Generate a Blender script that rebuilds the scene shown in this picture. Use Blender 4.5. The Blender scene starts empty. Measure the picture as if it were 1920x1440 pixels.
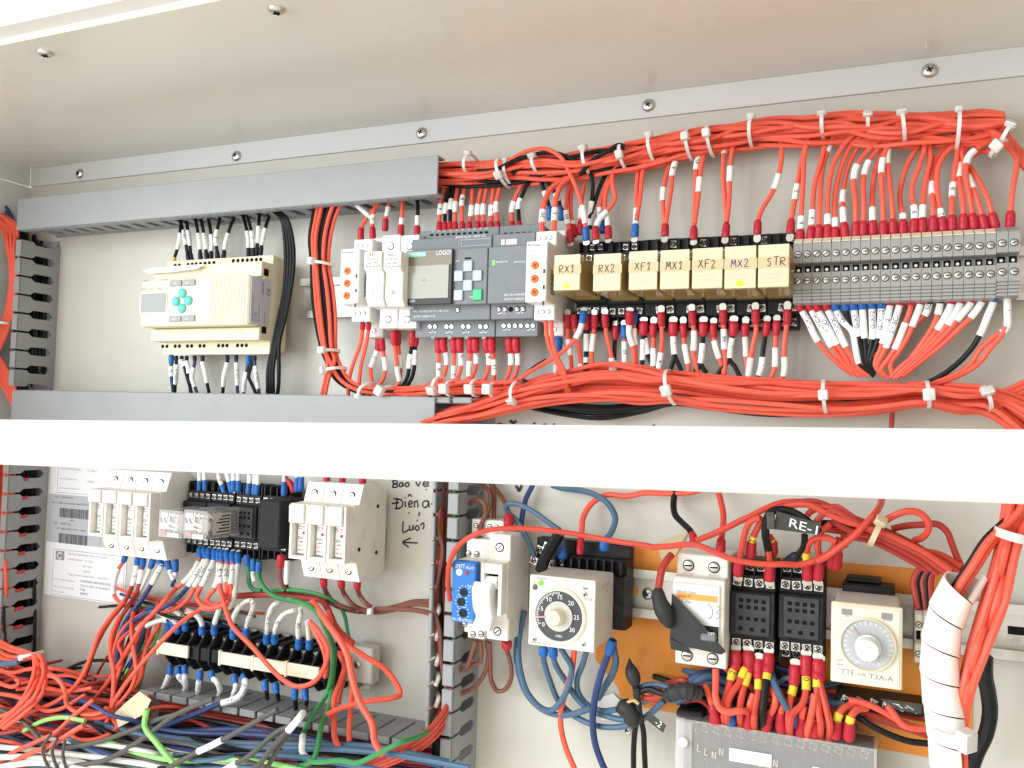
import bpy, bmesh, math, random
from mathutils import Vector, Matrix

random.seed(11)
SC = bpy.context.scene
COL = bpy.context.collection

# ---------------------------------------------------------------- camera
FPX, YAW, PITCH, ROLL, DIST = 1653.4, 0.40464, 0.04477, 0.02873, 0.65
_f = Vector((-math.sin(YAW) * math.cos(PITCH), math.cos(YAW) * math.cos(PITCH), math.sin(PITCH)))
_r = Vector((math.cos(YAW), math.sin(YAW), 0))
_u = _r.cross(_f)
CR = _r * math.cos(ROLL) + _u * math.sin(ROLL)
CU = _u * math.cos(ROLL) - _r * math.sin(ROLL)
CF = _f
CAMLOC = Vector((0, -DIST, 0))
_cd = bpy.data.cameras.new('camera')
_cd.sensor_width = 36
_cd.lens = FPX / 1920 * 36
_cd.clip_start = 0.01
_cd.clip_end = 50
CAM = bpy.data.objects.new('camera', _cd)
CAM.matrix_world = Matrix(((CR.x, CU.x, -CF.x, 0), (CR.y, CU.y, -CF.y, -DIST), (CR.z, CU.z, -CF.z, 0), (0, 0, 0, 1)))
COL.objects.link(CAM)
SC.camera = CAM

# ---------------------------------------------------------------- world, light, exposure
_w = bpy.data.worlds.new('World')
SC.world = _w
_w.use_nodes = True
_bg = _w.node_tree.nodes['Background']
_bg.inputs[0].default_value = (1.0, 0.945, 0.85, 1)
_bg.inputs[1].default_value = 1.2
_ld = bpy.data.lights.new('daylight_opening', 'AREA')
_ld.shape = 'RECTANGLE'
_ld.size, _ld.size_y = 1.8, 1.5
_ld.energy = 50
_ld.color = (0.80, 0.91, 1.0)
LIGHT = bpy.data.objects.new('daylight_opening', _ld)
LIGHT.location = (-1.55, -1.8, 0.30)
LIGHT.rotation_euler = (Vector((-0.25, 0, -0.1)) - LIGHT.location).to_track_quat('-Z', 'Y').to_euler()
COL.objects.link(LIGHT)
SC.view_settings.view_transform = 'Standard'
SC.view_settings.look = 'None'
SC.view_settings.exposure = 0.22
SC.view_settings.gamma = 1.0
SC.render.engine = 'CYCLES'
SC.cycles.use_denoising = True
SC.cycles.max_bounces = 8
SC.cycles.transparent_max_bounces = 12
SC.cycles.caustics_reflective = False
SC.cycles.caustics_refractive = False

# ---------------------------------------------------------------- positions
def ray(px, py):
    return CR * ((px - 960) / FPX) - CU * ((py - 720) / FPX) + CF

def P(px, py, d):
    """point of the photograph on the plane d millimetres in front of the back panel"""
    v = ray(px, py)
    return CAMLOC + v * ((DIST - d / 1000) / v.y)

def PZ(px, py, z):
    v = ray(px, py)
    return CAMLOC + v * (z / v.z)

def Q(p):
    v = p - CAMLOC
    k = v.dot(CF)
    return 960 + FPX * v.dot(CR) / k, 720 - FPX * v.dot(CU) / k

def zz(Z, pts):
    """zoomed picture coordinates to photograph coordinates"""
    x0, y0, s = Z
    return [(x / s + x0, y / s + y0) + tuple(r) for x, y, *r in pts]

U1, U2, U3 = (0, 0, 3), (640, 0, 3), (1280, 0, 3)
A4, A5, A6, A7, A8 = (0, 380, 4), (240, 380, 4), (600, 380, 4), (1020, 380, 4), (1440, 380, 4)
L1, L2, L3, L4 = (0, 860, 4), (400, 860, 4), (0, 1080, 4), (400, 1080, 4)
M1, M2 = (820, 900, 4), (820, 1080, 4)
R1, R2, R3, R4 = (1220, 920, 5.3333), (1220, 1170, 5.3333), (1560, 920, 5.3333), (1560, 1170, 5.3333)
B1, B2 = (840, 660, 3.5556), (1380, 660, 3.5556)
ORD = ('first second third fourth fifth sixth seventh eighth ninth tenth eleventh twelfth thirteenth fourteenth fifteenth sixteenth '
       'seventeenth eighteenth nineteenth twentieth twenty-first twenty-second').split()

# ---------------------------------------------------------------- materials
MATS = {}
def mat(name, rgb, rough=0.5, metal=0.0, vary=0.0, vscale=60.0, bump=0.0, bscale=400.0, dirt=None, dirtamt=0.0, dscale=25.0,
        trans=0.0, ior=1.45, emit=None, estr=0.0, coat=0.0, alpha=1.0, stretch=None, spec=0.5):
    m = bpy.data.materials.new(name)
    m.use_nodes = True
    nt = m.node_tree
    b = nt.nodes['Principled BSDF']
    b.inputs['Base Color'].default_value = (*rgb, 1)
    b.inputs['Roughness'].default_value = rough
    b.inputs['Metallic'].default_value = metal
    b.inputs['Transmission Weight'].default_value = trans
    b.inputs['IOR'].default_value = ior
    b.inputs['Alpha'].default_value = alpha
    b.inputs['Coat Weight'].default_value = coat
    b.inputs['Coat Roughness'].default_value = 0.16
    b.inputs['Specular IOR Level'].default_value = spec
    if emit:
        b.inputs['Emission Color'].default_value = (*emit, 1)
        b.inputs['Emission Strength'].default_value = estr
    L = nt.links
    if vary or dirt or bump:
        tc = nt.nodes.new('ShaderNodeTexCoord')
        src = tc.outputs['Object']
        if stretch:
            mp = nt.nodes.new('ShaderNodeMapping')
            mp.inputs['Scale'].default_value = stretch
            L.new(src, mp.inputs['Vector'])
            src = mp.outputs['Vector']
        col = None
        if vary:
            n = nt.nodes.new('ShaderNodeTexNoise')
            n.inputs['Scale'].default_value = vscale
            n.inputs['Detail'].default_value = 4
            L.new(src, n.inputs['Vector'])
            mx = nt.nodes.new('ShaderNodeMix')
            mx.data_type = 'RGBA'
            mx.inputs[6].default_value = (*[max(0, c * (1 - vary)) for c in rgb], 1)
            mx.inputs[7].default_value = (*[min(1, c * (1 + vary)) for c in rgb], 1)
            L.new(n.outputs['Fac'], mx.inputs[0])
            col = mx.outputs[2]
            rr = nt.nodes.new('ShaderNodeMapRange')
            rr.inputs[3].default_value = max(0.02, rough - 0.08)
            rr.inputs[4].default_value = min(1, rough + 0.12)
            L.new(n.outputs['Fac'], rr.inputs[0])
            L.new(rr.outputs[0], b.inputs['Roughness'])
        if dirt:
            n = nt.nodes.new('ShaderNodeTexNoise')
            n.inputs['Scale'].default_value = dscale
            n.inputs['Detail'].default_value = 6
            n.inputs['Roughness'].default_value = 0.65
            L.new(src, n.inputs['Vector'])
            cr = nt.nodes.new('ShaderNodeMapRange')
            cr.inputs[1].default_value = 0.48
            cr.inputs[2].default_value = 0.75
            cr.inputs[3].default_value = 0.0
            cr.inputs[4].default_value = dirtamt
            L.new(n.outputs['Fac'], cr.inputs[0])
            mx = nt.nodes.new('ShaderNodeMix')
            mx.data_type = 'RGBA'
            mx.inputs[6].default_value = (*rgb, 1)
            if col:
                L.new(col, mx.inputs[6])
            mx.inputs[7].default_value = (*dirt, 1)
            L.new(cr.outputs[0], mx.inputs[0])
            col = mx.outputs[2]
        if col:
            L.new(col, b.inputs['Base Color'])
        if bump:
            n = nt.nodes.new('ShaderNodeTexNoise')
            n.inputs['Scale'].default_value = bscale
            n.inputs['Detail'].default_value = 3
            L.new(src, n.inputs['Vector'])
            bp = nt.nodes.new('ShaderNodeBump')
            bp.inputs['Strength'].default_value = bump
            bp.inputs['Distance'].default_value = 0.0006
            L.new(n.outputs['Fac'], bp.inputs['Height'])
            L.new(bp.outputs[0], b.inputs['Normal'])
    MATS[name] = m
    return m

BROWN = (0.16, 0.12, 0.08)
mat('paint', (0.56, 0.54, 0.475), 0.38, vary=0.03, vscale=9, bump=0.12, bscale=900, dirt=(0.36, 0.32, 0.25), dirtamt=0.16, dscale=14)
mat('ceiling_paint', (0.70, 0.68, 0.61), 0.24, vary=0.03, vscale=6, bump=0.10, bscale=700, coat=0.35)
mat('frame_paint', (0.62, 0.62, 0.61), 0.40, vary=0.03, vscale=12, bump=0.1, bscale=900)
mat('bar_paint', (0.80, 0.79, 0.75), 0.35, vary=0.02, vscale=14, bump=0.08, bscale=900)
mat('duct_grey', (0.285, 0.295, 0.30), 0.42, vary=0.05, vscale=30, dirt=(0.2, 0.17, 0.13), dirtamt=0.16, dscale=40)
mat('steel', (0.62, 0.61, 0.58), 0.28, 1.0, vary=0.12, vscale=500)
mat('zinc', (0.56, 0.54, 0.49), 0.36, 1.0, vary=0.1, vscale=300)
mat('rail', (0.62, 0.60, 0.55), 0.42, 0.85, vary=0.1, vscale=120, dirt=(0.25, 0.2, 0.14), dirtamt=0.6, dscale=60)
mat('brass', (0.75, 0.58, 0.28), 0.3, 1.0)
mat('hole', (0.012, 0.011, 0.011), 0.7, spec=0.05)
mat('black', (0.015, 0.015, 0.017), 0.45, vary=0.3, vscale=80, dirt=(0.16, 0.14, 0.11), dirtamt=0.14, dscale=120, spec=0.22)
mat('black_soft', (0.018, 0.018, 0.019), 0.6, bump=0.3, bscale=300, spec=0.22)
mat('socket_grey', (0.045, 0.048, 0.052), 0.45, vary=0.2, vscale=80, dirt=(0.2, 0.18, 0.15), dirtamt=0.2, dscale=90, spec=0.22)
mat('white', (0.80, 0.80, 0.785), 0.38, vary=0.03, vscale=60, dirt=(0.45, 0.4, 0.3), dirtamt=0.22, dscale=70)
mat('white_old', (0.78, 0.76, 0.69), 0.42, vary=0.04, vscale=60, dirt=(0.4, 0.34, 0.24), dirtamt=0.35, dscale=70)
mat('cream', (0.76, 0.69, 0.52), 0.42, vary=0.04, vscale=60, dirt=(0.4, 0.32, 0.2), dirtamt=0.3, dscale=80)
mat('beige', (0.72, 0.645, 0.46), 0.45, vary=0.03, vscale=50, dirt=(0.45, 0.37, 0.24), dirtamt=0.25, dscale=60)
mat('plc_grey', (0.185, 0.20, 0.212), 0.42, vary=0.05, vscale=70, dirt=(0.35, 0.33, 0.3), dirtamt=0.2, dscale=90, spec=0.22)
mat('plc_light', (0.42, 0.46, 0.51), 0.4)
mat('plc_dark', (0.035, 0.036, 0.036), 0.22, spec=0.22)
mat('plc_brown', (0.16, 0.125, 0.07), 0.25, vary=0.2, vscale=60)
mat('screen', (0.30, 0.30, 0.235), 0.14)
mat('screen_grey', (0.20, 0.215, 0.19), 0.16)
mat('lcd_dark', (0.17, 0.17, 0.12), 0.3)
mat('green_key', (0.02, 0.46, 0.16), 0.35)
mat('teal_key', (0.10, 0.50, 0.44), 0.35)
mat('grey_key', (0.27, 0.26, 0.26), 0.4)
mat('orange_dial', (0.85, 0.20, 0.03), 0.4)
mat('ink', (0.03, 0.03, 0.035), 0.6)
mat('ink_grey', (0.28, 0.28, 0.28), 0.6)
mat('ink_blue', (0.04, 0.045, 0.22), 0.6)
mat('ink_marker', (0.03, 0.015, 0.03), 0.5)
mat('ink_red', (0.45, 0.03, 0.03), 0.6)
mat('ink_pink', (0.85, 0.30, 0.30), 0.6)
mat('ink_white', (0.82, 0.84, 0.86), 0.5)
mat('ink_green', (0.05, 0.55, 0.2), 0.6)
mat('paper', (0.80, 0.81, 0.83), 0.65, vary=0.02, vscale=60)
mat('paper_grey', (0.47, 0.48, 0.52), 0.6, vary=0.03, vscale=60)
mat('silver_label', (0.50, 0.52, 0.58), 0.35, vary=0.04, vscale=60)
mat('tape_white', (0.80, 0.78, 0.74), 0.7, vary=0.04, bump=0.3, bscale=250)
mat('tape_cream', (0.60, 0.45, 0.25), 0.45, vary=0.05, vscale=100)
mat('relay_label', (0.64, 0.555, 0.37), 0.4, vary=0.06, vscale=70)
mat('relay_case', (0.62, 0.47, 0.17), 0.10, alpha=0.50, vary=0.1, vscale=100)
mat('relay_core', (0.10, 0.075, 0.035), 0.5, vary=0.5, vscale=120, spec=0.3)
mat('clear_case', (0.80, 0.80, 0.80), 0.05, alpha=0.16)
mat('clear_cover', (0.80, 0.79, 0.77), 0.28, alpha=0.19, vary=0.04, vscale=60, dirt=(0.8, 0.78, 0.73), dirtamt=0.5, dscale=120)
mat('wire_red', (0.80, 0.115, 0.070), 0.36, vary=0.10, vscale=50, spec=0.3)
mat('wire_red_dark', (0.42, 0.048, 0.034), 0.38, vary=0.15, vscale=50, spec=0.3)
mat('wire_red_old', (0.62, 0.072, 0.046), 0.4, vary=0.14, vscale=50, spec=0.3)
mat('wire_brown', (0.20, 0.075, 0.055), 0.38, vary=0.15, vscale=50, spec=0.3)
mat('wire_black', (0.010, 0.011, 0.011), 0.36, vary=0.25, vscale=60, spec=0.22)
mat('wire_grey', (0.09, 0.085, 0.075), 0.42, vary=0.2, vscale=60, spec=0.22)
mat('wire_blue', (0.070, 0.135, 0.215), 0.36, vary=0.15, vscale=50, spec=0.3)
mat('wire_navy', (0.030, 0.055, 0.155), 0.36, vary=0.15, vscale=50, spec=0.3)
mat('wire_green', (0.05, 0.25, 0.085), 0.36, vary=0.15, vscale=50, spec=0.3)
mat('wire_lime', (0.25, 0.60, 0.15), 0.36, vary=0.1, vscale=50)
mat('wire_white', (0.70, 0.68, 0.62), 0.4, vary=0.06, vscale=50)
mat('boot_red', (0.47, 0.022, 0.038), 0.34, vary=0.12, vscale=150, spec=0.3)
mat('boot_blue', (0.022, 0.13, 0.43), 0.34, vary=0.12, vscale=150, spec=0.3)
mat('boot_black', (0.018, 0.02, 0.03), 0.4, spec=0.22)
mat('boot_yellow', (0.80, 0.55, 0.10), 0.4, vary=0.1, vscale=150)
mat('sleeve', (0.82, 0.82, 0.80), 0.5, vary=0.03, vscale=100)
mat('sleeve_old', (0.70, 0.68, 0.62), 0.5, vary=0.06, vscale=100)
mat('sleeve_yellow', (0.80, 0.60, 0.04), 0.45, vary=0.1, vscale=150)
mat('nylon', (0.80, 0.79, 0.76), 0.35, trans=0.12)
mat('nylon_old', (0.62, 0.52, 0.34), 0.4)
mat('spiral', (0.84, 0.79, 0.75), 0.35, vary=0.04, vscale=30)
mat('blue_face', (0.030, 0.17, 0.52), 0.4, vary=0.05, vscale=60, spec=0.3)
mat('orange_plate', (0.74, 0.265, 0.040), 0.36, vary=0.10, vscale=14, dirt=(0.30, 0.11, 0.03), dirtamt=0.4, dscale=30, spec=0.3)
mat('dymo', (0.06, 0.06, 0.05), 0.3, vary=0.2, vscale=90, spec=0.22)
mat('tape_black', (0.035, 0.037, 0.036), 0.42, vary=0.3, vscale=60, bump=0.2, bscale=200, spec=0.22)
mat('dial_grey', (0.075, 0.078, 0.082), 0.4, vary=0.1, vscale=80, spec=0.22)
mat('dial_light', (0.55, 0.53, 0.48), 0.4)
mat('dial_silver', (0.46, 0.49, 0.52), 0.25, 0.2, vary=0.35, vscale=70)
mat('timer_case', (0.57, 0.55, 0.50), 0.42, vary=0.05, vscale=60, dirt=(0.35, 0.31, 0.25), dirtamt=0.4, dscale=60)
mat('timer_face', (0.76, 0.72, 0.60), 0.38, vary=0.03, vscale=60, dirt=(0.5, 0.42, 0.28), dirtamt=0.2, dscale=60)
mat('orange_stripe', (0.86, 0.36, 0.07), 0.5)
mat('led_yellow', (0.10, 0.12, 0.0), 0.3, emit=(0.80, 1.0, 0.01), estr=1.15)
mat('led_green', (0.02, 0.10, 0.01), 0.3, emit=(0.22, 1.0, 0.06), estr=1.0)
mat('led_bright', (0.7, 1.0, 0.6), 0.3, emit=(0.75, 1.0, 0.62), estr=2.6)
mat('led_off', (0.11, 0.10, 0.05), 0.3)
mat('terminal_grey', (0.30, 0.295, 0.28), 0.45, vary=0.05, vscale=70, dirt=(0.2, 0.17, 0.13), dirtamt=0.3, dscale=80)
mat('copper', (0.80, 0.35, 0.18), 0.3, 1.0)

# ---------------------------------------------------------------- mesh building
class MB:
    def __init__(s):
        s.v, s.f, s.m = [], [], []
    def add(s, v, f, m=0):
        o = len(s.v)
        s.v += [tuple(p) for p in v]
        s.f += [tuple(i + o for i in q) for q in f]
        s.m += [m] * len(f)
        return s
    def obox(s, c, ax, ay, az, b=0.0, m=0):
        """box about c with half-extent vectors ax ay az, edges cut by b"""
        c = Vector(c)
        A = [Vector(ax), Vector(ay), Vector(az)]
        H = [a.length for a in A]
        N = [a / h if h > 1e-9 else Vector((0, 0, 1)) for a, h in zip(A, H)]
        b = min(b, 0.45 * min(H))
        if b <= 0:
            v = [c + A[0] * i + A[1] * j + A[2] * k for i in (-1, 1) for j in (-1, 1) for k in (-1, 1)]
            f = [(0, 1, 3, 2), (4, 6, 7, 5), (0, 4, 5, 1), (2, 3, 7, 6), (0, 2, 6, 4), (1, 5, 7, 3)]
            if A[0].cross(A[1]).dot(A[2]) < 0:
                f = [q[::-1] for q in f]
            return s.add(v, f, m)
        V, I = [], {}
        for i in (-1, 1):
            for j in (-1, 1):
                for k in (-1, 1):
                    sg = (i, j, k)
                    for a in range(3):
                        p = c.copy()
                        for q in range(3):
                            p += N[q] * sg[q] * (H[q] - (0 if q == a else b))
                        I[sg, a] = len(V)
                        V.append(p)
        F = []
        for a in range(3):
            o1, o2 = [q for q in range(3) if q != a]
            for sa in (-1, 1):
                q = []
                for s1, s2 in ((-1, -1), (1, -1), (1, 1), (-1, 1)):
                    sg = [0, 0, 0]
                    sg[a], sg[o1], sg[o2] = sa, s1, s2
                    q.append(I[tuple(sg), a])
                F.append(q)
            for s1 in (-1, 1):
                for s2 in (-1, 1):
                    k1, k2 = [0, 0, 0], [0, 0, 0]
                    k1[a], k2[a] = -1, 1
                    k1[o1] = k2[o1] = s1
                    k1[o2] = k2[o2] = s2
                    k1, k2 = tuple(k1), tuple(k2)
                    F.append([I[k1, o1], I[k2, o1], I[k2, o2], I[k1, o2]])
        for i in (-1, 1):
            for j in (-1, 1):
                for k in (-1, 1):
                    F.append([I[(i, j, k), 0], I[(i, j, k), 1], I[(i, j, k), 2]])
        G = []
        for q in F:
            p = [V[i] for i in q]
            n = (p[1] - p[0]).cross(p[2] - p[0])
            mid = sum(p, Vector()) / len(p)
            G.append(tuple(q) if n.dot(mid - c) > 0 else tuple(q[::-1]))
        return s.add(V, G, m)
    def box(s, x0, x1, d0, d1, z0, z1, b=0.0, m=0):
        """plate-aligned box, metres; d is the distance in front of the back panel"""
        return s.obox(((x0 + x1) / 2, -(d0 + d1) / 2, (z0 + z1) / 2), (abs(x1 - x0) / 2, 0, 0), (0, abs(d1 - d0) / 2, 0), (0, 0, abs(z1 - z0) / 2), b, m)
    def prism(s, prof, x0, x1, b=0.0, m=0):
        """(d, z) outline in metres run from x0 to x1"""
        n = len(prof)
        area = sum(prof[i][0] * prof[(i + 1) % n][1] - prof[(i + 1) % n][0] * prof[i][1] for i in range(n))
        if area < 0:
            prof = prof[::-1]
        if x0 > x1:
            x0, x1 = x1, x0
        bm = bmesh.new()
        a = [bm.verts.new((x0, -d, z)) for d, z in prof]
        e = [bm.verts.new((x1, -d, z)) for d, z in prof]
        bm.faces.new(a)
        bm.faces.new(e[::-1])
        for i in range(n):
            j = (i + 1) % n
            bm.faces.new((a[j], a[i], e[i], e[j]))
        bmesh.ops.recalc_face_normals(bm, faces=bm.faces)
        if b:
            bmesh.ops.bevel(bm, geom=list(bm.edges), offset=b, segments=1, affect='EDGES', clamp_overlap=True)
        bm.verts.index_update()
        v = [p.co.copy() for p in bm.verts]
        f = [tuple(p.index for p in q.verts) for q in bm.faces]
        bm.free()
        return s.add(v, f, m)
    def poly(s, pts, n, t, m=0):
        """flat outline (world points, in order) given thickness t along n"""
        n = Vector(n).normalized() * t
        k = len(pts)
        pts = [Vector(p) for p in pts]
        nn = Vector()
        for i in range(k):
            nn += pts[i].cross(pts[(i + 1) % k])
        if nn.dot(n) < 0:
            pts = pts[::-1]
        v = pts + [p + n for p in pts]
        f = [tuple(range(k))[::-1], tuple(range(k, 2 * k))] + [(i, (i + 1) % k, k + (i + 1) % k, k + i) for i in range(k)]
        return s.add(v, f, m)
    def cyl(s, c, axis, r, h, n=16, r2=None, m=0, cap0=True):
        c, ax = Vector(c), Vector(axis).normalized()
        r2 = r if r2 is None else r2
        t = ax.orthogonal().normalized()
        w = ax.cross(t)
        v = []
        for rr, hh in ((r, 0), (r2, h)):
            v += [c + ax * hh + (t * math.cos(a) + w * math.sin(a)) * rr for a in [2 * math.pi * i / n for i in range(n)]]
        f = [(i, (i + 1) % n, n + (i + 1) % n, n + i) for i in range(n)] + [tuple(range(n, 2 * n))]
        if cap0:
            f.append(tuple(range(n))[::-1])
        return s.add(v, f, m)
    def lathe(s, c, axis, prof, n=20, m=0):
        """(radius, height) profile turned about axis"""
        c, ax = Vector(c), Vector(axis).normalized()
        t = ax.orthogonal().normalized()
        w = ax.cross(t)
        v = []
        for rr, hh in prof:
            v += [c + ax * hh + (t * math.cos(a) + w * math.sin(a)) * rr for a in [2 * math.pi * i / n for i in range(n)]]
        f = []
        for k in range(len(prof) - 1):
            f += [(k * n + i, k * n + (i + 1) % n, (k + 1) * n + (i + 1) % n, (k + 1) * n + i) for i in range(n)]
        f += [tuple(range(n))[::-1], tuple(range((len(prof) - 1) * n, len(prof) * n))]
        return s.add(v, f, m)
    def tube(s, pts, r, n=8, m=0):
        """pts world points, r one radius or a list of them"""
        k = len(pts)
        R = r if isinstance(r, (list, tuple)) else [r] * k
        T = []
        for i in range(k):
            t = pts[min(i + 1, k - 1)] - pts[max(i - 1, 0)]
            T.append(t.normalized() if t.length > 1e-9 else Vector((0, 0, 1)))
        a = T[0].orthogonal().normalized()
        v = []
        for i in range(k):
            a = (a - T[i] * a.dot(T[i]))
            a = a.normalized() if a.length > 1e-6 else T[i].orthogonal().normalized()
            bb = T[i].cross(a)
            v += [pts[i] + (a * math.cos(q) + bb * math.sin(q)) * R[i] for q in [2 * math.pi * j / n for j in range(n)]]
        f = []
        for i in range(k - 1):
            f += [(i * n + j, i * n + (j + 1) % n, (i + 1) * n + (j + 1) % n, (i + 1) * n + j) for j in range(n)]
        f += [tuple(range(n))[::-1], tuple(range((k - 1) * n, k * n))]
        return s.add(v, f, m)

def to_mesh(name, mb, mats, smooth=0, org=Vector()):
    me = bpy.data.meshes.new(name)
    me.from_pydata([(p[0] - org[0], p[1] - org[1], p[2] - org[2]) for p in mb.v], [], mb.f)
    for k in (mats if isinstance(mats, (list, tuple)) else [mats]):
        me.materials.append(MATS[k])
    if any(mb.m):
        me.polygons.foreach_set('material_index', mb.m)
    if smooth:
        me.polygons.foreach_set('use_smooth', [True] * len(mb.f))
        me.set_sharp_from_angle(angle=math.radians(smooth if smooth > 1 else 42))
    me.update()
    return me

ORG = {}
def thing(name, label, cat, org, group=None):
    o = bpy.data.objects.new(name, None)
    o.empty_display_size = 0.01
    o.location = org
    COL.objects.link(o)
    ORG[o] = Vector(org)
    return tag(o, label, cat, group)

def tag(o, label, cat, group=None, kind=None):
    o['label'], o['category'] = label, cat
    if group:
        o['group'] = group
    if kind:
        o['kind'] = kind
    return o

def ob(name, mb, mats, parent=None, smooth=0, label=None):
    """one mesh object; under a parent its points are kept relative to the parent's place"""
    org = ORG[parent] if parent else Vector(mb.v[0])
    me = to_mesh(name, mb, mats, smooth, org)
    o = bpy.data.objects.new(name, me)
    COL.objects.link(o)
    if parent:
        o.parent = parent
    else:
        o.location = org
    ORG[o] = org
    if label:
        o['label'] = label
    return o

def put(name, me, at, parent, spin=0.0):
    """a shared mesh set at a world point under a thing"""
    o = bpy.data.objects.new(name, me)
    COL.objects.link(o)
    o.parent = parent
    o.location = Vector(at) - ORG[parent]
    if spin:
        o.rotation_euler = (0, spin, 0)
    ORG[o] = Vector(at)
    return o

# ---------------------------------------------------------------- lettering
def _char(s):
    cu = bpy.data.curves.new('lettering', 'FONT')
    cu.body = s
    cu.resolution_u = 2
    o = bpy.data.objects.new('lettering', cu)
    COL.objects.link(o)
    bpy.context.view_layer.update()
    me = bpy.data.meshes.new_from_object(o.evaluated_get(bpy.context.evaluated_depsgraph_get()))
    v = [(p.co.x, p.co.y) for p in me.vertices]
    f = [tuple(p.vertices) for p in me.polygons]
    bpy.data.objects.remove(o)
    bpy.data.curves.remove(cu)
    bpy.data.meshes.remove(me)
    return v, f
_CH = {}
_bar = max(p[0] for p in _char('|')[0])
for _c in "ABCDEFGHIJKLMNOPQRSTUVWXYZabcdefghijklmnopqrstuvwxyz0123456789-+.,/!~()[]:'":
    _v, _fc = _char(_c)
    _CH[_c] = (_v, _fc, max(p[0] for p in _char(_c + '|')[0]) - _bar)
_CH[' '] = ([], [], .3)
_TX = {}
def glyphs(s):
    if s not in _TX:
        v, f, x = [], [], 0.0
        for c in s:
            cv, cf, ad = _CH[c]
            o = len(v)
            v += [(p[0] + x, p[1]) for p in cv]
            f += [tuple(i + o for i in q) for q in cf]
            x += ad
        _TX[s] = (v, f, x)
    return _TX[s]

def text(mb, s, at, ux, uy, size, align='l', width=None, m=0):
    """printed words from the point at; size is the letter height in metres"""
    v, f, w = glyphs(s)
    k = size / 0.7
    kx = k if width is None else width / max(w, 1e-6)
    off = {'l': 0, 'c': -w / 2, 'r': -w}[align]
    at, ux, uy = Vector(at), Vector(ux).normalized(), Vector(uy).normalized()
    mb.add([at + ux * ((x + off) * kx) + uy * (y * k) for x, y in v], f, m)

HAND = {  # handwriting: pen strokes in a unit box
    'R': [[(0, 0), (.1, 1), (.6, .95), (.65, .65), (.15, .5), (.7, 0)]], 'X': [[(0, .05), (.7, .95)], [(.1, .95), (.75, 0)]],
    '1': [[(.1, .7), (.45, 1), (.35, 0)], [(.1, 0), (.6, .05)]], '2': [[(.05, .8), (.35, 1), (.6, .75), (.1, 0), (.75, .05)]],
    'F': [[(.1, 0), (.2, 1), (.8, 1)], [(.15, .55), (.6, .6)]], 'M': [[(0, 0), (.15, 1), (.4, .35), (.65, 1), (.8, 0)]],
    'N': [[(.05, 0), (.1, 1), (.65, 0), (.7, 1)]], 'S': [[(.65, .9), (.3, 1), (.1, .75), (.55, .4), (.4, .02), (0, .1)]],
    'T': [[(0, .95), (.8, 1)], [(.4, .97), (.35, 0)]], 'C': [[(.65, .85), (.3, 1), (.05, .5), (.25, .05), (.65, .1)]],
    'H': [[(.05, 0), (.1, 1)], [(.65, 0), (.65, 1)], [(.08, .5), (.65, .52)]], 'G': [[(.7, .85), (.35, 1), (.05, .5), (.3, 0), (.7, .1), (.7, .45), (.4, .45)]],
    '-': [[(.1, .48), (.55, .52)]], 'L': [[(.1, 1), (.05, 0), (.6, .02)]], '0': [[(.35, 1), (.05, .5), (.3, 0), (.6, .5), (.35, 1)]],
    '3': [[(.1, .95), (.6, .9), (.3, .55), (.65, .3), (.3, 0), (.05, .1)]], '4': [[(.45, 0), (.5, 1), (.05, .35), (.7, .35)]],
    '5': [[(.65, 1), (.15, .95), (.1, .55), (.55, .5), (.5, .05), (.05, .05)]], '6': [[(.55, 1), (.1, .5), (.2, 0), (.55, .1), (.5, .45), (.15, .4)]],
    '7': [[(.05, .95), (.65, 1), (.25, 0)]], '8': [[(.35, .5), (.1, .8), (.35, 1), (.55, .8), (.1, .2), (.35, 0), (.6, .25), (.35, .5)]],
    '9': [[(.55, .7), (.3, .5), (.1, .75), (.35, 1), (.55, .7), (.4, 0)]], 'B': [[(.1, 0), (.1, 1), (.5, .9), (.45, .6), (.1, .5), (.6, .4), (.5, .05), (.05, 0)]],
    'D': [[(.1, 0), (.15, 1), (.6, .8), (.6, .2), (.05, 0)]], ' ': [],
}
def pen(mb, strokes, at, ux, uy, w, sx, sy, lift=(0, -1, 0), m=0):
    """pen lines of width w; strokes in the plane spanned by ux, uy"""
    at, ux, uy = Vector(at), Vector(ux).normalized(), Vector(uy).normalized()
    n = Vector(lift)
    for st in strokes:
        pts = [at + ux * (x * sx) + uy * (y * sy) for x, y in st]
        if len(pts) > 2:
            pts = spline(pts, 4)
        L, R = [], []
        for i, p in enumerate(pts):
            t = (pts[min(i + 1, len(pts) - 1)] - pts[max(i - 1, 0)]).normalized()
            s = t.cross(n).normalized() * (w / 2)
            L.append(p + s)
            R.append(p - s)
        k = len(pts)
        mb.add(L + R, [(i, k + i, k + i + 1, i + 1) for i in range(k - 1)], m)

def write(mb, s, at, ux, uy, size, w, gap=1.0, m=0):
    x = 0.0
    at, ux, uy = Vector(at), Vector(ux).normalized(), Vector(uy).normalized()
    for ch in s:
        pen(mb, HAND.get(ch, []), at + ux * x + uy * (random.uniform(-.06, .06) * size), ux, uy, w, size * .75, size * random.uniform(.92, 1.08), m=m)
        x += size * .78 * gap

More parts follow.
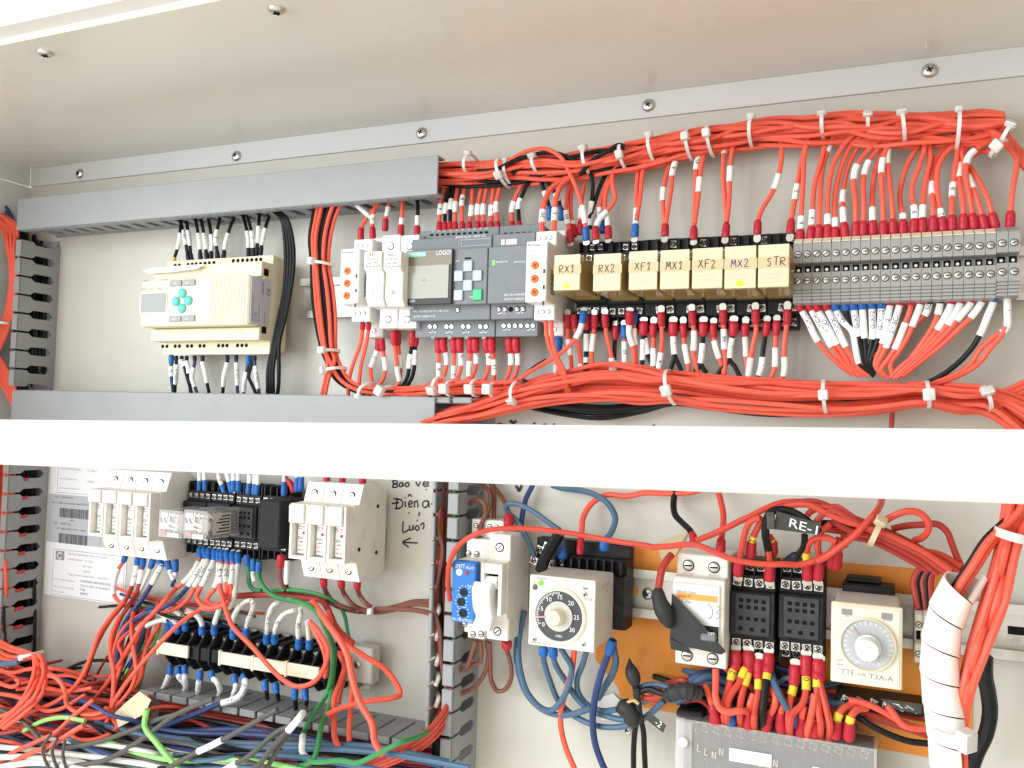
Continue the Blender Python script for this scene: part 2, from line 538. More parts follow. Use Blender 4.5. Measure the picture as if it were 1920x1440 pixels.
def spline(pts, k):
    if len(pts) < 3:
        return [pts[0].lerp(pts[-1], i / k) for i in range(k + 1)]
    e = [pts[0] * 2 - pts[1]] + list(pts) + [pts[-1] * 2 - pts[-2]]
    out = []
    for i in range(1, len(e) - 2):
        p0, p1, p2, p3 = e[i - 1:i + 3]
        d1, d2, d3 = [max(1e-6, (b - a).length) ** .5 for a, b in ((p0, p1), (p1, p2), (p2, p3))]
        m1 = ((p1 - p0) / d1 - (p2 - p0) / (d1 + d2) + (p2 - p1) / d2) * d2
        m2 = ((p2 - p1) / d2 - (p3 - p1) / (d2 + d3) + (p3 - p2) / d3) * d2
        for j in range(k):
            t = j / k
            out.append(p1 * (2 * t**3 - 3 * t**2 + 1) + m1 * (t**3 - 2 * t**2 + t) + p2 * (-2 * t**3 + 3 * t**2) + m2 * (t**3 - t**2))
    out.append(pts[-1])
    return out

# ---------------------------------------------------------------- wires
def cut(S, A, a, b, step=0.0012):
    """points of the path S (arc lengths A) between arc lengths a and b"""
    n = max(2, int((b - a) / step) + 1)
    out = []
    for i in range(n + 1):
        s = min(max(a + (b - a) * i / n, 0), A[-1])
        lo, hi = 0, len(A) - 1
        while hi - lo > 1:
            mid = (lo + hi) // 2
            if A[mid] <= s:
                lo = mid
            else:
                hi = mid
        t = (s - A[lo]) / max(1e-9, A[hi] - A[lo])
        out.append(S[lo].lerp(S[hi], t))
    return out

BOOT = {'R': 'boot_red', 'B': 'boot_blue', 'K': 'boot_black', 'Y': 'boot_yellow'}
def wire(col, pts, label, group=None, r=1.66, lug0=None, lug1=None, marks=(), tip0=None, tip1=None, cat='wire', blen=10.5, brad=2.9, k=6, n=8, name=None):
    """pts: (photo x, photo y, millimetres off the panel). lug: R/B/K boot; tip: zinc tongue before the boot; marks: (x, y, mm, words, ink, sleeve)"""
    W = [P(*p) for p in pts]
    S = spline(W, k)
    A = [0.0]
    for i in range(1, len(S)):
        A.append(A[-1] + (S[i] - S[i - 1]).length)
    r /= 1000
    mb = MB()
    mb.tube(S, r, n)
    nm = {'wire_red': 'red_wire', 'wire_red_dark': 'red_wire', 'wire_red_old': 'red_wire', 'wire_black': 'black_wire', 'wire_blue': 'blue_wire', 'wire_navy': 'blue_wire', 'wire_green': 'green_wire',
          'wire_lime': 'green_wire', 'wire_white': 'white_wire', 'wire_brown': 'brown_wire', 'wire_grey': 'grey_wire'}[col]
    o = tag(ob(name or nm, mb, col, smooth=1), label, cat, group)
    for lug, tip, rev in ((lug0, tip0, False), (lug1, tip1, True)):
        if not lug and not tip:
            continue
        SS, AA = (S, A) if not rev else (S[::-1], [A[-1] - a for a in A[::-1]])
        bl, br = blen / 1000, brad / 1000
        if lug:
            pp = cut(SS, AA, 0, min(bl, AA[-1] * .9), bl / 9)
            kk = len(pp) - 1
            rad = [br * (0.80, 0.93, 1.0, 1.0, 0.98, 0.90, 0.96, 0.93, 0.80, 0.66)[min(9, int(round(i * 9 / kk)))] for i in range(kk + 1)]
            b = MB()
            b.tube(pp, rad, 10)
            bo = ob('crimp_sleeve', b, BOOT[lug], o, 1)
        if tip:
            t = (SS[0] - SS[min(2, len(SS) - 1)]).normalized()
            side = t.cross(Vector((0, -1, 0))).normalized()
            nn = side.cross(t)
            b = MB()
            L = tip / 1000 * .8
            c0, c1 = SS[0] - t * .0008, SS[0] + t * L
            w0, w1, th = br * .62, br * .86, .0004
            v, f = [], []
            sec = [(0, w0), (.35, w1 * .92), (.6, w1), (.8, w1 * .9), (.93, w1 * .62), (1, w1 * .3)]
            for u, w in sec:
                c = c0.lerp(c1, u)
                v += [c + side * w + nn * th, c - side * w + nn * th, c - side * w - nn * th, c + side * w - nn * th]
            for q in range(0, 4 * (len(sec) - 1), 4):
                f += [(q + i, q + (i + 1) % 4, q + 4 + (i + 1) % 4, q + 4 + i) for i in range(4)]
            e = 4 * (len(sec) - 1)
            f += [(3, 2, 1, 0), (e, e + 1, e + 2, e + 3)]
            b.add(v, f)
            ob('lug_tongue', b, 'zinc', o)
    for mk in marks:
        mx, my, ln, *rest = mk
        words = rest[0] if rest else ''
        ink = rest[1] if len(rest) > 1 else 'ink'
        slv = rest[2] if len(rest) > 2 else 'sleeve'
        best = min(range(len(S)), key=lambda i: (Q(S[i])[0] - mx) ** 2 + (Q(S[i])[1] - my) ** 2)
        s0, hl = A[best], ln / 2000
        s0 = min(max(s0, hl + .0002), A[-1] - hl - .0002)
        pp = cut(S, A, s0 - hl, s0 + hl, .0018)
        if len(pp) < 3:
            continue
        b = MB()
        rs = r + .00055
        b.tube(pp, rs, 12)
        so = ob('marker_sleeve', b, slv, o, 1)
        if words:
            mid = pp[len(pp) // 2]
            t = (pp[-1] - pp[0]).normalized()
            if t.z < 0:
                t = -t
            v2 = (CAMLOC - mid)
            nn = (v2 - t * v2.dot(t)).normalized()
            bb = nn.cross(t)
            gv, gf, gw = glyphs(words)
            kk = min(2.2 * rs * .62, ln / 1000 * .8 / max(gw, .1) * .72) / 0.7
            tb = MB()
            vv = []
            for x, y in gv:
                a = (y - .35) * kk / rs
                xx = (x - gw / 2) * kk
                # follow the sleeve's bend
                q = cut(S, A, s0, s0 + 1e-6)[0] if False else None
                fr = .5 + (xx if (pp[-1] - pp[0]).dot(t) > 0 else -xx) / (2 * hl)
                fi = min(max(fr, 0), 1) * (len(pp) - 1)
                i0 = min(int(fi), len(pp) - 2)
                c = pp[i0].lerp(pp[i0 + 1], fi - i0)
                vv.append(c + (nn * math.cos(a) + bb * math.sin(a)) * (rs + .00012))
            tb.add(vv, gf)
            ob('lettering', tb, ink, so)
    return o

def strands(col, path, width, n, d0, d1, label, group, r=1.62, seed=1, wig=0.25, flat=None):
    """n wires that run together; path photo points, width the bundle's half height in photo pixels at each point"""
    rnd = random.Random(seed)
    for i in range(n):
        u0 = (i + .5) / n * 2 - 1
        ph = rnd.uniform(0, 6.28)
        fr = rnd.uniform(.7, 1.5)
        dd = rnd.random() if flat is None else flat
        pts = []
        for j, (x, y) in enumerate(path):
            a = path[max(j - 1, 0)]
            b = path[min(j + 1, len(path) - 1)]
            tx, ty = b[0] - a[0], b[1] - a[1]
            l = math.hypot(tx, ty)
            nx, ny = -ty / l, tx / l
            u = max(-1, min(1, u0 + wig * math.sin(ph + fr * j) + wig * .5 * rnd.uniform(-1, 1)))
            w = width[j]
            bulge = math.sqrt(max(0, 1 - u * u))
            dj = d0 + (d1 - d0) * (0.5 + (dd - .5) * 2 * .5 * bulge + .12 * math.sin(ph * 2 + j * fr))
            pts.append((x + nx * u * w, y + ny * u * w, dj))
        wire(col, pts, label, group, r)

def tie(a, b, d, bd, label, head=0.5, w=2.3, tail=0, m='nylon', hs=1.0, group='nylon cable ties'):
    """cable tie whose band shows from photo point a to photo point b; bd = half depth of the bundle in mm"""
    pa, pb = P(a[0], a[1], d), P(b[0], b[1], d)
    c = (pa + pb) / 2
    up = (pa - pb) / 2
    out = Vector((0, -1, 0)) * (bd / 1000)
    wv = up.cross(out).normalized() * (w / 2000)
    t = thing('cable_tie', label, 'cable tie', c, group)
    N = 28
    V, F = [], []
    for i in range(N):
        q = 2 * math.pi * i / N
        rad = up * math.sin(q) + out * math.cos(q)
        th = rad.normalized() * .0011
        V += [c + rad - wv, c + rad + wv, c + rad + th + wv, c + rad + th - wv]
    for i in range(N):
        j = (i + 1) % N
        for k in range(4):
            F.append((i * 4 + k, i * 4 + (k + 1) % 4, j * 4 + (k + 1) % 4, j * 4 + k))
    mb = MB().add(V, F)
    ob('band', mb, m, t, 1)
    q = math.asin(max(-1, min(1, head)))
    rad = up * math.sin(q) + out * math.cos(q)
    tan = (up * math.cos(q) - out * math.sin(q)).normalized()
    nn = rad.normalized()
    hb = MB().obox(c + rad + nn * .0014 * hs, tan * .0026 * hs, wv.normalized() * .0023 * hs, nn * .0021 * hs, .0008)
    ob('head', hb, m, t, 1)
    if tail:
        s = 1 if tail > 0 else -1
        p0 = c + rad + nn * .0016
        tb = MB().obox(p0 + tan * s * abs(tail) / 2000 + nn * .001, tan * (abs(tail) / 2000), wv.normalized() * .0011, nn * .0004)
        ob('tail', tb, m, t)
    return t

# ---------------------------------------------------------------- screws (shared meshes, facing the camera side -y)
SCREW = {}
def screw(kind, r):
    key = (kind, round(r, 2))
    if key not in SCREW:
        r /= 1000
        mb = MB()
        Y = Vector((0, -1, 0))
        if kind == 'slot':       # round head in a round well
            mb.cyl((0, .0004, 0), Y, r * 1.2, .0007, 18, m=1)
            mb.lathe((0, -.0002, 0), Y, [(r, 0), (r, .0004), (r * .75, .0007)], 18, m=0)
            mb.obox((0, -.0009, 0), Vector((1, 0, .25)) * r * .8, Vector((0, .00015, 0)), Vector((-.25, 0, 1)).normalized() * r * .16, m=1)
        elif kind == 'cross':    # pan head over a square washer
            mb.obox((0, -.0003, 0), (r * 1.25, 0, 0), (0, .0004, 0), (0, 0, r * 1.25), .0002, m=0)
            mb.lathe((0, -.0005, 0), Y, [(r, 0), (r, .0006), (r * .82, .0012), (r * .4, .0016)], 14, m=0)
            for a in (.6, .6 + math.pi / 2):
                mb.obox((0, -.00205, 0), Vector((math.cos(a), 0, math.sin(a))) * r * .72, (0, .0003, 0), Vector((-math.sin(a), 0, math.cos(a))) * r * .17, m=1)
        elif kind == 'well':     # deep dark hole with a screw at its bottom
            mb.cyl((0, .0006, 0), Y, r, .0008, 20, m=1)
            mb.lathe((0, -.0002, 0), Y, [(r * .8, 0), (r * .72, .0003)], 16, m=0)
            mb.obox((0, -.0006, 0), Vector((.8, 0, .6)) * r * .62, (0, .0001, 0), Vector((-.6, 0, .8)) * r * .13, m=1)
        elif kind == 'hole':
            mb.cyl((0, .0006, 0), Y, r, .0008, 18, m=1)
        elif kind == 'head':     # big round cover screw
            mb.lathe((0, .0002, 0), Y, [(r * 1.0, 0), (r, .0008), (r * .9, .0018), (r * .65, .0026), (r * .3, .0030)], 24, m=0)
            for a in (.5, .5 + math.pi / 2):
                mb.obox((0, -.0029, 0), Vector((math.cos(a), 0, math.sin(a))) * r * .42, (0, .0003, 0), Vector((-math.sin(a), 0, math.cos(a))) * r * .10, m=1)
        met = {'slot': 'zinc', 'cross': 'zinc', 'well': 'steel', 'hole': 'hole', 'head': 'steel'}[kind]
        SCREW[key] = to_mesh('screw', mb, [met, 'hole'], 35)
    return SCREW[key]

def screws(parent, kind, r, pts, name='screw', d=None, lift=0.0):
    for p in pts:
        dd = p[2] if len(p) > 2 else d
        q = P(p[0], p[1], dd + lift)
        put(name, screw(kind, r), q, parent, random.uniform(-1.2, 1.2) if kind in ('slot', 'cross', 'well', 'head') else 0)

UX, UZ = Vector((1, 0, 0)), Vector((0, 0, 1))
def px(x, y, d):
    return P(x, y, d).x
def pz(x, y, d):
    return P(x, y, d).z

def face_text(thing_, rows, mats_='ink', name='lettering', ux=UX, uy=UZ):
    """rows: (words, photo x, photo y of the baseline start, d, letter height in photo px, align, width px or None)"""
    mb = MB()
    for words, x, y, d, h, *r in rows:
        al = r[0] if r else 'l'
        at = P(x, y, d)
        k = (P(x, y - 10, d) - at).length / 10
        wd = r[1] * (P(x + 10, y, d) - at).length / 10 if len(r) > 1 and r[1] else None
        text(mb, words, at, ux, uy, h * k, al, wd)
    return ob(name, mb, mats_, thing_)
# ================================================================ the cabinet
def structure(name, mb, m, smooth=0):
    o = ob(name, mb, m, smooth=smooth)
    o['kind'] = 'structure'
    return o

ZC, ZS = 0.2560, 0.2361          # underside of the roof sheet, lower edge of the bolted rim
XL, XR = P(58, 335, 0).x, 0.150
YF = -0.233                      # front edge of the roof sheet
back = structure('back_wall', MB().box(XL, XR, -.003, 0, -.75, ZS), 'paint')
rim = structure('wall_rim', MB().box(XL + .0006, XR, -.002, .0012, ZS + .0004, ZC, .0003), 'frame_paint')
screws(rim, 'head', 5.0, [(150, 326, 1.2), (444, 293, 1.2), (791, 250, 1.2), (1216, 198, 1.2), (1743, 133, 1.2)])
ceil = structure('ceiling', MB().box(XL, XR, -.003, -YF, ZC, ZC + .002, .0003), 'ceiling_paint')
# roof overhang: a folded drip lip in front of the roof sheet
lip = MB()
lip.box(XL - .05, XR, -YF + .0012, -YF + .016, ZC + .0035, ZC + .0055, .0004)
lip.box(XL - .05, XR, -YF + .0145, -YF + .016, ZC + .0055, ZC + .05, .0003)
structure('ceiling_lip', lip, 'bar_paint')
def roof_screw(x, y):
    p = PZ(x, y, ZC)
    o = put('screw', screw('head', 5.4), p, ceil)
    o.rotation_euler = (math.radians(90), 0, random.uniform(0, 3))
    return o
for x, y in ((85, 98), (519, 17)):
    roof_screw(x, y)
lw = MB()
lw.box(XL - .002, XL, -.003, -YF, -.75, ZS)
wall_side = structure('side_wall', lw, 'frame_paint')
structure('side_wall_rim', MB().box(XL - .001, XL + .0012, .0014, -YF, ZS + .0004, ZC - .0002, .0003), 'frame_paint')
structure('side_wall_far', MB().box(XR, XR + .002, -.003, -YF, -.75, ZC), 'paint')

# unseen door leaf, added beside the opening to shade the far end
dr = MB().obox((XR + .012, YF - .30, -.20), (.010, 0, 0), (.012, .29, 0), (0, 0, .455), .003)
structure('added_shade_door', dr, 'paint')

# cross bar of the front frame: folded sheet with round edges, in front of everything
DB = 262
zt = (pz(0, 780, DB) + pz(1920, 815, DB)) / 2
zb0, zb1 = pz(0, 872, DB), pz(1920, 947, DB)
prof = []
h, dep, rad = zt - (zb0 + zb1) / 2, .020, .0042
z1, z0 = zt, (zb0 + zb1) / 2
dF, dB_ = DB / 1000, DB / 1000 - dep
def arc(cd, cz, a0, a1, r, n=7):
    return [(cd + r * math.cos(math.radians(a0 + (a1 - a0) * i / n)), cz + r * math.sin(math.radians(a0 + (a1 - a0) * i / n))) for i in range(n + 1)]
prof = arc(dF - rad, z1 - rad, 0, 90, rad) + arc(dB_ + .002, z1 - .002, 90, 180, .002, 3) + arc(dB_ + .002, z0 + .002, 180, 270, .002, 3) + arc(dF - rad, z0 + rad, 270, 360, rad)
bar = MB().prism(prof, -1.0, XR + .01)
# the bar droops a little along its length
zs0, zs1 = zb0 - z0, zb1 - z0
xa, xb = P(0, 872, DB).x, P(1920, 947, DB).x
bar.v = [(x, y, z + zs0 + (zs1 - zs0) * (x - xa) / (xb - xa)) for x, y, z in bar.v]
tag(ob('crossbar', bar, 'bar_paint', smooth=40), 'white painted steel crossbar of the cabinet front frame', 'crossbar')

# ---------------------------------------------------------------- slotted wiring ducts
PITCH = .01845
def finger(depth, along, out, pitch=PITCH, lipw=.005, t=.0015, notch=True):
    """one duct finger: along = direction of the duct, out = way the lip turns; runs forward (-y) from the back panel"""
    a, o, f = Vector(along), Vector(out), Vector((0, -1, 0))
    h = pitch / 2
    prof = [(0, h), (.005, h), (.009, h * .56), (.028, h * .56), (.032, h - .0010), (depth, h - .0010)]
    if not notch:
        prof = [(0, h), (.005, h), (.006, h - .0012), (depth, h - .0012)]
    pts = [f * d + a * z for d, z in prof] + [f * d - a * z for d, z in prof[::-1]]
    mb = MB().poly(pts, o, t)
    mb.obox(f * (depth - .0005) + o * (lipw / 2), o * (lipw / 2), f * .0016, a * (h - .0012), .0008)
    return mb

def duct_side(parent, start, along, length, out, depth, notch=True, lipw=.005, skip=()):
    n = int(length / PITCH)
    me = to_mesh('finger', finger(depth, along, out, lipw=lipw, notch=notch), 'duct_grey', 30)
    for i in range(n):
        if i not in skip:
            put('finger', me, Vector(start) + Vector(along) * (PITCH * (i + .5)), parent)

DD = .045
# upper duct with its cover
x0, x1 = px(33, 400, 47), px(821, 330, 47)
zt, zb = pz(430, 332, 47), pz(430, 397.5, 47)
t = thing('cable_duct', 'grey slotted cable duct with its cover on, above the beige controller', 'cable duct', ((x0 + x1) / 2, 0, zb))
cv = MB()
cv.box(x0, x1, .0455, .0475, zb, zt, .0006)
cv.box(x0, x1, .036, .0454, zt - .0016, zt, .0003)
cv.box(x0, x1, .036, .0454, zb, zb + .0016, .0003)
ob('cover', cv, 'duct_grey', t)
ob('duct_base', MB().box(x0, x1, .0005, .0025, zb + .002, zt - .002), 'duct_grey', t)
duct_side(t, (x0 + .002, 0, zb + .0045), (1, 0, 0), x1 - x0, (0, 0, -1), .0440)
duct_side(t, (x0 + .002, 0, zt - .0045), (1, 0, 0), x1 - x0, (0, 0, 1), .0440)
# lower duct, cover on, running behind the crossbar
x0, x1 = px(22, 760, 47), px(815, 770, 47)
zt = (pz(30, 729, 47) + pz(815, 748, 47)) / 2
zb = zt - .030
t = thing('cable_duct', 'grey slotted cable duct with its cover on, just above the white crossbar', 'cable duct', ((x0 + x1) / 2, 0, zb))
cv = MB()
cv.box(x0, x1, .0455, .0475, zb, zt, .0006)
cv.box(x0, x1, .036, .0454, zt - .0016, zt, .0003)
cv.box(x0, x1, .036, .0454, zb, zb + .0016, .0003)
ob('cover', cv, 'duct_grey', t)
ob('duct_base', MB().box(x0, x1 + .03, .0005, .0025, zb + .002, zt - .002), 'duct_grey', t)
duct_side(t, (x0 + .002, 0, zt - .0045), (1, 0, 0), x1 - x0 + .034, (0, 0, 1), .0440)
duct_side(t, (x0 + .002, 0, zb + .0045), (1, 0, 0), x1 - x0 + .034, (0, 0, -1), .0440)
# open vertical duct at the side wall: a piece above the crossbar and a piece below
xw = P(108, 580, 0).x
t = thing('cable_duct', 'open grey vertical cable duct between the covered ducts, beside bare red wires', 'cable duct', (xw, 0, .02))
ob('duct_base', MB().box(xw - .055, xw - .002, .0005, .0025, -.02, .175), 'duct_grey', t)
duct_side(t, (xw, 0, .0218), (0, 0, 1), PITCH * 8.1, (-1, 0, 0), DD, lipw=.007)
t = thing('cable_duct', 'open grey vertical cable duct beside the paper certificates below the crossbar', 'cable duct', (xw, 0, -.25))
z = pz(75, 860 + 120 / 4, 20)
ob('duct_base', MB().box(xw - .055, xw - .002, .0005, .0025, z - PITCH * 11, z + PITCH), 'duct_grey', t)
duct_side(t, (xw - .0005, 0, z - PITCH * 10), (0, 0, 1), PITCH * 12.2, (-1, 0, 0), DD, lipw=.007)
# open vertical duct in the middle, below the crossbar
xm, xn = P(902, 1100, 0).x, px(806, 1100, 45)
zT, zB = -.030, -.330
t = thing('cable_duct', 'open grey vertical cable duct full of wires beside the blue relay', 'cable duct', (xm, 0, zB))
ob('duct_base', MB().box(xn + .002, xm - .002, .0005, .0025, zB, zT), 'duct_grey', t)
duct_side(t, (xm, 0, zB), (0, 0, 1), zT - zB, (-1, 0, 0), DD, notch=True, lipw=.009)
duct_side(t, (xn, 0, zB + .092), (0, 0, 1), zT - zB - .092, (1, 0, 0), DD, notch=False, lipw=.003)
# open horizontal duct under the black terminal row
zh = (pz(792, 1332, 0) + pz(787, 1385, 45) + pz(400, 1297, 0) + pz(400, 1326, 45)) / 4
xs, xe = px(262, 1292, 45), px(790, 1385, 45)
t = thing('cable_duct', 'dusty open grey horizontal cable duct under the black terminal row', 'cable duct', ((xs + xe) / 2, 0, zh - .05))
ob('duct_base', MB().box(xs, xe, .0005, .0025, zh - .055, zh - .003), 'duct_grey', t)
duct_side(t, (xs, 0, zh), (1, 0, 0), xe - xs, (0, 0, -1), DD, notch=False, lipw=.006)
# ================================================================ upper row of devices
def xz(Z, x, y, d):
    (a, b), = zz(Z, [(x, y)])
    p = P(a, b, d)
    return p.x, p.z

def rail(label, x0, x1, z, d=6):
    t = thing('mounting_rail', label, 'rail', ((x0 + x1) / 2, 0, z))
    h = .0175
    p = [(0.0005, z - .0125), (.0005, z + .0125), (.0065, z + .0125), (.0065, z + h), (.0078, z + h), (.0078, z + .0112), (.0018, z + .0112), (.0018, z - .0112), (.0078, z - .0112), (.0078, z - h), (.0065, z - h), (.0065, z - .0125)]
    ob('rail_profile', MB().prism(p, x0, x1), 'rail', t)
    return t

# ---- beige controller
d1, d2, d3 = 58, 45, 30
x0, x1 = xz(A5, 95, 760, d1)[0], xz(A5, 905, 730, d1)[0]
xm = (x0 + x1) / 2
zc1, zc0 = xz(A5, 500, 560, d1)[1], xz(A5, 500, 922, d1)[1]
zm1, zm0 = xz(A5, 560, 462, d2)[1], xz(A5, 540, 1034, d2)[1]
ze1, ze0 = xz(A5, 680, 415, d3)[1], xz(A5, 610, 1140, d3)[1]
zen = thing('programmable_controller', 'beige programmable controller with small screen and four round teal buttons', 'controller', (xm, 0, ze0))
ob('lower_case', MB().prism([(.008, ze0 + .003), (.008, ze1 - .003), (d3 / 1000, ze1), (d3 / 1000, zm1), (d2 / 1000, zm1), (d2 / 1000, zc1 + .0008), (d2 / 1000 - .004, zc1 + .0008),
    (d2 / 1000 - .004, zc0 - .0008), (d2 / 1000, zc0 - .0008), (d2 / 1000, zm0), (d3 / 1000, zm0), (d3 / 1000, ze0)], x0 + .0004, x1 + .0016, .0006), 'beige', zen)
ob('front_panel', MB().box(x0, x1, .040, d1 / 1000, zc0, zc1, .0014), 'beige', zen)
sx0, sz1 = xz(A5, 105, 685, d1)
sx1, sz0 = xz(A5, 283, 820, d1)
fr = ob('screen_frame', MB().box(sx0 - .0015, sx1 + .0015, .058, .0586, sz0 - .0015, sz1 + .0015, .0003), 'beige', zen)
ob('screen', MB().box(sx0, sx1, .0587, .0589, sz0, sz1), 'screen_grey', zen)
rb = MB()
for i in range(14):
    x = x0 + (x1 - x0) * (.66 + .30 * i / 13)
    rb.box(x - .0004, x + .0004, .058, .0585, zc0 + .002, zc1 - .002)
rib = ob('rib', rb, 'beige', zen)
rib['kind'] = 'stuff'
for x, y in ((410, 680), (362, 740), (455, 735), (407, 793)):
    q = xz(A5, x, y, d1)
    ob('button', MB().lathe((q[0], -.058, q[1]), (0, -1, 0), [(.0043, 0), (.0043, .0012), (.0032, .0021), (.0012, .0024)], 18), 'teal_key', zen, 1)
for x, y in ((362, 605), (463, 600), (358, 872), (460, 868)):
    q = xz(A5, x, y, d1)
    ob('button', MB().box(q[0] - .0067, q[0] + .0067, .058, .0593, q[1] - .0026, q[1] + .0026, .0011), 'grey_key', zen)
for x, y, dz in [(x, 1078 - (x - 260) * .012, d3) for x in (262, 292, 355, 386, 447, 478, 540, 571, 680, 712, 743, 822, 855, 888)] + \
        [(x, 468 - (x - 340) * .07 + 4, d3) for x in (355, 385, 450, 482, 512, 545, 578, 610, 645)] + [(x, 436 - (x - 790) * .05, d3) for x in (790, 825, 860, 895, 928, 963, 996)]:
    q = zz(A5, [(x, y)])[0]
    put('screw', screw('hole', 1.7), P(q[0], q[1], dz), zen)
for (x, y) in ((850, 492), (255, 985), (840, 965)):
    q = zz(A5, [(x, y)])[0]
    put('latch_dimple', to_mesh('latch_dimple', MB().lathe((0, 0, 0), (0, -1, 0), [(.0019, 0), (.0019, .0003), (.0012, .0003)], 14), 'beige', 1), P(q[0], q[1], d2), zen)
xs = x1 + .0017
lb = MB().box(xs, xs + .0003, .033, .0575, zc0 + .001, zc1 - .001)
lab = ob('type_label', lb, 'silver_label', zen)
ob('vent_slot', MB().box(xs, xs + .0003, .036, .042, zm1 - .012, zm1 - .006), 'hole', zen)
ob('vent_slot', MB().box(xs, xs + .0003, .036, .042, zm0 + .006, zm0 + .012), 'hole', zen)
tb = MB()
sy = Vector((0, 0, 1))
sxv = Vector((0, 1, 0))
zc = (zc0 + zc1) / 2
for k, (wd, yy, hh) in enumerate((('LISTED IND CONT EQ', .0555, .0016), ('C US', .052, .0028), ('ZEN-20C1DR-D-V1', .0475, .0014), ('OMRON', .044, .0021), ('24VDC 6.5W', .040, .0013), ('CE', .037, .0040))):
    text(tb, wd, (xs + .0005, -yy, zc - .018 + (.024 if k in (3, 5) else 0)), (0, 0, 1), (0, 1, 0), hh)
ob('lettering', tb, 'ink_blue', zen)
face_text(zen, [('OMRON', 263.5, 529, d1 + .4, 4, 'l', 14), ('DC24V', 300, 527, d1 + .4, 4, 'l', 14), ('ZEN 20C1DR-D-V1', 264.5, 545.5, d1 + .4, 5.5, 'l', 52)], 'ink_grey')
face_text(zen, [('DEL', 324, 533.5, d1 + 1.6, 4, 'l', 8), ('ALT', 347, 532.5, d1 + 1.6, 4, 'l', 8), ('ESC', 322, 600, d1 + 1.6, 4, 'l', 8), ('OK', 346, 599.5, d1 + 1.6, 4, 'l', 7)], 'ink_white')
# torn paper strip on top of the controller
pp = zz(A5, [(112, 512), (150, 532), (330, 522), (520, 498), (575, 462), (430, 470), (300, 482), (180, 490)])
mb = MB().poly([P(a, b, 47 + (2 if i < 5 else 0)) for i, (a, b) in enumerate(pp)], (0, -1, 0), .0004)
tag(ob('paper_strip', mb, 'tape_white'), 'torn strip of white paper tape stuck on top of the beige controller', 'tape')

# wires above it, with white printed sleeves
zt = [('wire_black', 400, 130, 330, 430, 'Y', 385, 290, ''), ('wire_black', 395, 150, 458, 405, 'K', 425, 260, 'I-PB1'), ('wire_black', 440, 150, 478, 402, 'K', 458, 265, ''),
      ('wire_black', 500, 115, 545, 395, 'K', 535, 290, ''), ('wire_black', 545, 120, 592, 390, 'K', 577, 290, ''), ('wire_black', 600, 115, 622, 390, 'K', 630, 300, ''),
      ('wire_black', 690, 120, 674, 385, 'K', 658, 265, '3'), ('wire_black', 795, 120, 714, 385, 'K', 735, 290, ''), ('wire_black', 860, 95, 905, 365, 'K', 903, 275, ''),
      ('wire_black', 895, 105, 938, 362, 'K', 935, 275, 'I-2'), ('wire_black', 985, 85, 962, 360, 'K', 978, 240, ''), ('wire_black', 1055, 110, 992, 355, 'K', 1015, 255, '')]
for i, (c, xa, ya, xb, yb, lg, mx, my, tx) in enumerate(zt):
    dd = 26 - (i % 3) * 2
    p = zz(A5, [(xb, yb + 38, dd), (xb * .7 + mx * .3, yb - 10, dd), (mx, my, dd + 1), (xa * .7 + mx * .3, ya + 35, dd - 1), (xa, ya, dd - 3), (xa - 30, ya - 40, 20)])
    m = zz(A5, [(mx, my)])[0]
    wire(c, p, ('black wire with yellow crimp sleeve on the beige controller, top side' if lg == 'Y' else f'black wire in the {ORD[i]} top connection of the beige controller, counted from its screen end'),
         'wires on the beige controller', 1.5, lug0=lg, marks=[(m[0], m[1], 15, tx, 'ink')], blen=8, brad=2.2)
zt = [('wire_navy', 325, 1145, 340, 1440, 'B', 322, 1265, 'G', 9), ('wire_black', 362, 1150, 350, 1440, None, 360, 1290, 'Q05-B', 18), ('wire_black', 403, 1150, 480, 1440, None, 408, 1190, '0', 10),
      ('wire_black', 440, 1150, 470, 1440, None, 450, 1230, '', 12), ('wire_navy', 500, 1150, 520, 1440, None, 478, 1310, '', 18), ('wire_black', 560, 1150, 610, 1440, None, 577, 1270, '', 20), ('wire_black', 745, 1145, 710, 1440, None, 722, 1290, '', 22),
      ('wire_navy', 812, 1145, 822, 1440, None, 818, 1285, 'Q5-B', 20), ('wire_navy', 902, 1150, 868, 1440, 'B', 872, 1345, '', 18), ('wire_black', 935, 1150, 960, 1440, None, 905, 1300, '', 0), ('wire_navy', 950, 1150, 985, 1440, None, 965, 1310, 'Q6-B', 20)]
for i, (c, xa, ya, xb, yb, lg, mx, my, tx, ml) in enumerate(zt):
    p = zz(A5, [(xa, ya, 26), (xa, ya + 50, 27), (mx, my, 28), ((mx + xb) / 2, (my + yb) / 2, 26), (xb, yb, 24), (xb, yb + 60, 20)])
    m = zz(A5, [(mx, my)])[0]
    wire(c, p, f"{'black' if 'black' in c else 'blue'} wire in the {ORD[i]} bottom connection of the beige controller, counted from its screen end", 'wires on the beige controller',
         1.5, lug0=lg or 'K', marks=[(m[0], m[1], ml, tx)] if ml else [], blen=9 if lg else 5, brad=2.5 if lg else 1.9)

# black cable group dropping beside the controller
for i in range(4):
    o = (i - 1.5) * 20
    p = zz(A5, [(1100 + i * 14, 70, 30), (1175 + o * .7, 130, 32), (1208 + o, 300, 30), (1212 + o * 1.0, 480, 30), (1192 + o * .8, 680, 29), (1150 + o * .8, 880, 29), (1112 + o * .7, 1060, 29), (1080 + o * .9 + (25 if i == 3 else 0), 1240, 28), (1078 + o + (20 if i == 3 else 0), 1380, 26), (1080 + o, 1500, 22)])
    wire('wire_black', p, 'black wire hanging between the two ducts beside the beige controller', 'black wires between the ducts', 1.7)

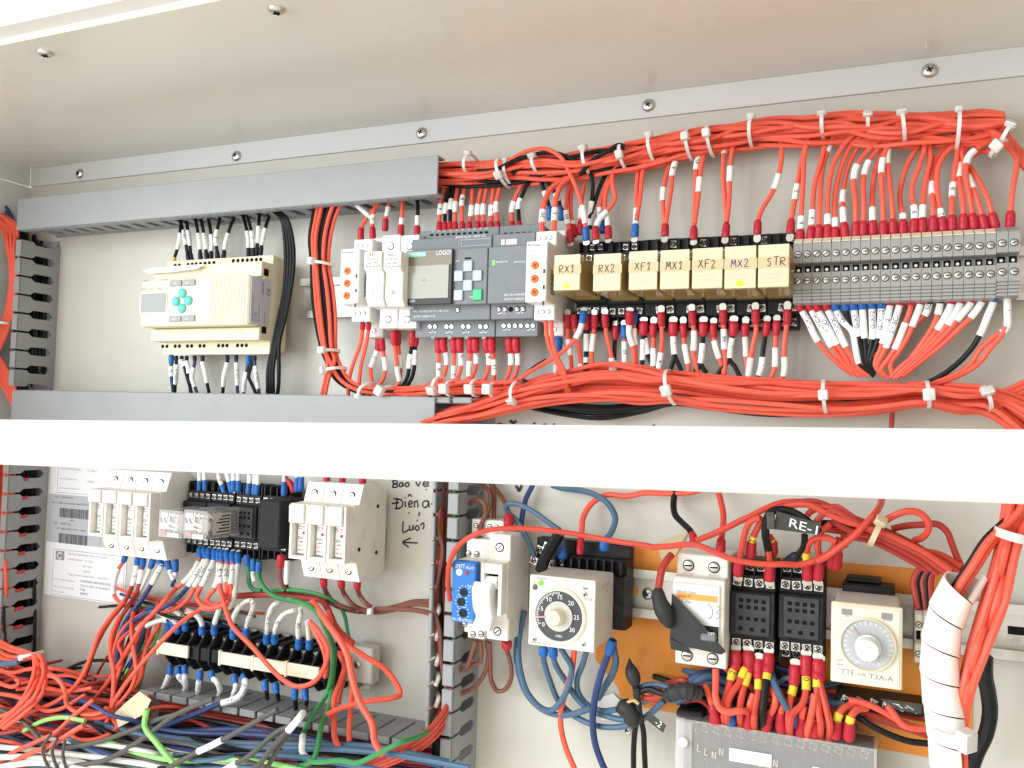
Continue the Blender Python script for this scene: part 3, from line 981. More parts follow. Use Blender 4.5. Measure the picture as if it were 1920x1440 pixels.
# ---- slim white protection relays with three orange dials
def slim_relay(Z, fx0, fx1, fy0, fy1, tx0, tx1, ty0, ly1, low, label, dials, big):
    dF, dM, dL = 68, 50, 30
    x0, x1 = xz(Z, fx0, (fy0 + fy1) / 2, dF)[0], xz(Z, fx1, (fy0 + fy1) / 2, dF)[0]
    fxm = (fx0 + fx1) / 2
    z1, z0 = xz(Z, fxm, fy0, dF)[1], xz(Z, fxm, fy1, dF)[1]
    zu = xz(Z, (tx0 + tx1) / 2, ty0, dM)[1]
    zl = xz(Z, (tx0 + tx1) / 2, ly1, dM)[1]
    zlow = xz(Z, low[0], low[1], dL)[1]
    t = thing('protection_relay', label, 'relay', ((x0 + x1) / 2, 0, zl))
    prof = [(.008, zlow), (.008, zu + .005), (dL / 1000, zu + .005), (dL / 1000, zu), (dM / 1000, zu), (dM / 1000, z1), (dF / 1000, z1), (dF / 1000, z0), (dM / 1000, z0), (dM / 1000, zl), (dL / 1000, zl), (dL / 1000, zlow)]
    ob('housing', MB().prism(prof, x0, x1, .0007), 'white', t)
    for dx, dy in dials:
        q = xz(Z, dx, dy, dF)
        dl = ob('dial', MB().lathe((q[0], -.0680, q[1]), (0, -1, 0), [(.0031, 0), (.0031, .0006), (.0026, .0010)], 18), 'orange_dial', t, 1)
        b = MB()
        for a in (.4, .4 + math.pi / 2):
            b.obox((q[0], -.0692, q[1]), Vector((math.cos(a), 0, math.sin(a))) * .0021, (0, .0001, 0), Vector((-math.sin(a), 0, math.cos(a))) * .0004)
        ob('cross_slot', b, 'ink_red', dl)
        tk = MB()
        for k in range(9):
            a = math.radians(-50 + k * 35)
            tk.box(q[0] + math.cos(a) * .0046 - .0005, q[0] + math.cos(a) * .0046 + .0005, .0681, .0682, q[1] + math.sin(a) * .0046 - .0003, q[1] + math.sin(a) * .0046 + .0003)
        ob('scale', tk, 'ink_grey', t)
    w = x1 - x0
    b = MB()
    text(b, 'Klemsan', (x0 + w * .06, -.0683, z1 - .0038), UX, UZ, .0022, width=w * .62)
    ob('lettering', b, 'ink', t)
    b = MB()
    text(b, 'CAD-2F-P', (x0 + w * .06, -.0683, z1 - .0082), UX, UZ, .0016, width=w * .5)
    text(b, 'Protection Relay', (x0 + w * .06, -.0683, z1 - .0108), UX, UZ, .0013, width=w * .75)
    for k in range(4):
        text(b, ('ON', 'L', 'A1', 'A2')[k], (x0 + w * .8, -.0683, z1 - .017 - k * .013), UX, UZ, .0013)
    ob('lettering', b, 'ink_grey', t)
    for k in range(3):
        ob('indicator', MB().box(x0 + w * .84, x0 + w * .93, .0681, .0683, z1 - .0235 - k * .0115, z1 - .0205 - k * .0115), 'ink', t)
    for k in range(3):
        x = x0 + w * (.16 + .27 * k)
        put('screw', screw('well', 1.55), (x, -.0501, (zu + z1) / 2 + .0004), t)
        put('screw', screw('well', 1.55), (x, -.0501, (zl + z0) / 2 + .0006), t)
    put('screw', screw('well', 1.9), (x0 + w * .55, -.030, (zlow + zl) / 2), t)
    xs = x1 + .0003
    b = MB()
    for k in range(16):
        zz0 = z0 + (z1 - z0) * (.15 + .4 * k / 16)
        b.box(x1 + .0001, x1 + .0003, .052, .060, zz0, zz0 + .0006 + .0006 * (k % 3 == 0))
    ob('barcode', b, 'ink_grey', t)
    return t, x0, x1, z0, z1
slim_relay(A6, 150, 290, 345, 760, 222, 400, 275, 890, (430, 1012), 'slim white protection relay with three orange dials next to the white fuse holders', ((207, 513), (204, 605), (201, 698)), 0)
slim_relay(A6, 1543, 1700, 288, 745, 1595, 1740, 215, 880, (1730, 1000), 'slim white protection relay with three orange dials between grey module and relay RX1', ((1613, 470), (1610, 572), (1609, 672)), 1)

# ---- white fuse holders with handwritten L and N
def fuse_small(fx0, fx1, ch, lab):
    dF, dM = 72, 46
    x0, x1 = xz(A6, fx0, 430, dF)[0], xz(A6, fx1, 430, dF)[0]
    fx = (fx0 + fx1) / 2
    zu = xz(A6, fx + 95, 245, dM)[1]
    za = xz(A6, fx, 365, dF)[1]
    zb_ = xz(A6, fx, 492, dF)[1]
    zc_ = xz(A6, fx + 10, 778, dF - 6)[1]
    zl = xz(A6, fx + 80, 942, dM)[1]
    t = thing('fuse_holder', lab, 'fuse holder', ((x0 + x1) / 2, 0, zl), 'white fuse holders beside the grey controller')
    prof = [(.008, zl + .004), (.008, zu - .004), (.030, zu), (dM / 1000, zu), (dM / 1000, za), (.052, za), (.052, zc_), (dM / 1000, zc_), (dM / 1000, zl), (.030, zl)]
    ob('housing', MB().prism(prof, x0 + .0002, x1 - .0002, .0006), 'white', t)
    prof = [(.0525, za), (dF / 1000, za), (dF / 1000, zb_), (dF / 1000 - .004, zb_ - .003), (dF / 1000 - .004, zc_ + .006), (dF / 1000 - .008, zc_), (.0525, zc_)]
    ob('drawer', MB().prism(prof, x0 + .0006, x1 - .0006, .0006), 'white_old', t)
    put('screw', screw('well', 3.0), ((x0 + x1) / 2, -dM / 1000, (zu + za) / 2), t)
    put('screw', screw('well', 3.0), ((x0 + x1) / 2, -dM / 1000, (zc_ + zl) / 2 - .0005), t)
    w = x1 - x0
    b = MB()
    text(b, 'ILEC', (x0 + w * .5, -dF / 1000 - .0002, za - .0035), UX, UZ, .0026, 'c')
    text(b, 'RT18-32X', (x0 + w * .5, -dF / 1000 - .0002, za - .0066), UX, UZ, .0015, 'c')
    text(b, '500V~690V', (x0 + w * .5, -dF / 1000 - .0002, za - .0098), UX, UZ, .0014, 'c')
    text(b, '10X38 GB13539', (x0 + w * .5, -dF / 1000 - .0002, za - .0124), UX, UZ, .0014, 'c', w * .86)
    b.box(x0 + w * .1, x0 + w * .9, dF / 1000 + .0001, dF / 1000 + .0002, za - .0076, za - .0074)
    b.box(x0 + w * .1, x0 + w * .9, dF / 1000 + .0001, dF / 1000 + .0002, za - .0045, za - .0043)
    ob('lettering', b, 'ink', t)
    ob('window', MB().box(x0 + w * .2, x1 - w * .2, .0675, .0682, zc_ + (za - zc_) * .38, zc_ + (za - zc_) * .50, .0002), 'dial_light', t)
    b = MB()
    write(b, ch, (x0 + w * .4, -.0683, zc_ + (za - zc_) * .2), UX, UZ, .0042, .0005)
    ob('lettering', b, 'ink_grey', t)
    return x0, x1
fuse_small(325, 466, 'L', 'white cartridge fuse holder with handwritten letter L')
fuse_small(470, 612, 'N', 'white cartridge fuse holder with handwritten letter N')

# ---- grey logic controller with display, and its extension module
x0, x1 = xz(A6, 640, 560, 58)[0], xz(A6, 1250, 545, 58)[0]
x2 = xz(A6, 1543, 516, 68)[0] - .0004
zt1 = xz(A6, 1050, 195, 38)[1]
zt2 = xz(A6, 990, 258, 50)[1]
zf1, zf0 = xz(A6, 1120, 338, 58)[1], xz(A6, 1120, 760, 58)[1]
zl2 = xz(A6, 970, 882, 50)[1]
zl3 = xz(A6, 1040, 1010, 40)[1]
def plc_case(t, a, b):
    prof = [(.008, zl3 + .003), (.008, zt1 - .002), (.038, zt1), (.038, zt2), (.050, zt2), (.050, zf1), (.057, zf1), (.057, zf0), (.050, zf0), (.050, zl2), (.040, zl2), (.040, zl3)]
    ob('housing', MB().prism(prof, a + .0001, b - .0001, .0006), 'plc_grey', t)
plc = thing('logic_controller', 'grey logic controller with display and six square keys', 'controller', ((x0 + x1) / 2, 0, zl3))
plc_case(plc, x0, x1)
bx0, bx1 = xz(A6, 640, 560, 60)[0], xz(A6, 990, 560, 60)[0]
bz1, bz0 = xz(A6, 820, 352, 60)[1], xz(A6, 820, 765, 60)[1]
bez = ob('display_bezel', MB().box(bx0, bx1, .0571, .0600, bz0, bz1, .0006), 'plc_dark', plc)
ob('bezel_top', MB().box(bx0 + .0004, bx1 - .0004, .0601, .0605, xz(A6, 820, 470, 60)[1], bz1 - .0004, .0002), 'plc_brown', plc)
qa, qb = xz(A6, 668, 475, 60), xz(A6, 960, 712, 60)
ob('display', MB().box(qa[0], qb[0], .0601, .0604, qb[1], qa[1]), 'screen', plc)
b = MB()
lz = qb[1] + (qa[1] - qb[1]) * .52
text(b, 'I..0.  . .. ..', (qa[0] + .012, -.0606, lz), UX, UZ, .0016)
text(b, '..  .. ..', (qa[0] + .012, -.0606, lz - .004), UX, UZ, .0016)
ob('display_text', b, 'lcd_dark', plc)
ob('brand_plate', MB().box(xz(A6, 655, 390, 60.5)[0], xz(A6, 797, 390, 60.5)[0], .0606, .0608, xz(A6, 720, 408, 60.5)[1], xz(A6, 720, 372, 60.5)[1]), 'teal_key', plc)
face_text(plc, [('SIEMENS', 766, 481.0, 61, 6.5, 'l', 32), ('LOGO!', 818, 478.5, 60.8, 8.5, 'l', 28), ('LAN', 768, 567, 60.4, 5.5, 'l', 10), ('ESC', 854, 491, 57.4, 3.5), ('OK', 880, 559, 57.4, 3.5),
    ('RUN/STOP', 930, 493, 57.4, 3.4, 'l', 22), ('X50 EXT.24V', 964, 493, 57.4, 3.4, 'l', 20), ('MAC ADDRESS 8C-F3-19-8B-34-22', 774, 586, 50.4, 4, 'l', 66), ('OUTPUT 4xRELAY/10A', 774, 595.5, 50.4, 4, 'l', 42)], 'ink_white')
face_text(plc, [('INPUT 8x DI 12/24V DC', 854, 447, 50.4, 4, 'l', 56)], 'ink_white')
for i, (x, y) in enumerate(((1110, 475), (1040, 550), (1180, 546), (1109, 620), (1038, 694), (1180, 690))):
    q = xz(A6, x, y, 58)
    ob('key', MB().box(q[0] - .0037, q[0] + .0037, .0571, .0588, q[1] - .0041, q[1] + .0041, .0006), 'green_key' if i == 5 else 'plc_light', plc)
q = xz(A6, 1105, 415, 58)
ob('vent_slot', MB().box(q[0] - .0026, q[0] + .0026, .0569, .0573, q[1] - .0006, q[1] + .0006), 'hole', plc)
for x in (825, 863, 950, 988, 1073, 1115, 1203, 1245):
    q = xz(A6, x, 930, 40)
    put('screw', screw('well', 2.2), (q[0], -.040, q[1]), plc)
q = xz(A6, 1034, 805, 50)
put('screw', screw('slot', 1.7), (q[0], -.050, q[1]), plc)
b = MB()
for i, x in enumerate((845, 970, 1095, 1225)):
    q = xz(A6, x, 960, 40)
    pen(b, [[(-1, 0), (0, 0), (.8, .6)], [(1, 0), (1.6, 0), (1.6, .5)]], (q[0] - .001, -.0402, q[1] - .0016), UX, UZ, .0004, .0022, .0022)
    text(b, f'Q{i + 1}', (q[0] - .001, -.0402, q[1] - .0062), UX, UZ, .0016)
for i in range(10):
    q = xz(A6, 840 + i * 45, 222 - i * 2.4, 38)
    text(b, ('L+', 'M', 'I1', 'I2', 'I3', 'I4', 'I5', 'I6', 'I7', 'I8')[i], (q[0], -.0384, q[1]), UX, UZ, .0014)
ob('lettering', b, 'ink_white', plc)
for i in range(11):
    q = xz(A6, 838 + i * 41, 254 - i * 2, 38)
    put('terminal_opening', to_mesh('terminal_opening', MB().box(-.0013, .0013, -.0002, .0003, -.0008, .0008), 'hole'), (q[0], -.038, q[1] + .0012), plc)
q0, q1 = xz(A6, 1065, 280, 50), xz(A6, 1280, 318, 50)
fr = MB()
for (a, b_, c, d_) in ((q0[0], q1[0], q0[1] - .0004, q0[1]), (q0[0], q1[0], q1[1], q1[1] + .0004), (q0[0], q0[0] + .0004, q1[1] + .0004, q0[1] - .0004), (q1[0] - .0004, q1[0], q1[1] + .0004, q0[1] - .0004)):
    fr.box(a, b_, .0500, .0505, c, d_)
ob('label_frame', fr, 'plc_light', plc)

ext = thing('extension_module', 'plain grey extension module with one green lamp beside the logic controller', 'module', ((x1 + x2) / 2, 0, zl3))
plc_case(ext, x1 + .0004, x2)
q = xz(A6, 1299, 450, 58)
ob('lamp', MB().box(q[0] - .0012, q[0] + .0012, .0569, .0575, q[1] - .0018, q[1] + .0018, .0004), 'led_green', ext)
for x, z in ((1345, 800), (1388, 800), (1480, 799), (1524, 797)):
    q = xz(A6, x, z, 50)
    put('screw', screw('slot', 1.9), (q[0], -.050, q[1]), ext)
q = xz(A6, 1432, 800, 50)
put('screw', screw('hole', 2.0), (q[0], -.050, q[1]), ext)
for x in (1378, 1420, 1464, 1508, 1556, 1598):
    q = xz(A6, x, 924, 40)
    put('screw', screw('well', 2.1), (q[0], -.040, q[1]), ext)
q0, q1 = xz(A6, 1395, 275, 50), xz(A6, 1480, 315, 50)
ob('connector_window', MB().box(q0[0], q1[0], .0500, .0504, q1[1], q0[1], .0002), 'dial_light', ext)
q0, q1 = xz(A6, 1362, 278, 50), xz(A6, 1385, 318, 50)
ob('connector_slot', MB().box(q0[0], q1[0], .0500, .0504, q1[1], q0[1], .0002), 'ink_white', ext)
for i in range(5):
    q = xz(A6, 1392 + i * 46, 224 - i * 2, 38)
    put('terminal_opening', to_mesh('terminal_opening', MB().box(-.0013, .0013, -.0002, .0003, -.0008, .0008), 'hole'), (q[0], -.038, q[1] - .001), ext)
face_text(ext, [('6ED1 055-1MA00-0BA2', 945, 555, 57.4, 4, 'l', 40), ('OUTPUT 4xRELAY', 945, 563, 57.4, 4, 'l', 38)], 'ink_white')
b = MB()
for x, y, dd in ((1365, 825, 50), (1500, 823, 50), (1400, 950, 40), (1580, 950, 40)):
    q = xz(A6, x, y, dd)
    pen(b, [[(-1, 0), (0, 0), (.8, .6)], [(1, 0), (1.6, 0), (1.6, .5)]], (q[0] - .001, -dd / 1000 - .0002, q[1] - .0005), UX, UZ, .0004, .0022, .0022)
ob('lettering', b, 'ink_white', ext)

# ---- sockets and relays
def z7(x, y):
    return x / 4 + 1020, y / 4 + 380
RL = [('RX1', 70, 272, 385, 660, 1), ('RX2', 365, 578, 378, 664, 0), ('XF1', 632, 852, 357, 656, 0), ('MX1', 866, 1092, 348, 650, 0), ('XF2', 1106, 1342, 334, 646, 0), ('MX2', 1349, 1593, 320, 646, 1), ('STR', 1601, 1842, 307, 637, 0)]
CUR = []
for i, (nm, a, b, c, e, lit) in enumerate(RL):
    yc = (c + e) / 2
    x0, x1 = P(*z7(a, yc), 80).x, P(*z7(b, yc), 80).x
    z1, z0 = P(*z7((a + b) / 2, c), 80).z, P(*z7((a + b) / 2, e), 80).z
    CUR.append((nm, x0, x1, z0, z1))
xs_ = [c[1] for c in CUR] + [CUR[-1][2]]
for i, (nm, x0, x1, z0, z1) in enumerate(CUR):
    zmid = (z0 + z1) / 2
    w0 = (CUR[i - 1][2] + x0) / 2 if i else x0 - .001
    w1 = (x1 + CUR[i + 1][1]) / 2 if i < 6 else x1 + .0006
    sk = thing('relay_socket', f'black screw socket under the relay marked {nm}', 'relay socket', ((w0 + w1) / 2, 0, zmid - .033), 'sockets of the handwritten relays')
    hf, hb = .0235, .0335
    prof = [(.008, zmid - hb), (.008, zmid + hb), (.020, zmid + hb), (.020, zmid + hf + .0012), (.027, zmid + hf + .0006), (.027, zmid + .0155), (.031, zmid + .0145), (.031, zmid - .0145), (.027, zmid - .0155), (.027, zmid - hf - .0006), (.020, zmid - hf - .0012), (.020, zmid - hb)]
    ob('socket_body', MB().prism(prof, w0 + .0001, w1 - .0001, .0005), 'black', sk)
    nd = 5 if i < 2 else 4
    for k in range(nd):           # thin walls between the screw pockets
        x = w0 + (w1 - w0) * k / (nd - 1)
        x = min(max(x, w0 + .0007), w1 - .0007)
        ob('partition', MB().box(x - .0005, x + .0005, .0201, .0246, zmid + .0157, zmid + hb - .001), 'black', sk)
        ob('partition', MB().box(x - .0005, x + .0005, .0201, .0246, zmid - hb + .001, zmid - .0157), 'black', sk)
    sw = (w1 - w0)
    if i < 2:
        for k in range(4):
            x = w0 + sw * (.125 + .25 * k)
            put('screw', screw('cross', 1.75), (x, -.0272, zmid + .0198), sk, random.uniform(-.16, .16))
            put('screw', screw('cross', 1.75), (x, -.0272, zmid - .0198), sk, random.uniform(-.16, .16))
        for k in (1, 2):
            x = w0 + sw * (.125 + .25 * k)
            put('screw', screw('cross', 1.75), (x, -.0202, zmid + .0290), sk, random.uniform(-.16, .16))
            put('screw', screw('cross', 1.75), (x, -.0202, zmid - .0290), sk, random.uniform(-.16, .16))
    else:
        for u, dz, dd in ((.17, .0196, .0272), (.5, .0196, .0272), (.83, .0290, .0202), (.5, -.0196, .0272), (.83, -.0196, .0272), (.17, -.0196, .0272) if i < 1 else (.17, -.0290, .0202), (.5, -.0290, .0202), (.83, -.0290, .0202)):
            if u == .17 and dz == -.0290:
                continue
            put('screw', screw('cross', 2.15), (w0 + sw * u, -dd, zmid + dz), sk, random.uniform(-.16, .16))
    lit = RL[i][5]
    t = thing('plug_in_relay', f'cream plug-in relay with handwritten name {nm}' + (' and a glowing yellow lamp' if lit else ''), 'relay', ((x0 + x1) / 2, -.031, zmid), 'handwritten relays')
    cs = MB().box(x0, x1, .0315, .0788, z0, z1, .0010)
    ob('case', cs, 'relay_case', t)
    ob('coil', MB().box(x0 + .0022, x1 - .0022, .0330, .0735, z0 + .0026, z1 - .0030, .001), 'relay_core', t)
    ob('front_label', MB().box(x0 + .0004, x1 - .0004, .0789, .0796, z0 + .0005, z1 - .0004, .0003), 'relay_label', t)
    H = z1 - z0
    ob('name_tape', MB().box(x0 + .0002, x1 + (.0004 if i < 6 else -.001), .0797, .0800, z0 + H * .46, z0 + H * .70), 'tape_cream', t)
    b = MB()
    w = x1 - x0
    write(b, nm, (x0 + w * (.22 if i < 6 else .30), -.0802, z0 + H * .50), UX, UZ, .0052, .00050, 1.0)
    ob('lettering', b, 'ink_marker' if i != 5 else 'ink_blue', t)
    b = MB()
    for k, s in enumerate(('RELAY', 'MY2N 24VDC', '5A 250VAC')):
        text(b, s, (x0 + w * .12, -.0797, z0 + H * (.38 - .09 * k)), UX, UZ, .0016)
    ob('lettering', b, 'dial_light', t)
    if lit:
        ob('lamp', MB().box(x0 + w * .40, x0 + w * .60, .0793, .0801, z0 + H * .07, z0 + H * .19, .0004), 'led_yellow', t)

# ---- row of grey terminals
xe = [P(1487 + (1868 - 1487) * k / 20, 500, 48).x for k in (0, 20)]
pit = (xe[1] - xe[0]) / 20
xe2 = P(1913, 485, 48).x
pit2 = (xe2 - xe[1]) / 2
ztop = (P(1500, 457, 48).z + P(1860, 437.5, 48).z) / 2
# the strip drops a little towards its far end, as in the photograph
def term_z(x):
    a, b = P(1498, 457, 48), P(1857, 438, 48)
    return a.z + (b.z - a.z) * (x - a.x) / (b.x - a.x)
for i in range(22):
    big = i >= 20
    xa = xe[0] + pit * i if not big else xe[1] + pit2 * (i - 20)
    xb = xa + (pit2 if big else pit)
    zt = term_z((xa + xb) / 2) + (.001 if big else 0)
    xm = (xa + xb) / 2
    t = thing('terminal_block', f'{"larger " if big else ""}grey screw terminal, {ORD[i]} from the relay marked STR', 'terminal', (xm, 0, zt - .038), 'grey terminals in a row')
    j = random.uniform(-.0003, .0003)
    f = .048 + j
    prof = [(.008, zt - .036), (.008, zt + .001), (.0385, zt + .0044), (.0405, zt + .0038), (f - .0004, zt + .0002), (f, zt - .0008), (f, zt - .0128), (f - .0075, zt - .0137), (f - .0075, zt - .0188), (f, zt - .0194), (f, zt - .0305)]
    for k in range(4):
        dd = f - .0006 * k
        zk = zt - .0305 - .0021 * k
        prof += [(dd - .0012, zk - .0001), (dd - .0012, zk - .0005), (dd - .0005, zk - .0006), (dd - .0005, zk - .0021)]
    prof += [(.030, zt - .0395), (.012, zt - .0385)]
    ob('terminal_body', MB().prism(prof, xa + .00012, xb - .00012), 'terminal_grey', t)
    if not big:
        ob('marker_tag', MB().poly([(xa + .0003, -.0402, zt + .0041), (xb - .0003, -.0402, zt + .0041), (xb - .0003, -f + .0002, zt + .0003), (xa + .0003, -f + .0002, zt + .0003)], (0, -.5, .87), .0006), 'cream', t)
    put('screw', screw('slot', 1.95), (xm, -f, zt - .0072), t, random.uniform(-.6, .6))
    put('screw', screw('slot', 1.95), (xm, -f, zt - .0248), t, random.uniform(-.6, .6))
    ob('bridge_well', MB().box(xa + .0010, xb - .0010, f - .0074, f - .0070, zt - .0183, zt - .0141), 'hole', t)
    ob('bridge_screw', MB().cyl((xm, -f + .0070, zt - .0168), (0, -1, 0), .0010, .0012, 10), 'steel', t)
# rail under the whole row
zr = (P(1500, 505, 10).z)
rl = rail('steel mounting rail behind the upper row of relays and terminals', px(560, 600, 8), xe2 + .012, zt - .019)
# ================================================================ wires of the upper row
RED, BLK = 'wire_red', 'wire_black'
GT = 'wires dropping into the grey terminals'
def Mk(Z, x, y, ln=10, words='', ink='ink', slv='sleeve'):
    a, b = zz(Z, [(x, y)])[0]
    return (a, b, ln, words, ink, slv)

# drops from the upper bundle into the grey terminals: path from the lug upwards, in zoomed coordinates
T = [
    ([(660, 1330), (664, 1250), (676, 1050), (686, 870), (715, 760), (790, 700), (900, 690)], [(667, 1245, '6')]),
    ([(718, 1320), (728, 1215), (742, 1040), (785, 880), (800, 780), (770, 700), (700, 690)], [(728, 1225, '41')]),
    ([(765, 1310), (772, 1130), (785, 960), (812, 860), (850, 780), (930, 720), (1050, 705)], [(832, 825, '')]),
    ([(815, 1305), (815, 1240), (818, 1080), (850, 920), (920, 800), (1010, 730), (1120, 715)], [(815, 1238, '')]),
    ([(858, 1320), (858, 1260), (856, 1110), (885, 960), (960, 800), (1060, 740), (1180, 720)], [(858, 1266, '')]),
    ([(915, 1300), (903, 1200), (902, 1090), (930, 940), (1000, 810), (1080, 745), (1200, 725)], [(904, 1210, ''), (904, 1103, '')]),
    ([(975, 1295), (972, 1130), (962, 1030), (975, 940), (1030, 860), (1110, 790), (1230, 740)], [(970, 962, '')]),
    ([(1016, 1290), (1018, 1120), (1018, 1000), (1040, 920), (1090, 850), (1180, 780), (1290, 740)], [(1032, 945, '1')]),
    ([(1072, 1285), (1068, 1200), (1070, 1060), (1088, 950), (1130, 850), (1200, 770), (1300, 720)], [(1068, 1208, '11')]),
    ([(1130, 1290), (1126, 1130), (1118, 1000), (1122, 920), (1150, 830), (1220, 750), (1330, 710)], [(1120, 928, '')]),
    ([(1186, 1280), (1176, 1120), (1158, 980), (1150, 880), (1168, 790), (1230, 730), (1340, 700)], [(1152, 880, '')]),
    ([(1240, 1280), (1240, 1220), (1222, 1090), (1262, 930), (1330, 810), (1340, 750), (1260, 720)], [(1240, 1238, '57')]),
    ([(1300, 1275), (1304, 1190), (1290, 1060), (1335, 920), (1362, 820), (1335, 745), (1250, 705)], [(1303, 1190, '9')]),
    ([(1350, 1270), (1350, 1190), (1362, 1040), (1392, 890), (1378, 780), (1330, 715), (1240, 690)], [(1350, 1198, '')]),
    ([(1410, 1265), (1408, 1140), (1402, 1020), (1420, 900), (1480, 830), (1560, 770), (1650, 740)], [(1406, 1070, '')]),
    ([(1468, 1265), (1456, 1210), (1432, 1070), (1440, 930), (1490, 850), (1580, 780), (1680, 720)], [(1458, 1218, '52')]),
    ([(1518, 1260), (1514, 1160), (1520, 1050), (1540, 900), (1560, 800), (1620, 720), (1720, 680)], [(1516, 1076, '8')]),
    ([(1582, 1255), (1574, 1120), (1556, 960), (1575, 860), (1640, 790), (1720, 740), (1790, 720)], [(1526, 950, '')]),
    ([(1642, 1250), (1616, 1110), (1592, 980), (1610, 880), (1680, 820), (1760, 780), (1830, 770)], [(1610, 880, '')]),
    ([(1705, 1255), (1656, 1110), (1612, 1010), (1582, 920), (1572, 830), (1610, 740), (1710, 690)], [(1618, 1028, '7')]),
    ([(1762, 1245), (1712, 1100), (1636, 970), (1580, 880), (1572, 790), (1620, 710), (1740, 670)], []),
    ([(1840, 1240), (1856, 1060), (1882, 910), (1874, 820), (1820, 760), (1730, 720), (1650, 700)], []),
]
for i, (pt, mk) in enumerate(T):
    ds = [34, 33, 30, 28, 26, 24, 20]
    p = zz(U3, [(x, y + (42, 10, 0, 0, 0, 0, 0)[j], ds[j] - (i % 3) * 3 * (j > 1)) for j, (x, y) in enumerate(pt)])
    wire(RED, p, f'red wire dropping into the grey terminal {ORD[i]} from relay STR', GT, lug0='R', marks=[Mk(U3, x, y, 10.5, s) for x, y, s in mk], brad=3.1)

# drops onto the relay sockets and modules (U2 / U3 coordinates)
def drop(Z, col, lug, pts, marks, label, tip=None, d0=30, d1=20, group='wires dropping onto the upper devices', r=1.66, **k):
    n = len(pts) - 1
    p = zz(Z, [(x, y, d0 + (d1 - d0) * j / n + (e[0] if e else 0)) for j, (x, y, *e) in enumerate(pts)])
    return wire(col, p, label, group, r, lug0=lug, marks=[Mk(Z, *m) for m in marks], tip0=tip, **k)
S = 'socket of relay '
drop(U2, RED, 'R', [(1288, 1365), (1285, 1300), (1266, 1210), (1268, 1120), (1290, 1030), (1350, 960), (1450, 900)], [(1266, 1218, 11, '60')], 'red wire marked 60 on the top of the ' + S + 'RX1', 4)
drop(U2, RED, 'R', [(1312, 1330), (1300, 1260), (1290, 1130), (1310, 1020), (1370, 960), (1460, 910)], [(1299, 1270, 8)], 'red wire behind the one marked 60 on the ' + S + 'RX1', None, 24)
drop(U2, RED, 'R', [(1345, 1320), (1345, 1240), (1352, 1120), (1380, 1000), (1440, 930)], [(1346, 1200, 8)], 'red wire behind the blue crimp on the ' + S + 'RX1', None, 22)
drop(U2, RED, 'B', [(1378, 1355), (1374, 1290), (1362, 1190), (1335, 1090), (1290, 985), (1235, 885), (1150, 838), (1050, 848), (960, 895), (900, 950)], [(1365, 1215, 14)], 'red wire looping over the bundle into a blue crimp at relay RX1', 4, 33, 34)
drop(U2, BLK, None, [(1400, 1290), (1403, 1180), (1412, 1100), (1412, 1020), (1380, 940), (1290, 890), (1180, 858), (1080, 870), (970, 905), (880, 950)], [(1404, 1170, 9), (1402, 1235, 9)], 'black wire looping over the bundle towards relay RX1', None, 24, 36)
drop(U2, BLK, None, [(1395, 1230), (1425, 1140), (1455, 1050), (1500, 960), (1560, 920)], [], 'black wire slanting up from relay RX1 into the bundle', None, 26, 20)
drop(U2, RED, 'R', [(1432, 1350), (1430, 1290), (1450, 1235), (1495, 1185), (1540, 1120), (1526, 1040), (1532, 960), (1590, 910), (1680, 880)], [(1456, 1232, 14, '', 'ink')], 'red wire with a slanted sleeve bending out at the ' + S + 'RX2', 4, 34, 24)
drop(U2, RED, 'B', [(1472, 1310), (1468, 1250), (1452, 1190), (1470, 1090), (1510, 1000), (1570, 940), (1660, 890)], [(1450, 1205, 9, 'X')], 'red wire in a blue crimp on the ' + S + 'RX2', None, 24)
drop(U2, RED, 'R', [(1502, 1345), (1502, 1290), (1492, 1210), (1482, 1130), (1505, 1040), (1570, 950), (1680, 880)], [(1500, 1232, 10)], 'red wire with a straight sleeve on the ' + S + 'RX2', 4, 31)
drop(U2, RED, 'B', [(1650, 1335), (1655, 1270), (1660, 1190), (1660, 1100), (1668, 980), (1690, 890), (1668, 835), (1600, 830)], [(1661, 1215, 12, '8')], 'red wire with loop at its top in a blue crimp on relay XF1', 5, 31)
drop(U2, RED, None, [(1658, 1240), (1672, 1170), (1684, 1080), (1694, 980), (1716, 900), (1790, 850), (1880, 830)], [], 'second red wire of the blue crimp on relay XF1', None, 31, 24)
drop(U2, RED, 'R', [(1820, 1330), (1822, 1265), (1808, 1160), (1812, 1060), (1838, 950), (1880, 870), (1960, 830)], [(1808, 1096, 10)], 'red wire with low sleeve on the ' + S + 'MX1', 6, 31)
drop(U2, RED, None, [(1824, 1260), (1842, 1150), (1856, 1060), (1866, 950), (1900, 870), (1990, 820)], [(1867, 955, 11, '4')], 'red wire with high sleeve on the ' + S + 'MX1', None, 31, 24)
drop(U3, RED, 'R', [(62, 1350), (64, 1270), (68, 1150), (72, 1000), (84, 900), (118, 820), (200, 770)], [(80, 922, 11, '45')], 'red wire marked 45 on the ' + S + 'XF2', 5, 31)
drop(U3, RED, None, [(66, 1260), (84, 1140), (92, 1040), (108, 920), (140, 820), (220, 760)], [(93, 1032, 11)], 'second red wire of the crimp on the ' + S + 'XF2', None, 30, 22)
drop(U3, RED, 'R', [(240, 1335), (246, 1260), (240, 1150), (228, 980), (238, 830), (275, 760), (350, 720)], [(241, 815, 13)], 'red wire with high sleeve on the ' + S + 'MX2', 6, 31)
drop(U3, RED, None, [(248, 1250), (260, 1140), (266, 980), (274, 880), (300, 770), (370, 715), (450, 705)], [(266, 975, 11)], 'red wire with low sleeve on the ' + S + 'MX2', None, 31, 24)
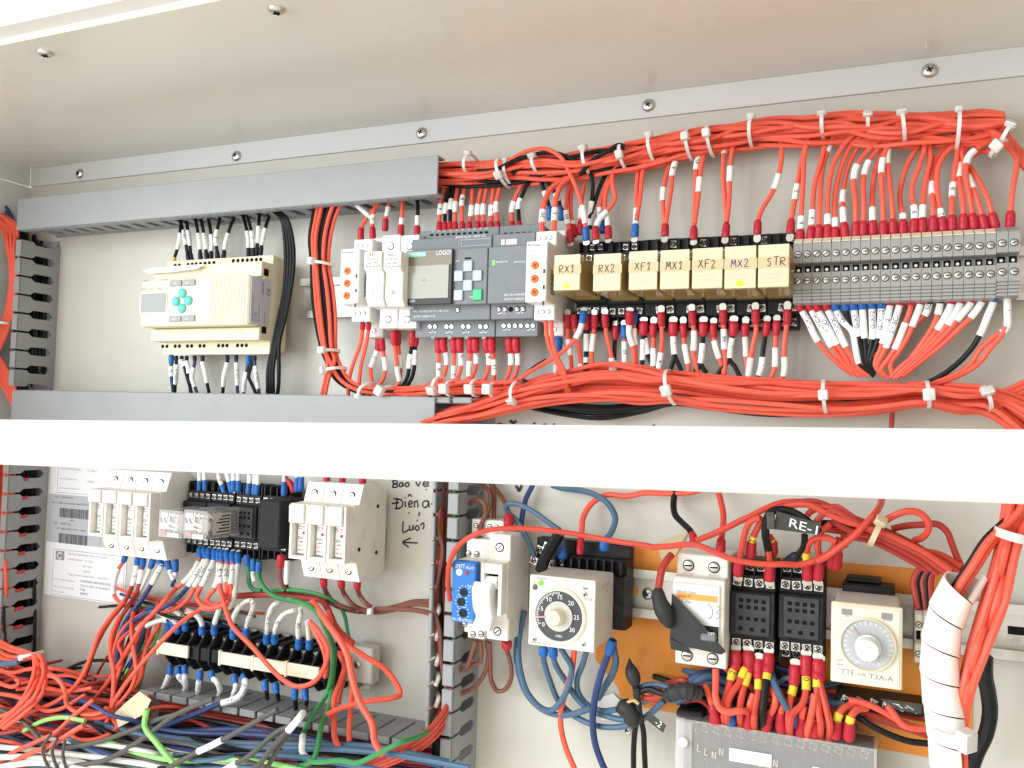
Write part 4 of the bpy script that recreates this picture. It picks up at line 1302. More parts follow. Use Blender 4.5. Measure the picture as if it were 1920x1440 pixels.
drop(U3, RED, 'R', [(420, 1320), (425, 1240), (445, 1180), (500, 1090), (532, 1010), (553, 920), (556, 800), (535, 720), (470, 695), (380, 700)], [(530, 1022, 11)], 'red wire bending sideways on the ' + S + 'STR, inner screw', 7, 31)
drop(U3, RED, 'R', [(605, 1315), (612, 1235), (628, 1140), (648, 1020), (672, 900), (690, 790), (660, 715), (580, 695)], [(636, 1078, 11, '5')], 'red wire with sleeve on the ' + S + 'STR, outer screw', 7, 31)
# into the slim relay beside RX1
drop(U2, RED, None, [(1128, 1310), (1130, 1220), (1148, 1120), (1185, 1055), (1260, 1005), (1350, 960)], [(1131, 1218, 11, '30')], 'red wire marked 30 on the slim relay beside relay RX1', None, 46, 24, r=2.0)
drop(U2, RED, None, [(1196, 1300), (1200, 1210), (1208, 1120), (1240, 1040), (1320, 980), (1420, 930)], [(1201, 1215, 11, '5')], 'red wire marked 5 on the slim relay beside relay RX1', None, 46, 24, r=2.0)
drop(U2, BLK, 'B', [(1174, 1240), (1172, 1180), (1150, 1100), (1095, 960), (1055, 915), (1015, 940), (960, 980)], [(1146, 1095, 7)], 'black wire arching into a blue crimp behind the slim relay by RX1', None, 22, 30)
drop(U2, BLK, 'B', [(1238, 1240), (1234, 1180), (1215, 1110), (1160, 1030), (1100, 980), (1000, 965), (880, 980)], [(1213, 1115, 7)], 'black wire under the red ones in a blue crimp by relay RX1', None, 22, 26)
# into the logic controller
G6 = 'wires on top of the logic controller'
for i, (x, col, mx, my, xt, w) in enumerate(((552, RED, 555, 1180, 588, '4'), (582, BLK, 586, 1175, 622, ''), (612, BLK, 615, 1150, 640, ''), (640, RED, 640, 1165, 660, ''), (680, RED, 678, 1130, 700, '18'), (720, RED, 731, 1188, 745, '-'),
        (766, RED, 765, 1182, 800, ''), (800, RED, 797, 1180, 830, ''), (842, RED, 842, 1186, 866, 'Z'), (878, RED, 870, 1168, 900, ''), (960, RED, 961, 1166, 1020, '1'), (1000, BLK, 998, 1148, 1050, 'N'))):
    drop(U2, col, 'R', [(x, 1318), (x, 1255), (mx, my), ((mx + xt) / 2 - 2, 1090), (xt, 1030), (xt + 40, 985), (xt + 140, 965)], [(mx, my, 9, w)],
         f'{"black" if col == BLK else "red"} wire in the {ORD[i]} top connection of the logic controller, counted from the fuse holders', group=G6, d0=26, brad=2.7)
# onto the fuse holders and the slim relay beside them
G7 = 'wires dropping from the covered duct'
drop(U2, RED, 'R', [(110, 1350), (112, 1290), (150, 1215), (195, 1165), (215, 1120)], [], 'red wire bending onto the slim relay beside fuse holder L', d0=26, d1=26, group=G7)
drop(U2, RED, 'R', [(176, 1345), (176, 1280), (178, 1225), (190, 1160), (205, 1110)], [(178, 1238, 8, '0')], 'red wire with a white sleeve onto the slim relay beside fuse holder L', d0=28, d1=26, group=G7)
drop(U2, 'wire_white', None, [(180, 1240), (140, 1200), (85, 1150), (60, 1120)], [(120, 1182, 14)], 'white sleeved wire slanting from the covered duct over the slim relay', d0=26, d1=30, group=G7)
drop(U2, RED, 'R', [(246, 1300), (248, 1250), (260, 1190), (268, 1140)], [(262, 1188, 8)], 'short red wire with sleeve behind fuse holder L', d0=22, d1=24, group=G7)
drop(U2, RED, 'R', [(335, 1330), (336, 1290), (340, 1240), (345, 1150), (350, 1110)], [(339, 1255, 9)], 'red wire with sleeve dropping into fuse holder N', d0=30, d1=28, group=G7)
drop(U2, BLK, 'R', [(428, 1335), (427, 1290), (428, 1240), (430, 1170), (425, 1110)], [(427, 1250, 10)], 'black wire with sleeve dropping onto the end of fuse holder N', d0=30, d1=28, group=G7)

# ---- upper bundle
pathU = zz(U2, [(480, 985), (640, 985), (820, 985), (980, 970), (1150, 950), (1320, 935), (1480, 905), (1640, 880), (1780, 855), (1920, 822)]) + zz(U3, [(160, 790), (330, 760), (520, 742), (720, 738), (900, 722), (1080, 730), (1280, 730), (1480, 725), (1680, 715), (1815, 690)])
wU = [22, 22, 24, 25, 25, 25, 25, 26, 26, 26, 27, 28, 26, 26, 29, 31, 33, 33, 30, 17]
strands(RED, pathU, wU, 25, 6, 38, 'red wire running along the upper tied bundle', 'red wires of the upper bundle', r=1.6, seed=3, wig=.24)
wL = [w * 1.05 for w in wU]
strands(BLK, pathU[:8], [20] * 8, 4, 14, 34, 'black wire in the end of upper bundle that enters the covered duct', 'black wires of the upper bundle', seed=5, wig=.5)
pk = zz(U2, [(1340, 985), (1420, 895), (1500, 850), (1560, 815), (1590, 825)])
wire(BLK, [(x, y, 36) for x, y in pk], 'black wire end sticking up from the upper bundle at its tie', 'black wires of the upper bundle')
pk = zz(U3, [(-60, 850), (60, 850), (200, 835), (300, 825), (400, 800), (500, 795)])
wire(BLK, [(x, y, 14) for x, y in pk], 'black wire along the underside of the upper bundle behind relay XF2', 'black wires of the upper bundle')
# loose reds that leave the bundle and turn down at the far end
for i in range(9):
    o = i * 14
    p = zz(U3, [(1480 + o * 2, 690 + o * .7, 22), (1640 + o, 690 + o * .8, 26), (1760 + o * .7, 735 + o * .9, 28 + (i % 3) * 3), (1850 + o * .4, 800 + o * 1.0, 28), (1930 + o * .3, 880 + o, 24), (2010 + o * .2, 1010 + o, 18)])
    wire(RED, p, 'red wire turning down at the far end of the upper bundle', 'red wires turning down past the terminals')
for i in range(6):
    o = i * 11
    p = zz(U3, [(1650, 760 + o, 20), (1720, 750 + o * .6, 24), (1780, 790 + o, 28), (1770 - o, 850 + o * .3, 24), (1690 - o, 850, 20), (1620, 880 + o * .2, 18)])
    if i < 2:
        wire(RED, p, 'red wire curling back under the upper bundle near its far end', 'red wires turning down past the terminals')

# ---- wires below the logic controller and its neighbours (A6)
GB = 'wires below the logic controller'
def low(Z, col, lug, pts, marks, label, tip=None, d0=32, d1=26, group=GB, **k):
    return drop(Z, col, lug, pts, marks, label, tip, d0, d1, group, **k)
low(A6, RED, 'R', [(322, 905), (318, 960), (300, 1070), (255, 1190), (220, 1320), (212, 1460), (215, 1500)], [], 'outer red wire under the slim relay beside fuse holder L', d0=44, brad=2.4, blen=6)
low(A6, RED, 'R', [(366, 905), (362, 960), (345, 1070), (312, 1200), (295, 1330), (288, 1460), (288, 1500)], [], 'inner red wire under the slim relay beside fuse holder L', d0=44, brad=2.4, blen=6)
low(A6, RED, 'R', [(440, 1020), (436, 1085), (405, 1170), (378, 1250), (392, 1350), (420, 1460), (425, 1500)], [(407, 1168, 15, '1-2', 'ink_blue')], 'red wire with sleeve 1-2 under fuse holder L', d0=32)
low(A6, RED, 'R', [(462, 1020), (468, 1090), (484, 1180), (490, 1260), (465, 1340), (400, 1400)], [(485, 1205, 11, '1')], 'red wire curling back under fuse holder L', d0=32)
low(A6, RED, 'R', [(552, 960), (556, 1050), (575, 1180), (582, 1270), (595, 1345), (540, 1400), (460, 1430)], [(582, 1280, 12)], 'front red wire under fuse holder N', d0=36, brad=3.0, blen=12)
low(A6, RED, 'R', [(582, 960), (585, 1050), (598, 1160), (604, 1250), (598, 1340)], [(598, 1190, 11)], 'rear red wire under fuse holder N', d0=30, brad=3.0, blen=12)
low(A6, BLK, 'R', [(695, 965), (692, 1050), (680, 1130), (670, 1200), (658, 1300), (610, 1380), (540, 1420)], [(669, 1190, 12, 'N')], 'black wire marked N with low sleeve beside the logic controller', d0=34, brad=3.2, blen=12)
low(A6, BLK, 'R', [(716, 965), (715, 1050), (714, 1130), (710, 1220), (690, 1310), (650, 1380)], [(713, 1165, 12, 'N')], 'black wire marked N with high sleeve beside the logic controller', d0=32, brad=3.2, blen=12)
k = 0
for (xa, xb, a, b) in ((888, 925, ('18', 892, 1260), ('1', 950, 1160)), (1005, 1048, ('21', 1003, 1280), ('14', 1060, 1165)), (1128, 1165, ('', 1118, 1245), ('12', 1173, 1150)), (1248, 1288, ('8', 1268, 1160), ('23', 1308, 1235)), (1420, 1470, ('', 1432, 1160), ('', 1485, 1160))):
    for x, (w, mx, my) in ((xa, a), (xb, b)):
        c = RED
        low(A6, c, 'R', [(x, 1010), (x, 1080), ((x + mx) / 2, (1080 + my) / 2), (mx, my), (mx - 8, my + 100), (mx - 50, min(1420, my + 180)), (mx - 160, 1410)], [(mx, my, 12, w)],
            f'red wire {ORD[k]} of the bottom row of the logic controller, counted from the fuse holders', d0=32, d1=28, blen=12.5, brad=3.4)
        k += 1
low(A6, RED, None, [(1692, 890), (1698, 960), (1715, 1060), (1760, 1160), (1800, 1250), (1840, 1340), (1870, 1420)], [], 'outer red wire under the slim relay beside relay RX1', d0=46, d1=36)
low(A6, RED, None, [(1735, 890), (1738, 960), (1748, 1060), (1785, 1170), (1830, 1260), (1850, 1360), (1850, 1430)], [], 'inner red wire under the slim relay beside relay RX1', d0=46, d1=36)
low(A6, RED, 'B', [(1788, 1010), (1784, 1090), (1775, 1180), (1770, 1280), (1790, 1390)], [(1776, 1270, 9)], 'red wire in a blue crimp under the slim relay beside RX1', d0=26, d1=26, blen=14, brad=3.6)

# ---- wires under the relay sockets (A7)
GR = 'wires under the relay sockets'
def und(col, lug, pts, marks, label, tip=5, d0=31, d1=26, **k):
    return drop(A7, col, lug, pts, marks, label, tip, d0, d1, GR, **k)
und(RED, 'R', [(176, 840), (176, 910), (182, 1030), (195, 1110), (205, 1200), (208, 1320)], [(186, 1085, 12, '7')], 'red wire under the first screw of relay RX1')
und(RED, 'R', [(226, 838), (226, 900), (240, 990), (262, 1090), (275, 1190), (262, 1330)], [(264, 1270, 12)], 'red wire under the second screw of relay RX1', None)
und(RED, 'B', [(300, 815), (290, 875), (268, 960), (215, 1045), (110, 1140), (0, 1205), (-110, 1270), (-190, 1330)], [(270, 962, 13)], 'red wire slanting away from a blue crimp under relay RX1', 4, 36, 44)
und(BLK, 'R', [(325, 850), (322, 930), (318, 1050), (316, 1180), (308, 1320)], [(318, 1052, 13), (290, 1170, 4)], 'black wire with white sleeve under relay RX1', None, 28)
und(RED, 'R', [(378, 840), (378, 905), (366, 1030), (358, 1150), (368, 1250), (372, 1330)], [(364, 1055, 13, '1')], 'red wire under the fourth screw of relay RX1')
und(RED, 'R', [(458, 835), (460, 905), (474, 1010), (498, 1110), (510, 1200), (505, 1330)], [(505, 1222, 11, '1')], 'red wire with low sleeve under relay RX2')
und(BLK, 'R', [(538, 925), (535, 980), (530, 1060), (527, 1180), (530, 1320)], [(528, 1230, 8)], 'black wire under the back row of relay RX2', 5, 24)
und(RED, 'B', [(602, 920), (602, 980), (604, 1060), (605, 1140), (606, 1320)], [(605, 1120, 16, '30')], 'red wire marked 30 in a blue crimp under relay RX2', 5, 24)
und(RED, 'R', [(645, 810), (642, 880), (640, 990), (668, 1080), (678, 1180), (680, 1330)], [(642, 985, 17)], 'red wire with long white sleeve under relay RX2', 3, 34, brad=3.4)
und(RED, 'B', [(672, 810), (676, 870), (676, 990), (684, 1080), (690, 1180), (692, 1330)], [(678, 1000, 12)], 'red wire in a blue crimp behind the long sleeve under RX2', None, 28)
und(BLK, 'R', [(748, 890), (746, 950), (742, 1090), (740, 1170), (722, 1290)], [(742, 1105, 15, 'N')], 'straight black wire marked N under relay XF1', 4, 26, brad=3.6)
und(BLK, None, [(752, 980), (764, 1050), (778, 1140), (810, 1210), (880, 1275)], [(768, 1080, 12)], 'curving black wire under relay XF1', None, 24)
und(RED, 'R', [(822, 905), (818, 970), (822, 1070), (820, 1180), (812, 1310)], [(820, 1168, 13)], 'middle red wire under relay XF1', 6, 26)
und(RED, 'R', [(880, 820), (880, 890), (886, 1000), (880, 1100), (866, 1210), (846, 1310)], [(868, 1200, 13, '4')], 'red wire on the outer screw under relay XF1', 6)
def nsplit(x, y0, mx, my, sx, sy, e1, e2, nm):
    und(BLK, 'R', [(x, y0), (x - 2, y0 + 60), (mx, my), (sx, sy), ((sx + e1[0]) / 2, sy + 50), e1], [(mx, my, 14, 'N')], f'black wire marked N under relay {nm}', 5, 27, brad=3.6)
    und(BLK, None, [(mx, my + 40), (sx + 6, sy), ((sx + e2[0]) / 2 + 4, sy + 50), e2], [], f'black wire branching off below the N sleeve of relay {nm}', None, 26)
nsplit(970, 895, 972, 1065, 978, 1160, (946, 1260), (1030, 1262), 'MX1')
und(RED, 'R', [(1045, 905), (1046, 970), (1054, 1060), (1070, 1150), (1082, 1220), (1086, 1310)], [(1068, 1138, 14)], 'middle red wire under relay MX1', 6, 26)
und(RED, 'R', [(1110, 810), (1115, 880), (1126, 980), (1124, 1060), (1120, 1130), (1142, 1220), (1160, 1300)], [(1125, 1035, 14)], 'red wire on the outer screw under relay MX1', 6)
nsplit(1196, 895, 1184, 1130, 1172, 1205, (1126, 1265), (1222, 1276), 'XF2')
und(RED, 'R', [(1272, 905), (1270, 970), (1280, 1050), (1302, 1130), (1330, 1210), (1352, 1300)], [(1294, 1102, 13)], 'middle red wire under relay XF2', 5, 26)
und(RED, 'R', [(1342, 805), (1344, 880), (1350, 990), (1352, 1090), (1362, 1180), (1350, 1300)], [(1347, 1030, 14, '48')], 'red wire marked 48 under relay XF2', 6)
nsplit(1424, 890, 1396, 1090, 1386, 1180, (1296, 1300), (1470, 1308), 'MX2')
und(RED, 'R', [(1512, 905), (1508, 970), (1514, 1080), (1518, 1180), (1532, 1320)], [(1516, 1072, 14, '', 'ink', 'sleeve_old')], 'middle red wire under relay MX2', 6, 26)
und(RED, 'R', [(1586, 800), (1588, 870), (1590, 960), (1566, 1080), (1546, 1190), (1530, 1320)], [(1541, 1224, 13)], 'red wire on the outer screw under relay MX2', 6)
und(BLK, 'R', [(1672, 890), (1665, 960), (1650, 1060), (1640, 1130), (1632, 1230), (1602, 1320)], [(1633, 1222, 13, 'N')], 'black wire marked N under relay STR', 5, 26)
und(RED, 'R', [(1746, 885), (1742, 960), (1736, 1060), (1736, 1160), (1728, 1250), (1690, 1340)], [(1736, 1155, 13)], 'middle red wire under relay STR', 5, 26)
und(RED, 'R', [(1826, 800), (1824, 880), (1810, 1000), (1800, 1110), (1806, 1230), (1794, 1300), (1740, 1340)], [(1805, 1230, 13)], 'red wire on the outer screw under relay STR', 7)

# ---- wires below the grey terminals (A8)
GD = 'wires below the grey terminals'
def blw(col, lug, pts, marks, label, d0=34, d1=28, **k):
    return drop(A8, col, lug, pts, marks, label, None, d0, d1, GD, **k)
bl = [
    (RED, 'R', [(228, 700), (236, 770), (300, 890), (362, 1020), (430, 1110), (530, 1210), (640, 1290)], [(305, 895, 30, 'T-MN', 'ink_blue')]),
    (RED, 'R', [(298, 695), (306, 760), (385, 910), (468, 1060), (520, 1140), (590, 1230), (690, 1300)], [(390, 915, 34, 'T-MCH', 'ink_blue')]),
    (RED, 'R', [(362, 700), (370, 790), (440, 920), (500, 1035), (560, 1130), (620, 1220), (720, 1300)], [(436, 915, 29, 'T-XF', 'ink_blue')]),
    (RED, 'R', [(436, 690), (440, 780), (508, 920), (576, 1065), (610, 1130), (660, 1220), (760, 1300)], [(510, 925, 31, 'T-MX', 'ink_blue')]),
    (BLK, 'B', [(502, 690), (508, 790), (552, 880), (630, 960), (668, 1150), (690, 1220), (800, 1300)], [(545, 870, 15, 'G-M', 'ink_blue'), (643, 1045, 27)]),
    (BLK, 'B', [(572, 685), (580, 770), (596, 860), (645, 990), (690, 1090), (715, 1200), (800, 1280)], []),
    (BLK, 'B', [(640, 685), (640, 770), (656, 880), (674, 990), (700, 1090), (728, 1200), (800, 1270)], [(654, 880, 22, 'G-XF1', 'ink_blue')]),
    (BLK, 'B', [(708, 680), (708, 770), (714, 880), (722, 990), (732, 1090), (745, 1200), (800, 1270)], [(714, 880, 24)]),
    (BLK, 'B', [(780, 675), (780, 760), (782, 880), (784, 1000), (768, 1090), (756, 1200), (810, 1270)], [(782, 880, 25, 'G-XF2', 'ink_blue')]),
    (BLK, 'B', [(850, 672), (850, 760), (845, 880), (832, 1000), (802, 1090), (772, 1200), (820, 1270)], [(843, 885, 24, 'G-MN2', 'ink_blue')]),
    (RED, 'R', [(920, 670), (918, 740), (894, 880), (864, 1030), (838, 1110), (800, 1220), (860, 1300)], [(893, 885, 31, '2', 'ink_blue')]),
    (RED, 'R', [(995, 668), (990, 750), (948, 900), (894, 1060), (862, 1130), (820, 1230), (880, 1300)], [(944, 905, 34, '2MBC-1', 'ink_blue')]),
    (RED, 'R', [(1075, 664), (1070, 780), (1024, 920), (960, 1080), (905, 1170), (850, 1250), (900, 1320)], [(985, 1005, 18)]),
    (RED, 'R', [(1150, 660), (1148, 740), (1080, 930), (1045, 1010), (985, 1110), (920, 1210), (940, 1310)], [(1116, 840, 17)]),
    ('wire_red_dark', 'K', [(1212, 656), (1212, 730), (1185, 830), (1130, 892), (1000, 992), (860, 1100), (730, 1195), (640, 1280)], [(1203, 775, 12, '50')]),
    (RED, 'K', [(1292, 652), (1294, 730), (1275, 830), (1240, 920), (1150, 1060), (1060, 1180), (960, 1290)], [(1288, 765, 13)]),
    (RED, 'R', [(1375, 655), (1372, 760), (1300, 905), (1246, 985), (1120, 1130), (1000, 1230), (920, 1310)], [(1330, 850, 18)]),
    (RED, 'R', [(1452, 650), (1446, 740), (1356, 905), (1290, 985), (1160, 1120), (1040, 1230), (940, 1320)], [(1400, 830, 18, '', 'ink_blue')]),
    (RED, 'R', [(1538, 645), (1526, 740), (1440, 855), (1350, 965), (1210, 1105), (1080, 1220), (960, 1320)], [(1476, 806, 14)]),
    (RED, 'R', [(1626, 640), (1608, 730), (1534, 845), (1440, 940), (1290, 1080), (1150, 1190), (1010, 1300)], [(1572, 790, 15)]),
    (BLK, 'B', [(1696, 640), (1690, 740), (1648, 850), (1600, 970), (1530, 1090), (1400, 1225), (1230, 1335), (1100, 1370)], [(1645, 860, 26, "'")]),
    (RED, None, [(1790, 640), (1792, 700), (1796, 820), (1786, 945), (1690, 1010), (1590, 1100), (1520, 1210), (1380, 1300), (1200, 1350), (1050, 1360)], [(1797, 815, 28, 'N', 'ink_blue')]),
]
for i, (c, lg, pt, mk) in enumerate(bl):
    blw(c, lg, pt, mk, f'{"black" if c == BLK else "red"} wire leaving the grey terminal {ORD[i]} from relay STR, lower side', blen=11 if i < 10 else 9, brad=3.2)
blw(RED, None, [(1780, 930), (1740, 1010), (1660, 1100), (1590, 1195), (1500, 1260), (1330, 1335), (1150, 1370)], [], 'second red wire out of the sleeve marked N at the terminal row end', 33)

# ---- lower bundle
pathL = [(790, 795), (840, 782), (900, 768), (960, 748), (1040, 728), (1130, 716), (1200, 722), (1260, 728), (1340, 736), (1450, 744), (1550, 748), (1640, 747), (1735, 742), (1800, 748), (1852, 752), (1920, 785), (1980, 840)]
wLo = [12, 14, 17, 22, 28, 34, 34, 30, 30, 31, 30, 27, 24, 25, 24, 32, 40]
strands(RED, pathL, wLo, 21, 14, 48, 'red wire running along the lower tied bundle', 'red wires of the lower bundle', seed=9, wig=.16)
for i in range(4):
    p = [(1845, 745 + i * 7, 30), (1880, 735 + i * 8, 32), (1930, 712 + i * 10, 30), (1990, 690 + i * 12, 26)]
    wire(RED, p, 'red wire fanning upward out of the lower bundle past its last tie', 'red wires of the lower bundle')
pathK = [(900, 772), (960, 752), (1010, 758), (1070, 768), (1130, 774), (1200, 766), (1262, 754), (1330, 762), (1420, 772), (1490, 772), (1550, 764), (1640, 750), (1720, 742)]
strands(BLK, pathK, [6, 6, 10, 12, 12, 10, 6, 6, 6, 6, 5, 5, 3], 5, 12, 28, 'black wire sagging under the lower red bundle', 'black wires under the lower bundle', seed=4, wig=.2)
p = zz(B1, [(900, 395), (1000, 430), (1080, 440), (1200, 415), (1330, 375), (1460, 345)])
wire('wire_red_dark', [(x, y, 12) for x, y in p], 'thin dark red wire hanging lowest under the black sagging wires', 'black wires under the lower bundle', 1.3)
wire('wire_red_dark', [(1674, 760, 16), (1672, 790, 15), (1668, 830, 14), (1650, 900, 14)], 'single dark red wire dropping from the lower bundle behind the crossbar', None)
# black and red group that swings from the upper duct under the fuse holders
G9 = 'wires of the curved bundle beside the slim relay'
cols = [BLK, RED, RED, BLK, BLK, RED, BLK, RED]
for i, c in enumerate(cols):
    o = (i - 3.5)
    pts = [(1500 + o * 28, 10), (1470 + o * 24, 110), (1440 + o * 22, 270), (1440 + o * 18, 450), (1458 + o * 22, 640), (1478 + o * 22, 850), (1505 + o * 15, 1100), (1530 + o * 13, 1180)]
    dz = 30 + (i % 3) * 4
    if i in (1, 5):
        pts += [(1500 + o * 6, 1300), (1470 + o * 6, 1440), (1465 + o * 6, 1500)]
    else:
        pts += [(1600 + o * 14, 1310 + abs(o) * 2), (1720 + o * 8, 1395 - o * 4), (1900, 1425 - o * 9), (2100, 1425 - o * 10), (2400, 1412 - o * 12), (2800, 1405 - o * 12)]
    p = zz(A5, [(x, y, dz) for x, y in pts])
    wire(c, p, f'{"black" if c == BLK else "red"} wire of the curved bundle beside the slim relay', G9)
for i, pt in enumerate(([(540, 1440), (700, 1420), (850, 1390), (950, 1345), (1050, 1330)], [(560, 1420), (750, 1400), (1000, 1395), (1250, 1400), (1500, 1380)], [(620, 1450), (850, 1425), (1100, 1420), (1350, 1430), (1560, 1400)], [(800, 1360), (950, 1370), (1100, 1340), (1300, 1350), (1480, 1340)])):
    wire(RED, zz(A6, [(x, y, 34 + i * 2) for x, y in pt]), 'red wire crossing low behind the ties under the logic controller', 'red wires crossing under the logic controller')
wire(BLK, zz(A6, [(1490, 1330, 40), (1540, 1290, 42), (1610, 1235, 42), (1700, 1180, 40)]), 'grey-black wire slanting up under the slim relay by RX1', None)
wire(BLK, zz(B1, [(500, 190, 30), (560, 215, 32), (650, 205, 32), (720, 195, 28)]), 'black wire lying across the gap above the lower bundle', None)

# ---- cable ties on the upper half
def ztie(Z, a, b, d, bd, lab, **k):
    (p, q) = zz(Z, [a, b])
    return tie(p, q, d, bd, lab, **k)
ztie(U2, (742, 880), (728, 1000), 22, 15, 'cable tie where the upper bundle leaves the covered duct', head=.85, hs=1.2)
ztie(U2, (905, 905), (935, 1045), 24, 16, 'slanted cable tie above the logic controller', head=-.5, hs=1.3)
ztie(U2, (948, 915), (960, 1040), 22, 14, 'narrow cable tie next to the slanted one above the logic controller', head=.8)
ztie(U2, (1105, 895), (1118, 985), 24, 15, 'cable tie above the extension module', head=.75, hs=1.3)
ztie(U2, (1385, 850), (1405, 985), 24, 16, 'cable tie above relay RX1', head=.8, hs=1.3)
ztie(U2, (1588, 820), (1605, 955), 24, 16, 'cable tie with low head above relays RX2 and XF1', head=-.25, hs=1.2)
ztie(U2, (1750, 780), (1765, 915), 24, 17, 'cable tie above the gap between XF1 and MX1', head=.85, hs=1.2)
ztie(U3, (38, 745), (48, 890), 24, 17, 'cable tie with middle head above relay XF2', head=.1, hs=1.2)
ztie(U3, (152, 722), (168, 870), 24, 17, 'cable tie beside the one above relay XF2', head=.05, hs=1.2)
ztie(U3, (398, 680), (388, 815), 24, 17, 'cable tie with high head above relay STR', head=.85, hs=1.2)
ztie(U3, (792, 668), (790, 775), 24, 18, 'cable tie above the fourth grey terminal', head=.75, hs=1.3)
ztie(U3, (1046, 660), (1044, 755), 24, 18, 'cable tie above the ninth grey terminal', head=.3, hs=1.3)
ztie(U3, (1228, 655), (1248, 800), 26, 19, 'cable tie above the twelfth grey terminal', head=.65, hs=1.4)
ztie(U3, (1550, 640), (1540, 830), 26, 19, 'thin cable tie with its tail standing up from the upper bundle', head=.95, tail=9)
ztie(U3, (1840, 725), (1760, 860), 30, 20, 'cable tie on the bend at the far end of the upper bundle', head=.55, hs=1.4)
ztie(U3, (1815, 800), (1735, 870), 32, 12, 'small cable tie under the bend of the upper bundle', head=-.5, hs=1.5)
ztie(A5, (1400, 450), (1525, 465), 36, 10, 'cable tie on the curved bundle beside the slim relay, upper one', head=.4, hs=1.3)
ztie(A5, (1450, 1120), (1565, 1108), 36, 10, 'cable tie on the curved bundle beside the slim relay, middle one', head=-.1, hs=1.2)
ztie(A5, (1500, 1265), (1615, 1240), 38, 10, 'cable tie at the bend of the curved bundle', head=.6, hs=1.4)
ztie(A6, (385, 1355), (325, 1450), 38, 11, 'slanted cable tie under fuse holder L', head=-.9, hs=1.2)
ztie(A6, (530, 1380), (490, 1450), 38, 11, 'cable tie with big head under fuse holder N', head=.0, hs=1.5)
ztie(A6, (905, 1310), (885, 1440), 40, 11, 'cable tie under the first outputs of the logic controller', head=-.5, hs=1.5)
ztie(A6, (990, 1340), (985, 1450), 40, 11, 'cable tie under the second outputs of the logic controller', head=-.1, hs=1.5)
ztie(A6, (1180, 1330), (1172, 1450), 40, 11, 'cable tie under the third outputs of the logic controller', head=-.2, hs=1.5)
ztie(A6, (1310, 1360), (1305, 1450), 40, 11, 'cable tie under the fourth outputs of the logic controller', head=0, hs=1.5)
ztie(B1, (480, 200), (470, 350), 36, 17, 'cable tie on the lower bundle where black wires leave it', head=-.7, hs=1.4)
ztie(B1, (1470, 125), (1515, 345), 36, 19, 'long cable tie around the lower bundle under relay MX1', head=-.25, hs=1.5)
ztie(B2, (588, 190), (602, 400), 36, 19, 'cable tie around the lower bundle under the grey terminals', head=.0, hs=1.3)
ztie(B2, (1270, 200), (1285, 365), 36, 18, 'cable tie around the lower bundle where the black wire joins', head=-.1, hs=1.5)
ztie(B2, (1645, 235), (1695, 385), 36, 18, 'last cable tie before the lower bundle spreads', head=.5, hs=1.6)
# ---- wires in the open side duct and beyond
for i in range(7):
    o = i * 5
    wire(RED, [(-30 + o, 400, 30 + i % 3 * 5), (2 + o, 425, 36), (14 + o * .5, 470, 38 + i % 2 * 4), (20 + o * .35, 520, 40), (14 + o * .45, 570, 38), (0 + o * .5, 620, 36), (-25 + o * .4, 680, 34)], 'red wire bowing out of the open side duct above the crossbar', 'red wires in the side duct')
for i in range(6):
    o = i * 9
    wire(RED, [(-40, 640 + o, 30), (-5, 665 + o, 36), (14, 695 + o, 38), (30, 735 + o, 36), (20, 800 + o, 30)], 'red wire sweeping out low in the side duct above the crossbar', 'red wires in the side duct')
for i, c in enumerate(('wire_navy', 'wire_blue', 'wire_navy', 'wire_grey', 'wire_white')):
    wire(c, [(-20, 372 + i * 12, 20), (8, 385 + i * 10, 26), (22, 405 + i * 9, 28), (34, 440 + i * 8, 24), (30, 520, 15), (26, 640, 12)], f'{("dark blue", "pale blue", "navy blue", "grey", "cream")[i]} wire crossing the top of the open side duct', 'mixed wires in the side duct')
tie((-10, 606), (14, 606), 42, 8, 'cable tie on the red wires in the side duct', head=.4, hs=1.6)
# black wires added to stand for the shade deep in the duct
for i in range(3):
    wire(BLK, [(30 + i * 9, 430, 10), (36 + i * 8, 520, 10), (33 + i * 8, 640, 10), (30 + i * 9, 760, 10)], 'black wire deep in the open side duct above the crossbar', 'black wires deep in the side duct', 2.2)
# marks written on the panel, mostly hidden by the crossbar
b = MB()
at = lambda x, y: P(x, y, .3)
for st in ([(956, 788), (962, 793), (968, 789)], [(930, 798), (938, 795), (944, 799)], [(1002, 792), (1001, 815)], [(1014, 799), (1024, 797), (1020, 815)], [(1038, 794), (1042, 815)], [(1228, 797), (1220, 803), (1212, 815)], [(1106, 801), (1114, 801)], [(1180, 803), (1196, 802)]):
    pts = [at(*p) for p in st]
    pen(b, [[((p - pts[0]).x, (p - pts[0]).z) for p in pts]], pts[0], UX, UZ, .0022, 1, 1)
ob('pen_writing', b, 'ink_marker', back)
